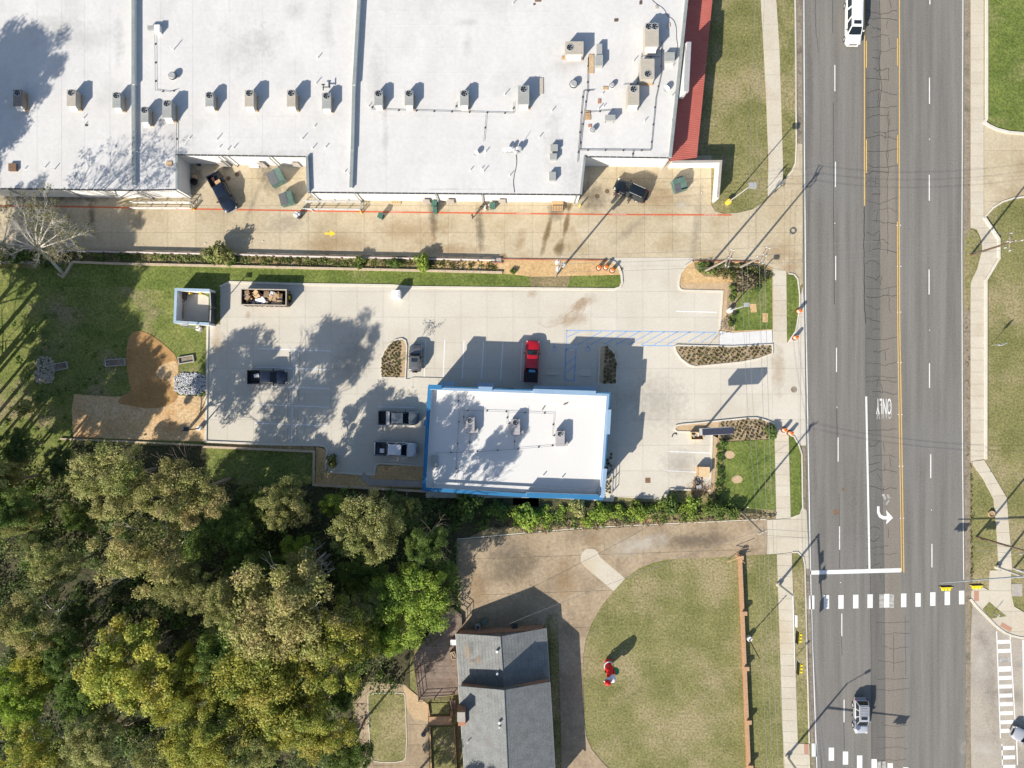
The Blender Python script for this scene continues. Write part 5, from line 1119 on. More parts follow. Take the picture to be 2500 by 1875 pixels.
    if 'ribs' in extras:
        m = MB()
        for i in range(9): m.box(((tt0+tt1)/2-.4, -wt*.75+i*wt*.19, H-.0), ((tt1-tt0)*.66, .03, .02))
        m.build('roof_ribs', pm, t, kind='stuff')
    if 'bars' in extras:
        for i in range(7): MB().box((tt0+.2+i*.22, 0, H+.03), (.05, wt*1.7, .03)).build('roof_bar', M['steel'], t)
    if 'spare' in extras: MB().cyl((-hl-.05, 0, .9), (-hl-.28, 0, .9), .38, n=18).build('spare_wheel', M['black'], t)
    m = MB(); m.cyl((cow+.1, -.1, zb(cow)+.07), (cow-.1, -.75, zb(cow)+.12), .012, n=4); m.cyl((cow+.1, .55, zb(cow)+.07), (cow-.1, -.05, zb(cow)+.12), .012, n=4); m.build('wiper', M['black'], t)
    return t
vehicle('suv', 'long white suv with sunroof driving down the road at the top', 'car', (2082, 110), (2084, -6), 2.2, 1.95, 'p_white', 'suv', ('sunroof', 'ribs'), 'vehicles on the road')
vehicle('suv', 'silver suv with roof bars just south of the crosswalk', 'car', (2101, 1789), (2101, 1706), 1.9, 1.72, 'p_silver', 'suv', ('rails', 'sunroof', 'bars'), 'vehicles on the road')
vehicle('car', 'silver car half out of frame on the side street crosswalk', 'car', (2472, 1785), (2552, 1824), 1.85, 1.5, 'p_silver', 'sedan', (), 'vehicles on the road')
vehicle('pickup_truck', 'dark navy pickup parked in the shaded middle stalls of the lot', 'truck', (701, 920.5), (606, 921), 1.95, 1.85, 'p_navy', 'pickup', ('chrome',), 'pickups parked in the lot')
vehicle('suv', 'boxy grey off road vehicle with spare wheel beside the west island', 'car', (1016.5, 842), (1013.5, 905), 1.85, 1.85, 'p_grey', 'jeep', ('spare', 'sunroof'), None)
vehicle('pickup_truck', 'red pickup with black bed cover parked in front of the blue building', 'truck', (1301, 832.5), (1295, 934), 2.0, 1.85, 'p_red', 'pickup', ('cover',), 'pickups parked in the lot')
vehicle('pickup_truck', 'slate grey pickup with a silver toolbox across its bed', 'truck', (1021.5, 1020.5), (924, 1019.5), 2.0, 1.85, 'p_slate', 'pickup', ('toolbox', 'chrome'), 'pickups parked in the lot')
vehicle('pickup_truck', 'silver white pickup with cargo in the bed, nearest the south kerb', 'truck', (1017, 1099), (915, 1094), 2.05, 1.85, 'p_bright', 'pickup', ('silverbed',), 'pickups parked in the lot')
vehicle('pickup_truck', 'navy pickup with cardboard in its bed, in the west loading bay', 'truck', (566, 514.5), (521, 426), 2.0, 1.88, 'p_navy', 'pickup', ('chrome',), None)
bs = vehicle('suv', 'black suv with driver door open near the east loading bay', 'car', (1503, 449), (1577.5, 482), 2.0, 1.9, 'p_black', 'suv', ('rails',), None)
MB().box((.75, 1.35, .85), (.95, .09, 1.0), R(58)).build('open_door', M['p_black'], bs)
def cbox(lbl, px, py, z, w, l, h, rz, mat='card', name='cardboard_box', group=None, flaps=True):
    x, y = P(px, py, z+h); t = thing(name, lbl, 'box', (x, y, z), rz, group); MB().box((0, 0, h/2), (w, l, h)).build('box', M[mat], t)
    if flaps: MB().box((0, l*.25, h+.012), (w, l*.48, .012), 0, 0, (.06, 0)).build('flap', M[mat], t)
    return t
cbox('opened cardboard box in the bed of the navy pickup in the west bay', 533, 447, .7, .8, .9, .4, R(30)); cbox('small pink and black bag in the rear of the navy pickup bed', 520, 437, .7, .35, .5, .3, R(20), 'clothbrown', 'cargo_bag', None, False)
cbox('white carton in the bed of the silver white pickup', 932.5, 1100.5, .7, .6, .6, .35, 0, 'whitecard', 'carton'); cbox('dark bundle at the tail of the silver white pickup bed', 924, 1090, .7, .4, .7, .3, R(10), 'clothdark', 'cargo_bundle', None, False)
cbox('pale blue flat box on the black bed cover of the red pickup', 1299, 904.5, 1.2, .9, .5, .08, 0, 'tarpblue', 'blue_box', None, False)
o = cbox('white frame lying in the bed of the navy pickup in the lot', 626, 917, .7, .7, .5, .25, R(10), 'whitecard', 'carton')
# ================================================================ DUMPSTERS, BINS, CONTAINER
def dumpster(lbl, px, py, w, l, h, rz, opened=False):
    x, y = P(px, py, h*.7); t = thing('dumpster', lbl, 'dumpster', (x, y, .055), rz, 'green steel dumpsters')
    m = MB(); prof = [(-w/2, .12), (w/2, .12), (w/2, h), (w*.08, h), (-w/2, h*.72)]
    m.v += [(a, -l/2, b) for a, b in prof]+[(a, l/2, b) for a, b in prof]; k = 5
    m.f += [(0, 1, 6, 5), (1, 2, 7, 6), (2, 3, 8, 7), (0, 5, 9, 4), (0, 4, 3, 2, 1), (5, 6, 7, 8, 9), (4, 9, 8, 3)]; m.m += [0]*7; m.build('body', M['dump'], t)
    a, b = (-w/2-.04, h*.72+.02), (w*.08, h+.03)
    n = 2
    for i in range(n):
        y0_, y1_ = -l/2+i*l/n+.01, -l/2+(i+1)*l/n-.01
        if opened and i == 0:
            lid = MB().box((w*.05+w*.32, (y0_+y1_)/2, h*.75), (w*.75, l/n, .05), 0, 0, (0, .5)).build('lid', M['lid'], t); continue
        mm = MB(); mm.add([(a[0], y0_, a[1]), (b[0], y0_, b[1]), (b[0], y1_, b[1]), (a[0], y1_, a[1]), (a[0], y0_, a[1]-.05), (b[0], y0_, b[1]-.05), (b[0], y1_, b[1]-.05), (a[0], y1_, a[1]-.05)], [(0, 1, 2, 3), (0, 4, 5, 1), (1, 5, 6, 2), (2, 6, 7, 3), (3, 7, 4, 0)])
        lid = mm.build('lid', M['lid'], t); rb = MB()
        for q in range(6):
            yy = y0_+(y1_-y0_)*(q+.5)/6; rb.cyl((a[0], yy, a[1]+.01), (b[0], yy, b[1]+.01), .022, n=4)
        rb.build('lid_ribs', M['lid'], lid)
    if opened: MB().box((-w*.2, -l*.25, h*.80), (w*.5, l*.42, .03)).build('dark_opening', M['black'], t)
    for s_ in (-1, 1): MB().box((0, s_*(l/2+.06), h*.55), (w*.5, .12, .14)).build('lift_pocket', M['dump'], t)
    for sx in (-1, 1):
        for sy in (-1, 1): MB().cyl((sx*w*.4, sy*l*.4-.04, .06), (sx*w*.4, sy*l*.4+.04, .06), .07, n=8).build('caster', M['black'], t)
    return t
dumpster('larger green dumpster with ribbed grey lid, tilted, in the west bay', 674, 433, 2.1, 1.9, 1.7, R(26)); dumpster('smaller green dumpster nearer the fire lane line in the west bay', 700, 485, 1.9, 1.7, 1.45, R(14))
dumpster('green dumpster with one lid open in the east loading bay', 1659, 452, 1.75, 1.8, 1.4, R(108), True)
def wbin(lbl, px, py, w, l, h, rz=0):
    x, y = P(px, py, h); t = thing('wheeled_bin', lbl, 'bin', (x, y, .055), rz, 'green wheeled bins'); m = MB(); m.box((0, 0, h/2), (w*.85, l*.85, h), 0, 0, None, 1.15); m.build('body', M['bin'], t); MB().box((0, .02, h+.03), (w*1.05, l*1.05, .07), 0, 0, (.06, 0)).build('lid', M['bin'], t); MB().cyl((-w/2, l*.45, h-.05), (w/2, l*.45, h-.05), .03, n=6).build('handle', M['black'], t)
    for s_ in (-1, 1): MB().cyl((s_*w*.45-.03, l*.4, .12), (s_*w*.45+.03, l*.4, .12), .12, n=10).build('wheel', M['black'], t)
wbin('green wheeled bin standing alone south of the fire lane line', 928.5, 526, .65, .75, 1.05, R(-20)); wbin('pale green topped bin beside the pile of rubbish by the wall', 1202, 502, .75, .8, .9); 
wb2 = wbin('tall green bin against the store wall by a downspout', 1062, 512, .55, .75, 1.1); wbin('open green bin pushed against the wall behind the tall green bin', 1060, 497, .7, .8, 1.0, R(-12))
t = thing('rubbish_drum', 'drum stuffed with white rubbish bags on the fire lane line', 'drum', (*P(726, 524, 1.0), .055)); MB().cyl((0, 0, 0), (0, 0, .95), .42, n=14).build('drum', M['darksteel'], t)
for q in ((-.15, -.05, 1.05, .38), (.22, .12, 1.0, .3), (.0, .25, 1.12, .25)): MB().sphere(q[:3], q[3], 9, sc=(1, 1, .8)).build('rubbish_bag', M['whitecard'] if q[0] < .1 else M['stone'], t, smooth=True)
t = thing('rubbish_heap', 'heap of bags and broken wood against the store wall', 'rubbish', (*P(1186, 503), .055))
for i in range(16): MB().box((rc.uniform(-.6, .6), rc.uniform(-.9, .9), .15+.2*rc.random()), (rc.uniform(.15, .7), rc.uniform(.08, .3), .12), rc.uniform(0, 3)).build('scrap', M[('whitecard', 'clothdark', 'card', 'darkwood')[i % 4]], t)
t = thing('wooden_pallet', 'pale wooden pallet leaning flat by the store wall', 'pallet', (*P(966, 490, .2), .06), R(-3))
for k in range(6): MB().box((-.62+k*.25, 0, .12), (.16, .95, .03)).build('slat', M['ply'], t)
for k in range(3): MB().box((0, -.4+k*.4, .06), (1.4, .08, .09)).build('runner', M['ply'], t)
t = thing('wooden_pallet', 'brown box and pallet stack on the dark stain near the store corner', 'pallet', (*P(1361, 500, .6), .055))
MB().box((0, .35, .35), (1.65, .6, .7)).build('box', M['wood'], t)
for k in range(7): MB().box((-.7+k*.23, -.5, .55), (.17, .8, .04)).build('slat', M['wood'], t)
for k in range(3): MB().box((0, -.8+k*.3, .3), (1.6, .07, .5)).build('runner', M['darkwood'], t)
t = thing('folded_board', 'large white folded board leaning against the west bay wall', 'board', (*P(619, 404, .3), .055), R(-8)); MB().box((-.28, 0, .25), (.75, .62, .05), 0, 0, (.4, .1)).build('panel', M['whitecard'], t); MB().box((.42, .05, .25), (.6, .62, .05), 0, 0, (.4, -.1)).build('panel', M['whitecard'], t)
for x, y, lb, mt, r_ in ((487, 402, 'dark bucket beside the bay wall behind the pickup', 'darksteel', .28), (475, 444, 'large black rubber tyre lying in the west bay shade', 'black', .5), (457, 465, 'white tub at the foot of the bay wall', 'refl', .3)):
    t = thing('discarded_'+('car_tyre' if 'tyre' in lb else 'bucket'), lb, 'tyre' if 'tyre' in lb else 'bucket', (*P(x, y), .055)); MB().band([(r_*.75*math.cos(i*.45), r_*.75*math.sin(i*.45)) for i in range(14)], r_*.45, 0, .3, True).build('ring', M[mt], t); MB().cyl((0, 0, 0), (0, 0, .06), r_*.6, n=12).build('base', M['black'], t)
cbox('small open wooden box in the west bay shade', 476, 432, .055, .8, .55, .25, 0, 'card', 'wooden_box'); 
# roll off container
t = thing('roll_off_container', 'long open steel container full of cardboard boxes', 'container', (*P(645, 726, 1.6), .055), R(-1)); L_, W_, H_ = 6.35, 2.2, 1.65
for q in ((0, W_/2, L_, .08), (0, -W_/2, L_, .08)): MB().box((q[0], q[1], H_/2+.1), (q[2], q[3], H_)).build('side_wall', M['darkwood'], t)
for x in (-L_/2, L_/2): MB().box((x, 0, H_/2+.1), (.08, W_, H_)).build('end_wall', M['darkwood'], t)
MB().box((0, 0, .2), (L_, W_, .1)).build('floor', M['black'], t); MB().band([(-L_/2, -W_/2), (L_/2, -W_/2), (L_/2, W_/2), (-L_/2, W_/2)], .13, H_+.1, H_+.17, True).build('top_rail', M['stonetan'], t)
for k in range(9):
    for s_ in (-1, 1): MB().box((-L_/2+.4+k*.7, s_*(W_/2+.07), H_/2+.1), (.09, .07, H_*.9)).build('rib', M['darkwood'], t)
MB().box((L_/2+.22, .0, .6), (.3, 1.2, .6)).build('hook_end', M['black'], t); MB().box((L_/2+.2, .1, 1.0), (.16, .5, .3)).build('ladder_plate', M['sigyellow'], t)
cx0, cy0 = P(645, 726, 1.6); names_ = ['brown', 'flattened brown', 'torn tan', 'pale', 'creased brown', 'square tan', 'narrow tan', 'white printed']
spots_ = ['at the west end', 'by the north side', 'in the middle', 'by the south side', 'at the east end', 'right of the middle', 'left of the middle', 'in the corner']
for i in range(56):
    x = cx0+rc.uniform(-2.75, 2.35); y = cy0+rc.uniform(-.85, .85); z = .3+rc.random()*.5+(.55 if i > 22 else 0); w_, l_ = rc.uniform(.35, .85), rc.uniform(.3, .75)
    wh = rc.random() < .2; o = MB().box((0, 0, 0), (w_, l_, rc.uniform(.05, .4))).build('cardboard_box', M['whitecard'] if wh else M['card']); o.location = (x, y, z+.2); o.rotation_euler = (rc.uniform(-.35, .35), rc.uniform(-.35, .35), rc.uniform(0, 3.1))
    tag(o, 'white carton among the boxes heaped in the long steel container' if wh else 'brown cardboard box in the heap inside the long steel container', 'box', 'boxes heaped in the container')
t = thing('utility_cabinet', 'white utility box with ribbed side at the north edge of the lot', 'utility box', (*P(966.5, 718.5, 1.5), .055)); MB().box((0, 0, .75), (1.15, 1.1, 1.5)).build('cabinet', M['refl'], t); MB().box((0, 0, 1.52), (1.2, 1.15, .04)).build('lid', M['refl'], t)
for k in range(4): MB().box((.42, -.4+k*.25, 1.545), (.3, .14, .02)).build('louvre', M['steel'], t)
# wheel stops
ws = None
for i, (x, y, v) in enumerate([(706.6, 876, 1), (730, 877, 1), (705, 921.5, 1), (728.5, 922, 1), (703, 967.5, 1), (726.6, 967.5, 1), (701, 1012.5, 1), (724.7, 1013.5, 1), (699, 1059.5, 1), (723, 1059.5, 1), (1348.5, 913.5, 0), (1429, 916.5, 0), (1500, 1000, 9)][:12]):
    if ws is None: ws = MB().box((0, 0, .065), (.17, 1.83, .13), 0, 0, None, .93).build('wheel_stop', M['kerb']); o = ws
    else: o = ws.copy(); C.objects.link(o)
    o.location = (*P(x, y), .05); o.rotation_euler = (0, 0, R(1.5) if v else R(88.5)); row = ['first', 'second', 'third', 'fourth', 'fifth'][i//2] if v else ''
    tag(o, (f'concrete wheel stop {"left" if i % 2 == 0 else "right"} of the centre line, {row} stall row from the top' if v else ('concrete wheel stop nearest the red pickup', 'concrete wheel stop nearest the eastern planter island')[i-10]), 'wheel stop', 'concrete wheel stops')
# traffic drums
def drum(lbl, px, py):
    x, y = P(px, py, 1.0); t = thing('traffic_drum', lbl, 'traffic drum', (x, y, .055), 0, 'orange traffic drums'); z = 0
    MB().cyl((0, 0, 0), (0, 0, .06), .42, n=16).build('rubber_base', M['rubber'], t)
    for k, (h, r0, r1, mt) in enumerate(((.3, .29, .285, 'orange'), (.15, .28, .275, 'refl'), (.15, .27, .265, 'orange'), (.15, .26, .255, 'refl'), (.2, .25, .235, 'orange'))): MB().cyl((0, 0, .06+z), (0, 0, .06+z+h), r0, r1, 16).build('band' if mt == 'refl' else 'body', M[mt], t); z += h
    MB().box((0, 0, 1.06), (.24, .06, .1)).build('handle', M['orange'], t)
for lb, x, y in (('orange drum westernmost of three at the east end of the clay strip', 1463.5, 651.5), ('orange drum in the middle of three at the end of the clay strip', 1480.5, 650.5), ('orange drum nearest the kerb curve, lowest of the three on the clay', 1496.5, 658), ('orange drum leaning by the road beside the entry verge', 1955, 758), ('orange drum at the tip of the verge north of the wide driveway', 1946.5, 823), ('orange drum western of two on the wide driveway sidewalk', 1919, 1050), ('orange drum eastern of two by the lower verge tip', 1934, 1058)): drum(lb, x, y)
# ================================================================ POLES, SIGNALS, WIRES
def pole_pts(base, top, h): return Vector((*P(*base), 0)), PV(*top, h)
def crossarm(t, c, L_, ang, z, mat='pole', pins=3, w=.1):
    d = Vector((math.cos(ang), math.sin(ang), 0)); a, b = c-d*L_/2, c+d*L_/2; a.z = b.z = z
    ar = MB().cyl(a, b, w*.6, n=4).build('crossarm', M[mat], t)
    for i in range(pins): q = a.lerp(b, (i+.15)/(pins-.7) if pins > 1 else .5); MB().cyl(q+Vector((0, 0, .05)), q+Vector((0, 0, .35)), .07, .05, 7).build('insulator', M['insul'], ar)
def upole(lbl, base, top, h, r=.17, mat='pole', arms=(), cans=0, cat='utility pole', rz=0):
    a, b = pole_pts(base, top, h); t = thing('utility_pole', lbl, cat, (0, 0, 0), 0, 'utility poles'); MB().cyl(a, b, r, r*.65, 10).build('pole', M[mat], t)
    for dz, L_, ang, off in arms: c = a.lerp(b, (h+dz)/h)+Vector((math.cos(ang+1.57)*off, math.sin(ang+1.57)*off, 0)); crossarm(t, c, L_, ang, h+dz)
    for i in range(cans):
        an = 2.2+i*2.1; c = a.lerp(b, (h-1.6)/h)+Vector((math.cos(an)*.5, math.sin(an)*.5, 0)); k = MB().cyl(c, c+Vector((0, 0, .95)), .27, n=12).build('transformer', M['insul'], t); MB().cyl(c+Vector((0, 0, .95)), c+Vector((0, 0, 1.15)), .08, n=6).build('bushing', M['insul'], k)
    return a, b
A1 = upole('pole with double crossarms at the west of the pair by the entry', (1722, 661), (1782, 630), 10.8, arms=((-.2, 2.5, R(72), .18), (-.2, 2.5, R(72), -.18), (-1.3, 1.5, R(72), 0)))
A2 = upole('pole with twin crossarms and coiled cable by the west sidewalk', (1806, 653), (1867, 623), 10.8, arms=((-.2, 2.4, R(66), .2), (-.2, 2.4, R(66), -.2), (-1.5, 1.2, R(0), 0)))
A3 = upole('pole with three pale transformer cans on the clay strip', (1356, 674), (1367, 644), 9.6, arms=((-.2, 2.2, R(75), 0), ), cans=3)
A4 = upole('brown pole with crossarms standing in the east grass island', (2370, 623), (2478, 588), 9.6, mat='brownpole', arms=((-.2, 2.2, R(5), 0), (-.9, 2.6, R(86), .1), (-1.6, 1.6, R(60), 0)))
A5 = upole('pale leaning pole at the corner of the clay bank by the drive', (1809, 1249), (1861, 1300), 10.5, arms=((-.2, 1.2, R(20), 0), (-.8, .8, R(80), 0)))
A6 = upole('dark pole casting a long shadow on the east verge lawn', (2384, 1311), (2510, 1347), 9.8, mat='brownpole', arms=((-.3, 2.2, R(20), 0),))
MB().band([(*(Vector(P(1868, 665, 6.0))+Vector((.42*math.cos(i*.45), .42*math.sin(i*.45)))),) for i in range(14)], .12, 5.9, 6.05, True)
m = MB().band([(.4*math.cos(i*.45), .4*math.sin(i*.45)) for i in range(14)], .16, 0, .1, True); tag(m.build('cable_coil', M['black'], loc=(*P(1871, 667, 5.5), 5.5)), 'black coil of spare cable hanging beside the sidewalk pole', 'cable coil')
def lightpole(lbl, base, h, top, basemat='whitewall', head=.7, polemat='steel', arm=True):
    a, b = pole_pts(base, top, h); t = thing('light_pole', lbl, 'light pole', (0, 0, 0), 0, 'parking and street light poles'); MB().cyl(a, a+Vector((0, 0, .8)), .36, n=16).build('base', M[basemat], t); MB().cyl(a, b, .10, .07, 8).build('pole', M[polemat], t)
    d = Vector((.8, .35, 0)) if arm else Vector((.01, 0, 0)); MB().cyl(b, b+d*.4, .05, n=6).build('arm', M[polemat], t); MB().box(tuple(b+d*.75), (head, head*.8, .16)).build('lamp_head', M[polemat], t)
lightpole('tall light pole on a yellow base in the lawn by the store', (1776, 495), 8.8, (1826, 458), 'arrow', .95)
lightpole('light pole on a white base in the mulch by the pole bed', (1779, 759), 6.0, (1812, 749)); lightpole('light pole on a white base south of the waste enclosure', (489, 803), 6.0, (442, 795)); lightpole('light pole on a white base in the straw covered ground', (490, 1045), 6.0, (444, 1052), polemat='darksteel')
lightpole('low light pole at the east side of the garden wall', (1826, 1556), 5.4, (1854, 1607), polemat='brownpole', head=.15, arm=False)
def signal_head(parent, x, y, z, n=3, along=0.0, white=False):
    m = MB().box((0, 0, 0), (1.15, .12, .42)); hd = m.build('signal_head', M['sigyellow'], parent, loc=(x, y, z)); hd.rotation_euler = (0, 0, along); hd.scale = (1.25, 1.3, 1.25)
    for k in range(n): MB().cyl((-.36+k*.36, -.1, 0), (-.36+k*.36, -.34, .0), .15, n=10).build('visor', M['sigyellow'], hd)
    MB().box((0, .09, .0), (1.35, .05, .62)).build('backplate', M['black'], hd)
def mast(lbl, base, top, h, arm_end, lum=None, heads=(), sign=None, along=0.0):
    a, b = pole_pts(base, top, h); t = thing('signal_mast', lbl, 'traffic signal', (0, 0, 0), 0, 'signal masts'); MB().cyl(a, a+Vector((0, 0, .5)), .34, n=14).build('base', M['walk'], t); MB().cyl(a, b, .19, .15, 12).build('pole', M['steel'], t)
    e = arm_end if isinstance(arm_end, Vector) else PV(*arm_end, h+.25); MB().cyl(b-Vector((0, 0, .1)), e, .13, .06, 10).build('mast_arm', M['steel'], t)
    if lum: c = b+Vector((0, 0, 2.6)); MB().cyl(b, c, .14, .10, 10).build('upper_pole', M['steel'], t); MB().cyl(c, c+lum, .06, n=6).build('lamp_arm', M['steel'], t); MB().box(tuple(c+lum*1.08), (.8, .32, .14), math.atan2(lum.y, lum.x)).build('lamp_head', M['darksteel'], t)
    for hd_ in heads:
        x, y = hd_[:2] if isinstance(hd_, Vector) else P(*hd_, h)
        signal_head(t, x, y, h-.1, along=along)
    if sign: x, y = P(*sign, h); MB().box((x, y, h), (.18, 1.6, .45)).build('street_name_sign', M['refl'], t)
mast('signal mast on the west sidewalk with arm along the road', (1900, 1426), (1937, 1455), 5.6, (1941, 1634), None, ((1949, 1557), (1951, 1632)), (1943.5, 1516), R(86))
mast('signal mast on the east corner with arm over the road', (2433, 1384), (2499, 1408), 5.6, (2296, 1423), None, ((2311, 1434), (2385.5, 1430)), None, R(2))
b7 = Vector((*P(1921, 1846), 5.6))
mast('signal mast at the bottom corner with arm and street lamp', (1921, 1846), (1960, 1901), 5.6, b7+Vector((11.2, -1.8, .3)), Vector((2.4, 1.2, .3)), (b7+Vector((4.6, -.8, 0)), b7+Vector((10.6, -1.8, 0))), None)
for x in (2000, 2085): pass
tt = thing('east_signal_arm', 'steel arm crossing to the east corner signal pole', 'traffic signal', (0, 0, 0)); MB().cyl(PV(2481, 1390, 5.2), PV(2540, 1412, 5.4), .12, .08, 8).build('mast_arm', M['steel'], tt); MB().cyl((*P(2475, 1388), 0), (*P(2475, 1388), 5.2), .15, n=10).build('pole', M['steel'], tt)
def wire(lbl, a, b, sag=.6, r=.018):
    n = 14; pts = [a.lerp(b, i/n)-Vector((0, 0, sag*4*(i/n)*(1-i/n))) for i in range(n+1)]; o = MB().tube(pts, r, 4).build('overhead_wire', M['wire']); tag(o, lbl, 'wire', 'overhead wires')
t1, t2, t3, t4, t5, t6 = A1[1], A2[1], A3[1], A4[1], A5[1], A6[1]
south = Vector((*P(1842, 2100), 9.5))
nw_ = ('southern', 'middle', 'northern')
for i, dy in enumerate((-1.1, 0, 1.1)):
    wire('%s overhead wire between the two entry poles' % nw_[i], t1+Vector((0, dy, .1)), t2+Vector((0, dy, .1)), .2); wire('%s overhead wire crossing the road to the island pole' % nw_[i], t2+Vector((0, dy, .1)), t4+Vector((.2, dy, .1)), 1.0)
    wire('%s overhead wire from transformer pole to entry poles' % nw_[i], t3+Vector((0, dy, .1)), t1+Vector((0, dy, .1)), .5)
for dx in (-.35, .35): wire('%s overhead wire running south over the sod lawn' % ('western' if dx < 0 else 'eastern'), t2+Vector((dx-2.2, -1, -1)), t5+Vector((dx, 0, -.3)), 1.2); wire('%s overhead wire running south over the garden wall' % ('western' if dx < 0 else 'eastern'), t5+Vector((dx, 0, -.3)), south+Vector((dx, 0, 0)), 1.2); wire('%s overhead wire above the west sidewalk' % ('western' if dx < 0 else 'eastern'), t2+Vector((dx+.2, 0, -1.5)), Vector((*P(1880+dx*20, 2100), 7.0)), 1.4, .024)
for dx in (-.4, .4): wire('%s overhead wire running north beside the store lawn' % ('western' if dx < 0 else 'eastern'), t2+Vector((dx-1.5, 1, -.4)), Vector((*P(1824+dx*30, -300), 9)), 1.2); wire('%s overhead wire crossing the road above the crosswalk' % ('southern' if dx < 0 else 'northern'), t5+Vector((0, dx, -.2)), t6+Vector((0, dx, 0)), .8)
wire('service wire from the leaning pole to the house roof', t5+Vector((0, 0, -1)), Vector((*P(1195, 1543, 3.2), 3.2)), 1.2, .022)
# signs
def post_sign(lbl, base, h, w, sh, rz, mat='refl', txt=None):
    x, y = P(*base); t = thing('road_sign', lbl, 'sign', (x, y, .05), rz); MB().cyl((0, 0, 0), (0, 0, h), .035, n=6).build('post', M['steel'], t); MB().box((0, 0, h-sh/2), (w, .03, sh)).build('sign_panel', M[mat], t)
post_sign('small road sign on a thin post in the east lawn', (2419, 843), 2.8, .75, .95, R(25)); post_sign('road sign post at the corner of the lawn and sidewalk', (1868, 465), 2.9, .65, .9, R(30)); post_sign('small sign post in the diamond of grass at the corner', (2422, 1497), 1.4, .5, .3, R(60)); post_sign('short sign post on the verge between the two signal heads', (1942, 1603), 1.8, .5, .3, R(0))
t = thing('pylon_sign', 'tall pylon sign cabinet on one pole above the planting bed', 'sign', (*P(1722, 1044), 0), R(3)); cxs = P(1752.5, 1053, 6.4); bx_, by_ = P(1722, 1044)
MB().cyl((0, 0, 0), (0, 0, 5.4), .17, n=10).build('pole', M['darksteel'], t); ox_, oy_ = cxs[0]-bx_, cxs[1]-by_
MB().box((ox_+.0, oy_, 5.9), (4.25, .86, 1.25)).build('cabinet', M['signface'], t); MB().box((ox_-2.14, oy_, 5.9), (.05, .9, 1.3)).build('end_panel', M['steel'], t)
for s_ in (-1, 1): MB().box((ox_, oy_+s_*.44, 5.9), (4.1, .03, 1.1)).build('sign_face', M['refl'], t)
t = thing('scrap_crate', 'open plywood crate holding white and brown scrap below the sign', 'crate', (*P(1702, 1064, .7), .055))
for q in ((-.85, 0, .06, 1.05), (.85, 0, .06, 1.05), (0, -.5, 1.7, .06), (0, .5, 1.7, .06)): MB().box((q[0], q[1], .4), (q[2], q[3], .8)).build('panel', M['ply'], t)
MB().box((0, 0, .08), (1.6, .95, .06)).build('base', M['wood'], t)
for i in range(12): tag(MB().box((rc.uniform(-.6, .6), rc.uniform(-.35, .35), .2+.5*rc.random()), (rc.uniform(.2, .8), rc.uniform(.1, .3), .1), rc.uniform(0, 3)).build('scrap_piece', M[('whitecard', 'ply', 'iron', 'whitecard')[i % 4]], t, loc=None))
t = thing('plywood_crate', 'closed pale plywood crate at the east edge of the lot', 'crate', (*P(1719, 1152, .95), .055), R(-2)); MB().box((0, 0, .48), (1.45, 1.3, .95)).build('crate_body', M['wood'], t); MB().box((0, 0, .97), (1.55, 1.4, .04)).build('lid', M['ply'], t); MB().box((-.82, 0, .45), (.08, 1.3, .85)).build('leaning_panel', M['wood'], t)
t = thing('wheelbarrow', 'upturned wheelbarrow with a large wheel by the debris', 'wheelbarrow', (*P(1703, 1176, .4), .055), R(-30)); MB().band([(.42*math.cos(i*.45), .42*math.sin(i*.45)) for i in range(14)], .14, .25, .37, True).build('wheel', M['black'], t); MB().cyl((-.6, .6, .3), (.5, -.7, .35), .04, n=6).build('handle', M['darksteel'], t); MB().cyl((-.7, -.1, .3), (.3, -.9, .35), .04, n=6).build('handle', M['darksteel'], t); MB().box((.55, -.55, .35), (.75, .6, .12), R(40), 0, (.3, .2)).build('tray', M['steel'], t)
MB().cyl((0, 0, .24), (0, 0, .38), .08, n=8).build('hub', M['darksteel'], t)
m = MB()
for i in range(150):
    x, y = rc.gauss(1705, 16), rc.gauss(1196, 7); a = rc.uniform(0, 6.28); l = rc.uniform(.2, .9); p = Vector((*P(x, y), .1+rc.random()*.3)); m.cyl(p, p+Vector((math.cos(a)*l, math.sin(a)*l, rc.uniform(-.1, .3))), .025, n=4)
m.build('branch_debris', M['wood'], kind='stuff')
t = thing('hose_reel', 'small dark curved hose lying on the lot west of the sign', 'hose', (*P(1646, 1062), .06)); MB().band([(-.35, -.3), (-.25, .05), (0, .22), (.25, .2), (.3, .0)], .1, 0, .1).build('hose', M['darksteel'], t)
for q, l in (((1480, 670), 'dark green tyre like ring'),): pass
t = thing('yard_barrel', 'small pale planter tub in the east verge by the sidewalk', 'tub', (*P(2418, 1254), .09)); MB().band([(.42*math.cos(i*.45), .42*math.sin(i*.45)) for i in range(14)], .08, 0, .25, True).build('rim', M['wood'], t); MB().cyl((0, 0, 0), (0, 0, .12), .38, n=12).build('soil', M['mulch'], t)
m = MB()
for q in (((1787, 1343), (1827, 1332)), ((1787, 1343), (1808, 1355))): m.cyl(Vector((*P(*q[0]), .6)), Vector((*P(*q[1]), .9)), .04, n=5)
for q in (((1773, 1371), (1803, 1354)), ((1800, 1358), (1812, 1370))): m.cyl(Vector((*P(*q[0]), .3)), Vector((*P(*q[1]), 1.2)), .05, n=5)
tag(m.build('gate_post_braces', M['wood']), 'timber braces propped at the north end of the brick wall', 'brace')
t = thing('east_handrail', 'sloping steel handrail at the south east corner of the blue building', 'railing', (0, 0, 0)); rail(t, P(1473, 1178, 1), P(1503, 1140, 1), 1.0, .1, mat='steel', name='rail_frame'); rail(t, P(1494, 1208, 1), P(1497, 1145, 1), 1.0, .1, mat='steel', name='rail_frame')
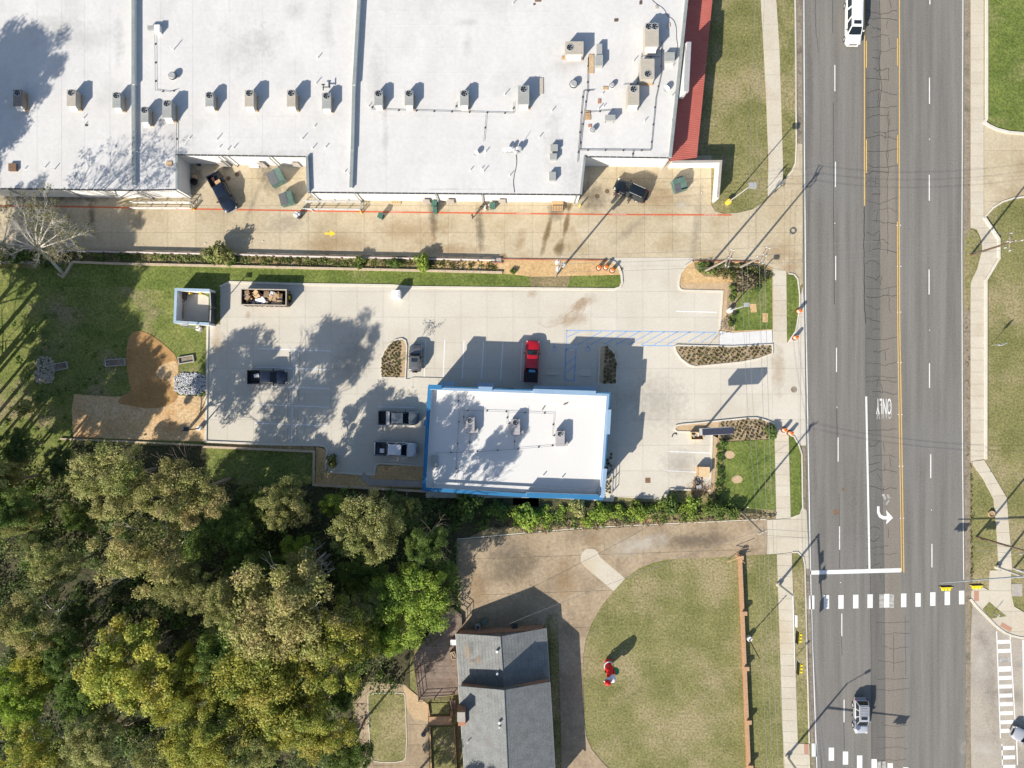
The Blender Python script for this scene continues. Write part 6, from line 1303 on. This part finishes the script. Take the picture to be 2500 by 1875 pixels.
# ================================================================ INFLATABLE
x, y = P(1485, 1627); t = thing('inflatable_decoration', 'red and white inflatable yard figure holding a green ball', 'inflatable', (x, y, 0), R(0)); t.scale = (1.05, 1.05, 1.5)
def blob(nm, c, r, sc, mat, n=16): return MB().sphere((0, 0, 0), r, n, sc=sc).build(nm, M[mat], t, smooth=True, loc=c)
blob('body', (-.05, .25, 1.0), .62, (1, .95, 1.5), 'infred'); blob('shoulder', (-.1, -.1, 1.75), .5, (1, 1.1, .8), 'infred'); blob('hat', (-.55, -.75, 2.35), .42, (1.05, .9, .9), 'infred'); blob('hat_trim', (-.35, -.55, 2.1), .42, (1.1, .9, .5), 'infwhite'); blob('beard', (.12, -.38, 2.0), .48, (1.0, 1.15, .8), 'infwhite'); blob('beard_curl', (.3, -.68, 1.9), .3, (1, 1, .8), 'infwhite'); blob('ball', (.78, .12, 1.25), .46, (1, 1, 1), 'infgreen'); blob('arm', (.45, .12, 1.5), .26, (1.3, 1, 1), 'infred'); blob('tassel', (-.95, -.6, 2.3), .13, (1, 1, 1), 'infwhite'); blob('boot', (-.1, .75, .25), .4, (1.1, 1.1, .7), 'infred'); blob('mitten', (-.62, .1, 1.4), .16, (1, 1, 1), 'black')
MB().band([(-.05+.66*math.cos(i*.35), .45+.62*math.sin(i*.35)) for i in range(18)], .1, .7, .85, True).build('trim_ring', M['infwhite'], t)
# ================================================================ PEOPLE
def person(lbl, px, py, facing, bend=0.0, shirt='clothdark', trousers='denim', hairm='hair', z0=.055):
    x, y = P(px, py, 1.2); t = thing('person', lbl, 'person', (x, y, z0), facing)
    V = [(0, 0, .98), (0, 0, 1.15), (.02, 0, 1.38), (.03, 0, 1.50), (.04, 0, 1.60), (.05, 0, 1.70),     # pelvis..head
         (0, .20, 1.43), (.10, .27, 1.18), (.28, .24, 1.02), (0, -.20, 1.43), (-.06, -.28, 1.17), (.04, -.30, .93),
         (0, .10, .92), (.16, .11, .52), (.06, .11, .09), (.17, .12, .04), (0, -.10, .92), (-.04, -.11, .50), (-.24, -.11, .13), (-.14, -.12, .05)]
    E = [(0, 1), (1, 2), (2, 3), (3, 4), (4, 5), (2, 6), (6, 7), (7, 8), (2, 9), (9, 10), (10, 11), (0, 12), (12, 13), (13, 14), (14, 15), (0, 16), (16, 17), (17, 18), (18, 19)]
    Rd = [.15, .145, .17, .06, .055, .10, .07, .05, .035, .07, .05, .035, .10, .065, .045, .04, .10, .065, .045, .04]
    if bend:
        cb, sb_ = math.cos(bend), math.sin(bend); V = [(v if v[2] < 1.0 else ((v[0]*cb+(v[2]-1)*sb_), v[1], 1+(v[2]-1)*cb-v[0]*sb_)) for v in V]
    for hand, fore in ((8, 7), (11, 10)):           # palms with four fingers and a thumb
        h = Vector(V[hand]); d = (h-Vector(V[fore])).normalized(); pi_ = len(V); V.append(tuple(h+d*.07)); E.append((hand, pi_)); Rd.append(.032)
        for k in range(5):
            o = Vector((0, (k-1.5)*.022, 0)) if k < 4 else Vector((.03, .03, 0)); a = len(V); V.append(tuple(h+d*(.11 if k < 4 else .07)+o)); V.append(tuple(h+d*((.15, .165, .16, .14, .10)[k])+o*1.3+Vector((.02, 0, -.01)))); E += [(pi_, a), (a, a+1)]; Rd += [.011, .009]
    me = bpy.data.meshes.new('body'); me.from_pydata(V, E, []); o = bpy.data.objects.new('body', me); C.objects.link(o)
    sk = o.modifiers.new('skin', 'SKIN'); 
    for i, sv in enumerate(me.skin_vertices[0].data if me.skin_vertices else []): sv.radius = (Rd[i], Rd[i])
    if not me.skin_vertices:
        bm = bmesh.new(); bm.from_mesh(me); ly = bm.verts.layers.skin.verify()
        for i, v in enumerate(bm.verts): v[ly].radius = (Rd[i], Rd[i]*(.75 if i in (0, 1, 2) else 1)); v[ly].use_root = (i == 0)
        bm.to_mesh(me); bm.free()
    ss = o.modifiers.new('sub', 'SUBSURF'); ss.levels = 1; ss.render_levels = 1
    dg = bpy.context.evaluated_depsgraph_get(); dg.update(); nm = bpy.data.meshes.new_from_object(o.evaluated_get(dg)); o.modifiers.clear(); o.data = nm; bpy.data.meshes.remove(me)
    nm.materials.clear(); [nm.materials.append(M[k]) for k in (trousers, shirt, 'skin', 'black')]
    for p in nm.polygons:
        c = p.center; p.use_smooth = True
        d = math.hypot(c.x, c.y); p.material_index = 3 if c.z < .1 else (0 if c.z < 1.0 and abs(c.y) < .22 else (2 if (c.z > 1.50 and not bend) or (abs(c.y) > .2 and c.z < 1.16) else 1))
    setparent(o, t)
    hd = Vector(V[5]); MB().sphere((0, 0, 0), .115, 10, sc=(1.08, .95, 1.05), half=True).build('hair', M[hairm], t, smooth=True, loc=tuple(hd+Vector((-.015, 0, .0))))
    f = Vector((.10, 0, 0)); MB().box(tuple(hd+Vector((.105, 0, -.02))), (.03, .025, .04)).build('nose', M['skin'], t)
    for s_ in (-1, 1): MB().sphere(tuple(hd+Vector((.09, s_*.035, .01))), .014, 6).build('eye', M['black'], t); MB().box(tuple(hd+Vector((0, s_*.1, -.01))), (.04, .02, .06)).build('ear', M['skin'], t)
    MB().box(tuple(hd+Vector((.096, 0, -.065))), (.015, .05, .012)).build('mouth', M['clothbrown'], t)
    return t
person('person in dark clothes walking across the fire lane line', 1153.5, 527, R(200), 0, 'clothdark', 'denim'); person('person in dark clothes leaning into the black suv at its open door', 1535, 488, R(70), .5, 'clothdark', 'black'); person('person in dark clothes standing at the front corner of the black suv', 1502, 474, R(80), .15, 'clothbrown', 'clothdark')
# ================================================================ PLANTS
def leaf_mesh(name, cen, rad, n_per, size, flat=.75, squash=1.0, r=None, shell=.55, up=.35):
    """leaf cards gathered in clumps; cen (k,3) rad (k,)"""
    r = r or np.random.default_rng(1); k = len(cen); n = k*n_per
    ci = np.repeat(np.arange(k), n_per)
    d = r.normal(size=(n, 3)); d /= np.linalg.norm(d, axis=1)[:, None]+1e-9
    rr_ = (shell+(1-shell)*r.random(n))**.8; rr_ *= 1+.18*r.normal(size=n)
    p = cen[ci]+d*(rad[ci]*rr_)[:, None]*np.array([1, 1, flat])
    nn = d*.7+r.normal(size=(n, 3))*.55+np.array([0, 0, up]); nn /= np.linalg.norm(nn, axis=1)[:, None]
    t = np.cross(nn, r.normal(size=(n, 3))); t /= np.linalg.norm(t, axis=1)[:, None]+1e-9; b = np.cross(nn, t)
    s = size*(.6+.8*r.random(n))[:, None]
    v = np.empty((n, 4, 3)); v[:, 0] = p-t*s*.5; v[:, 1] = p+b*s*.32; v[:, 2] = p+t*s*.5; v[:, 3] = p-b*s*.32
    return quads_mesh(name, v.reshape(-1, 3))
def quads_mesh(name, v):
    n = len(v)//4; me = bpy.data.meshes.new(name); me.vertices.add(n*4); me.vertices.foreach_set('co', v.astype(np.float32).ravel())
    me.loops.add(n*4); me.loops.foreach_set('vertex_index', np.arange(n*4, dtype=np.int32)); me.polygons.add(n); me.polygons.foreach_set('loop_start', np.arange(0, n*4, 4, dtype=np.int32)); me.polygons.foreach_set('loop_total', np.full(n, 4, dtype=np.int32)); me.update(); return me
def crown_clumps(seed, Rr, H, k, cr, lobes=5):
    """clump centres on an uneven dome of several lobes; origin at trunk foot, top at H"""
    r = np.random.default_rng(seed); lob = []
    for i in range(lobes):
        a = i*2*math.pi/lobes+r.uniform(-.5, .5); q = Rr*r.uniform(.35, .62); lob.append((q*math.cos(a), q*math.sin(a), H-Rr*r.uniform(.55, 1.0), Rr*r.uniform(.42, .62)))
    lob.append((r.uniform(-.15, .15)*Rr, r.uniform(-.15, .15)*Rr, H-Rr*.55, Rr*.55))
    cen = []; rad = []
    for i in range(k):
        l = lob[i % len(lob)]; d = r.normal(size=3); d /= np.linalg.norm(d); d[2] = abs(d[2])*.9-.25 if r.random() < .8 else d[2]
        q = l[3]*r.uniform(.75, 1.05); cen.append((l[0]+d[0]*q, l[1]+d[1]*q, min(l[2]+d[2]*q*.85, H-.2))); rad.append(cr*r.uniform(.6, 1.35))
    return np.array(cen), np.array(rad)
def limbs(m, r, p, d, L_, rad, depth, spread=.55, pts=None):
    q = p+d*L_; m.cyl(p, q, rad, rad*.68, 5 if depth > 1 else 4, caps=False)
    if pts is not None: pts.append(q)
    if depth == 0: return
    for i in range(r.choice((2, 3, 3)) if depth > 1 else 2):
        nd_ = (d+Vector((r.gauss(0, spread), r.gauss(0, spread), r.gauss(.05, spread*.5)))).normalized(); limbs(m, r, q, nd_, L_*r.uniform(.62, .85), rad*.62, depth-1, spread, pts)
PROTO = []
for i in range(9):
    Rr = 5.0; H = (16, 14, 12, 15, 13, 11, 15, 12, 14)[i]; sparse = i in (4, 6)
    cen, rad = crown_clumps(20+i, Rr, H, (92 if not sparse else 74), .82, 6+i % 3)
    me = leaf_mesh('crown', cen, rad, (260 if not sparse else 190), .235, r=np.random.default_rng(i))
    rp_ = random.Random(i); m = MB(); m.cyl((0, 0, 0), (0, 0, H*.5), .30, .22, 8, caps=False)
    for j in range(5):
        a = j*1.256+rp_.uniform(-.3, .3); limbs(m, rp_, Vector((0, 0, H*(.38+.03*j))), Vector((math.cos(a)*.7, math.sin(a)*.7, .55)).normalized(), H*.17, .09, 3, .5)
    tm = bpy.data.meshes.new('trunk'); tm.from_pydata(m.v, [], m.f); me.materials.append(LF['green']); tm.materials.append(M['barkbrown']); PROTO.append((me, tm, H, Rr))
def setmat(o, mat): o.material_slots[0].link = 'OBJECT'; o.material_slots[0].material = mat
tn = 0
def tree(lbl, px, py, rpx, h, leaf, proto, group='trees in the woods', bark='barkbrown', rot=None, name='broadleaf_tree', true_ground=False):
    """px,py,rpx: crown as the photograph shows it, at about .8 of its height"""
    global tn; tn += 1; me, tm, H, Rr = PROTO[proto % 9]; hh = h*.78
    x, y = P(px, py, hh) if not true_ground else P(px, py); rad = rpx/S*((CAM_H-hh)/CAM_H if not true_ground else 1)
    t = thing(name, lbl, 'tree', (x, y, 0), (tn*1.7 if rot is None else rot), group); k = rad/Rr; t.scale = (k, k, h/H)
    c = bpy.data.objects.new('crown', me); C.objects.link(c); setparent(c, t); setmat(c, LF[leaf]); b = bpy.data.objects.new('trunk', tm); C.objects.link(b); setparent(b, t); setmat(b, M[bark]); return t
T_ = [('olive feathery tree below the straw ground', 262, 1172, 92, 15, 'olive', 7), ('tan brown autumn tree below the lot corner', 447, 1208, 100, 18, 'tan', 0), ('greyish tan tree with pale bare twigs, west of centre of the woods', 355, 1350, 108, 18, 'tan', 6),
 ('olive tree standing alone south of the shaded lawn strip', 690, 1235, 66, 12.5, 'olive', 2), ('grey olive tree west of the blue building corner', 893, 1290, 84, 17, 'olive', 7), ('bright green sapling beside the olive tree', 805, 1238, 30, 9, 'bright', 5), ('bright green young tree in the middle of the woods', 720, 1350, 40, 9.5, 'bright', 7),
 ('large tan yellow tree in the centre of the woods', 695, 1505, 142, 19, 'tan', 3), ('large yellow green tree right of the woods centre', 805, 1575, 108, 17.5, 'yellow', 1), ('tall yellow green tree near the bottom of the woods', 640, 1705, 136, 18, 'yellow', 8), ('yellow green tree at the bottom edge by the yard walk', 765, 1765, 96, 16, 'yellow', 0),
 ('lime green oak overhanging the wooden deck', 1000, 1478, 98, 13, 'bright', 7), ('lime green crown joined north of the deck oak', 935, 1560, 52, 12, 'bright', 5),
 ('yellow topped tree in the lower left of the woods', 298, 1650, 124, 16.5, 'yellow', 1), ('orange yellow tree at the left edge', 55, 1530, 72, 16, 'tan', 3), ('bright green crown at the lower left edge', 32, 1715, 74, 14, 'bright', 2), ('golden tree in the bottom left corner', 80, 1850, 88, 16, 'yellow', 6),
 ('mixed green tree at the bottom left of centre', 235, 1820, 84, 15, 'olive', 0), ('yellow green tree at the bottom edge left of centre', 500, 1810, 100, 17, 'yellow', 3), ('green tree beside the dark hollow of the woods', 545, 1600, 72, 15, 'green', 8), ('olive green tree under the tan yellow one', 550, 1480, 70, 17, 'olive', 2),
 ('pale olive tree at the left of the woods', 120, 1400, 66, 14, 'olive', 1), ('small olive crown at the far left edge of the woods', 12, 1270, 48, 14, 'olive', 5), ('small sunlit crown at the left edge below the lawn', 14, 1160, 30, 11, 'tan', 7), ('mid green young tree left of the feathery olive', 185, 1262, 46, 10, 'green', 2), ('mid green crown south of the feathery olive', 75, 1255, 36, 8, 'green', 5),
 ('dark green tree between the tan trees', 560, 1290, 62, 9, 'green', 8), ('dark green tree east of the dark hollow', 600, 1400, 60, 10, 'green', 5), ('green tree west of the lime oak', 880, 1400, 60, 10, 'green', 2), ('deep green tree south of the blue building corner', 1040, 1325, 52, 16.5, 'green', 0), ('deep green crown near the driveway corner', 1075, 1400, 40, 8.5, 'green', 7),
 ('dark green crown below the retaining wall end', 985, 1245, 42, 8, 'dark', 3), ('green crown at the bottom right of the woods', 850, 1850, 55, 13, 'green', 8), ('green crown by the back yard walk', 835, 1700, 40, 11, 'green', 2), ('olive crown at the bottom of the woods', 380, 1860, 70, 14, 'olive', 4), ('green crown at the far left bottom', 150, 1590, 56, 13, 'green', 0),
 ('mid green crown low between the two tan trees', 480, 1300, 62, 9.5, 'green', 3), ('green crown low under the greyish tan tree', 395, 1335, 60, 9.5, 'green', 7), ('low green tree at the south edge of the shaded lawn', 640, 1245, 48, 7.5, 'green', 1), ('mixed olive crown right of the greyish tan tree', 445, 1445, 66, 15, 'olive', 8), ('yellow crown between the yellow topped tree and the large one', 545, 1700, 70, 16, 'yellow', 2), ('yellow green crown below the orange yellow tree', 70, 1640, 62, 14, 'yellow', 5), ('olive crown at the bottom edge near the left corner', 160, 1860, 60, 14, 'olive', 4),
 ('dark leafy tree at the upper left corner of the woods', 150, 1130, 44, 7, 'dark', 0), ('dark leafy tree south of the guard strip at left', 40, 1090, 44, 7, 'dark', 8), ('low dark tree below the shaded lawn', 600, 1215, 40, 6, 'dark', 2), ('olive crown beside the lime oak', 905, 1480, 48, 12, 'olive', 3), ('green crown above the large yellow one', 640, 1400, 50, 12, 'green', 1), ('yellow crown in the lower middle of the woods', 420, 1720, 60, 14, 'yellow', 5), ('olive crown at the bottom middle', 610, 1830, 70, 16, 'olive', 0), ('green crown left of the yellow topped tree', 190, 1700, 56, 14, 'green', 7),
 ('dark crown in the hollow at the left', 190, 1500, 50, 8, 'dark', 3), ('dark crown in the upper left woods', 90, 1330, 40, 7, 'dark', 2), ('grey olive crown north of the large tan tree', 745, 1395, 52, 13, 'tan', 6), ('yellowish crown west of the large yellow one', 470, 1620, 45, 13, 'yellow', 7), ('mid green crown above the bottom yellow trees', 700, 1620, 62, 15, 'green', 5)]
for lb, x, y, r_, h, lf, pr in T_: tree(lb, x, y, r_, h, lf, pr, bark='bark' if pr in (4, 6, 3) else 'barkbrown')
# trees whose crowns stand outside the frame and whose shade falls into it
for x, y, r_, h, lf, pr in ((-160, 500, 95, 23, 'green', 0), (-215, 610, 90, 21, 'green', 2), (-120, 585, 60, 15, 'green', 5), (-24, 760, 60, 14, 'green', 5), (-30, 1150, 85, 20, 'green', 3), (-55, 880, 85, 19, 'green', 8), (-40, 700, 60, 15, 'green', 0), (-14, 1020, 78, 20, 'green', 3), (-16, 925, 72, 19, 'green', 0), (95, 1160, 66, 16, 'olive', 7), (-16, 830, 66, 18, 'green', 8), (60, 1225, 60, 15, 'green', 1), (150, 1215, 62, 14, 'green', 0), (-160, 500, 80, 22, 'green', 3), (-140, 530, 80, 19, 'green', 8), (-60, 960, 70, 18, 'green', 7), (-14, 975, 66, 15, 'green', 8), (-12, 1090, 66, 17, 'green', 2), (-40, 1180, 80, 16, 'olive', 1), (-70, 815, 85, 17, 'green', 3), (-130, 890, 80, 18, 'green', 8), (-20, 900, 60, 14, 'green', 1), (-110, 1010, 85, 17, 'olive', 0), (-20, 1060, 60, 13, 'green', 5), (40, 1150, 60, 12, 'green', 4), (-100, 720, 70, 15, 'green', 7), (1085, 1995, 62, 14, 'green', 3), (965, 1950, 60, 13, 'green', 5), (1165, 2010, 55, 12, 'green', 0), (1020, 2010, 50, 13, 'green', 2)):
    tree('tree just outside the picture whose shade falls into it', x, y, r_, h, lf, pr, 'trees just outside the picture', true_ground=True)
# the pale leaning tree by the alley
bt = thing('leaning_pale_tree', 'pale barked half bare tree leaning over the alley at left', 'tree', (0, 0, 0)); rb = random.Random(5)
a = Vector((*P(157, 671), 0)); f = PV(92, 607, 5.6); m = MB(); m.cyl(a, a.lerp(f, .5)+Vector((.1, .1, .1)), .24, .19, 9); m.cyl(a.lerp(f, .5)+Vector((.1, .1, .1)), f, .19, .15, 9); m.build('trunk', M['bark'], bt, smooth=True)
m = MB(); tips = []
for q, h in (((8, 562), 9.5), ((-25, 590), 8), ((92, 535), 11), ((128, 545), 12), ((172, 582), 10), ((50, 560), 10), ((60, 525), 11), ((30, 620), 8), ((90, 640), 7), ((140, 620), 8.5), ((110, 510), 12), ((20, 520), 10.5), ((150, 565), 11)):
    e = PV(*q, h); d = (e-f); k = d.length; mid = f+d*.55+Vector((rb.gauss(0, .2), rb.gauss(0, .2), .2)); m.cyl(f, mid, .11, .07, 6); m.cyl(mid, e, .07, .035, 6)
    for s_, c0 in ((.0, mid), (.5, mid.lerp(e, .5)), (1, e)):
        for z in range(4): limbs(m, rb, c0, (d.normalized()+Vector((rb.gauss(0, .6), rb.gauss(0, .6), rb.gauss(0, .35)))).normalized(), k*.15, .028, 3, .5, tips)
m.build('branches', M['bark'], bt)
tp = np.array([t_[:] for t_ in tips]); dd = np.hypot(tp[:, 0]-f.x, tp[:, 1]-f.y); sel = tp[(dd > 3.0) & (np.random.default_rng(4).random(len(tp)) < .16)]
me = leaf_mesh('leaves', sel, np.full(len(sel), .34), 9, .2, r=np.random.default_rng(8)); me.materials.append(LF['weed']); lo = bpy.data.objects.new('leaves', me); C.objects.link(lo); setparent(lo, bt)
# ---- scatter stuff
def scatter(name, poly, n, rad, h, n_per, size, leaf, seed=0, z=0.0, avoid=(), flat=.7):
    r = np.random.default_rng(seed); rs = random.Random(seed); xs = [p[0] for p in poly]; ys = [p[1] for p in poly]; cen = []; rd = []; tries = 0
    while len(cen) < n and tries < n*60:
        tries += 1; p = (rs.uniform(min(xs), max(xs)), rs.uniform(min(ys), max(ys)))
        if not inside(p, poly) or any(inside(p, a) for a in avoid): continue
        k = rs.uniform(.5, 1.4); q = P(*p); cen.append((*q, z+rs.uniform(.15, 1)*h*k)); rd.append(rad*k)
    me = leaf_mesh(name, np.array(cen), np.array(rd), n_per, size, flat, r=r); me.materials.append(LF[leaf]); o = bpy.data.objects.new(name, me); C.objects.link(o); o['kind'] = 'stuff'; return o
WOOD = [(-60, 1130), (160, 1095), (500, 1185), (770, 1200), (1060, 1205), (1115, 1300), (1118, 1480), (1000, 1590), (985, 1670), (862, 1670), (860, 1910), (-60, 1910)]
scatter('undergrowth', WOOD, 520, 1.5, 1.6, 120, .36, 'dark', 1); scatter('undergrowth_green', WOOD, 190, 1.3, 2.6, 110, .34, 'green', 2); scatter('undergrowth_olive', WOOD, 40, 1.2, 3.0, 100, .3, 'olive', 9)
STRIP = [(1040, 1222), (1300, 1232), (1470, 1228), (1640, 1232), (1800, 1246), (1790, 1262), (1640, 1268), (1500, 1280), (1360, 1290), (1200, 1290), (1120, 1300), (1050, 1290)]
scatter('bank_undergrowth', STRIP, 80, .7, .5, 90, .26, 'green', 3); scatter('bank_undergrowth_bright', [(1240, 1240), (1640, 1232), (1790, 1246), (1700, 1262), (1480, 1275), (1260, 1290)], 60, .6, .5, 90, .26, 'bright', 4)
scatter('dead_bank_grass', [(1200, 1290), (1420, 1265), (1600, 1268), (1800, 1262), (1890, 1250), (1890, 1264), (1620, 1278), (1300, 1300)], 260, .3, .2, 16, .3, 'straw', 5)
scatter('strip_weeds', [(-40, 612), (253, 618), (584, 626), (1000, 635), (1215, 640), (1215, 658), (1000, 654), (500, 643), (176, 634), (-40, 634)], 430, .38, .2, 22, .26, 'weed', 6)
scatter('strip_green_weeds', [(200, 618), (584, 628), (1000, 637), (1000, 652), (500, 642), (200, 634)], 130, .4, .3, 26, .24, 'green', 7)
scatter('left_weeds', [(-60, 612), (120, 614), (150, 650), (-60, 634)], 60, .8, .8, 60, .3, 'green', 17)
scatter('pole_bed_brush', [(1700, 642), (1850, 646), (1880, 660), (1870, 690), (1830, 700), (1800, 690), (1780, 678), (1730, 670)], 130, .4, .4, 30, .24, 'weed', 8); scatter('pole_bed_green', [(1698, 645), (1760, 645), (1740, 668), (1712, 664)], 30, .4, .2, 40, .22, 'green', 18)
scatter('dead_brush', [(1795, 668), (1850, 672), (1835, 700), (1800, 715)], 70, .5, .5, 26, .34, 'straw', 10)
scatter('shade_tufts', [(0, 700), (180, 700), (300, 800), (280, 960), (170, 960), (150, 1090), (0, 1100)], 60, .45, .2, 26, .3, 'green', 12)
scatter('east_gutter_weeds', [(2369, 1130), (2372, 1130), (2373, 1440), (2370, 1440)], 60, .18, .1, 12, .16, 'weed', 13); scatter('east_gutter_weeds_north', [(2358, 690), (2366, 690), (2366, 1120), (2360, 1120)], 40, .14, .05, 10, .14, 'weed', 14)
# ---- single shrubs
sh_me = []
for i in range(4):
    r = np.random.default_rng(40+i); cen = r.normal(size=(12, 3))*np.array([.42, .42, .22])+np.array([0, 0, .7]); me = leaf_mesh('foliage', cen, np.full(12, .45), 90, .24, r=r); me.materials.append(LF['green']); sh_me.append(me)
stem = MB()
for k in range(5): stem.cyl((0, 0, 0), (.3*math.cos(k*1.25), .3*math.sin(k*1.25), .8), .035, .02, 5)
sm_ = bpy.data.meshes.new('stem'); sm_.from_pydata(stem.v, [], stem.f); sm_.materials.append(M['barkbrown'])
def shrub(lbl, px, py, rpx, h, leaf, i=0, group='shrubs', name='shrub'):
    t = thing(name, lbl, 'shrub', (*P(px, py, h*.6), .05), i*1.3, group); k = rpx/S/.95; t.scale = (k, k, h/1.3)
    c = bpy.data.objects.new('foliage', sh_me[i % 4]); C.objects.link(c); setparent(c, t); setmat(c, LF[leaf]); s_ = bpy.data.objects.new('stem', sm_); C.objects.link(s_); setparent(s_, t)
shrub('olive shrub leaning over the guard rail with a long shadow', 536, 617, 28, 3.4, 'olive', 0); shrub('low dark shrub right of the olive one on the weedy strip', 560, 634, 16, 1.2, 'green', 1)
shrub('bright lime shrub alone on the weedy strip near the rail end', 1033, 643, 20, 2.2, 'bright', 2); shrub('dark green shrub in the weedy strip left of the lime one', 878, 643, 14, 1.4, 'green', 3); shrub('small green shrub between the dark and lime ones', 965, 642, 13, 1.3, 'green', 0); shrub('tiny green shrub by the end of the retaining wall', 1253, 663, 7, .7, 'green', 1)
shrub('spreading shrub at the east tip of the sign bed', 1886, 1058, 15, 1.3, 'green', 2); shrub('round shrub at the top of the hedge row below the sign bed', 1765, 1088, 11, 1.0, 'green', 3)
for i in range(13): shrub('hedge shrub in the row beside the east sod lawn, number %s from the north' % ('one', 'two', 'three', 'four', 'five', 'six', 'seven', 'eight', 'nine', 'ten', 'eleven', 'twelve', 'thirteen')[i], 1759-i*.6+2*(i % 2), 1099+i*10.4, 6.5+(i % 3), .6, 'green' if i % 3 else 'olive', i, 'hedge row beside the east sod lawn')
for i, (x, y) in enumerate(((1790, 700), (1793, 715), (1788, 730), (1790, 775), (1786, 790))): shrub('shrub in the mulch row beside the middle sod lawn, %s from the north' % ('first', 'second', 'third', 'fourth', 'fifth')[i], x, y, 7.5, .7, 'green', i, 'shrub row beside the middle sod lawn')
shrub('sunlit green shrub on the middle sod lawn', 1848, 706, 9, .7, 'green', 2); shrub('bright shrub on the bank nearest the blue building corner', 1470, 1252, 24, 1.6, 'bright', 0); shrub('wide bright shrub in the middle of the bank', 1290, 1266, 28, 1.6, 'bright', 1); shrub('olive shrub under the blue building on the bank', 1415, 1243, 20, 2.0, 'olive', 2)
shrub('dark shrub at the west end of the bank', 1140, 1240, 34, 3.0, 'green', 3); shrub('mid green shrub on the bank below the blue wall', 1215, 1243, 22, 1.8, 'green', 0); shrub('bright shrub on the bank below the lot kerb', 1560, 1246, 18, 1.5, 'bright', 1); shrub('green shrub at the foot of the debris pile', 1640, 1238, 22, 1.8, 'green', 2); shrub('lime shrub below the debris pile', 1690, 1236, 19, 1.6, 'bright', 3); shrub('rounded shrub at the south end of the hedge', 1745, 1240, 22, 2.0, 'green', 0); shrub('spiky green shrub beside the leaning pole', 1790, 1250, 17, 1.6, 'green', 1)
shrub('pale sapling alone on the shaded west lawn', 57, 998, 17, 3.2, 'olive', 1); shrub('thin twiggy shrub in the clay corner of the lot', 812, 1128, 14, 1.6, 'weed', 2)
# young trees in the islands
def sapling(lbl, px, py, h, leaf='weed'):
    x, y = P(px, py); t = thing('young_tree', lbl, 'tree', (x, y, .1), 0, 'young staked trees'); rs = random.Random(int(px)); m = MB(); m.cyl((0, 0, 0), (0, 0, h*.5), .04, .03, 5); pts = []
    for k in range(5): limbs(m, rs, Vector((0, 0, h*(.4+.08*k))), Vector((math.cos(k*1.25)*.5, math.sin(k*1.25)*.5, .8)).normalized(), h*.18, .02, 2, .4, pts)
    m.build('trunk', M['barkbrown'], t); c = np.array([p[:] for p in pts]); me = leaf_mesh('crown', c, np.full(len(c), .22), 5, .16, r=np.random.default_rng(3)); me.materials.append(LF[leaf]); o = bpy.data.objects.new('crown', me); C.objects.link(o); setparent(o, t)
sapling('thin young tree in the bed by the entry ramp with feathery shadow', 1709, 868, 4.5); sapling('thin young tree beside the west planter island', 983, 880, 4.6); sapling('thin young tree in the clay corner by the flume', 800, 1145, 3.4)
# ornamental tufts in the beds
r = np.random.default_rng(77); n = 46; a = r.random(n)*6.283; l = .2+.22*r.random(n); v = np.empty((n, 4, 3)); ca, sa = np.cos(a), np.sin(a)
for k, (q, w_, z) in enumerate(((0.02, .03, .0), (.55, .05, .34), (1.0, .0, .30), (.5, -.05, .34))): v[:, k, 0] = ca*l*q-sa*w_; v[:, k, 1] = sa*l*q+ca*w_; v[:, k, 2] = z*(.6+.4*l/.42)
tme = quads_mesh('grass_tuft', v.reshape(-1, 3)); tme.materials.append(LF['tuft'])
def tufts(poly, n_, lbl, group, seed, mind=8.5, avoid=()):
    rs = random.Random(seed); xs = [p[0] for p in poly]; ys = [p[1] for p in poly]; got = []; tr = 0
    while len(got) < n_ and tr < 6000:
        tr += 1; p = (rs.uniform(min(xs), max(xs)), rs.uniform(min(ys), max(ys)))
        if inside(p, poly) and all((p[0]-g[0])**2+(p[1]-g[1])**2 > mind**2 for g in got): got.append(p)
    for p in got:
        o = bpy.data.objects.new('grass_tuft', tme); C.objects.link(o); o.location = (*P(*p), .12); o.rotation_euler = (0, 0, rs.random()*6); k = rs.uniform(.5, .85); o.scale = (k, k, k*rs.uniform(.8, 1.3)); tag(o, lbl, 'grass tuft', group)
tufts([(1652, 850), (1690, 849), (1785, 850), (1882, 845), (1882, 860), (1848, 872), (1808, 880), (1750, 886), (1698, 890), (1684, 887), (1666, 872)], 84, 'dry ornamental grass tuft in the long bed by the entry ramp', 'grass tufts in the entry ramp bed', 1, 8.6)
tufts([(1757, 1033), (1820, 1027), (1845, 1026), (1864, 1031), (1884, 1040), (1884, 1068), (1757, 1075)], 80, 'dry ornamental grass tuft in the bed behind the pylon sign', 'grass tufts in the sign bed', 2, 8.6)
tufts([(934, 919), (934, 880), (941, 860), (953, 844), (967, 834), (976, 834), (975, 919)], 60, 'dry ornamental grass tuft in the west planter island', 'grass tufts in the west planter island', 3, 7.6)
tufts([(1475, 934), (1477, 850), (1481, 848), (1494, 860), (1502, 882), (1502, 934)], 40, 'dry ornamental grass tuft in the east planter island', 'grass tufts in the east planter island', 4, 7.6)
tufts([(1480, 1106), (1492, 1106), (1491, 1206), (1476, 1206)], 16, 'dry ornamental grass tuft in the narrow bed east of the blue building', 'grass tufts in the narrow building bed', 5, 7)
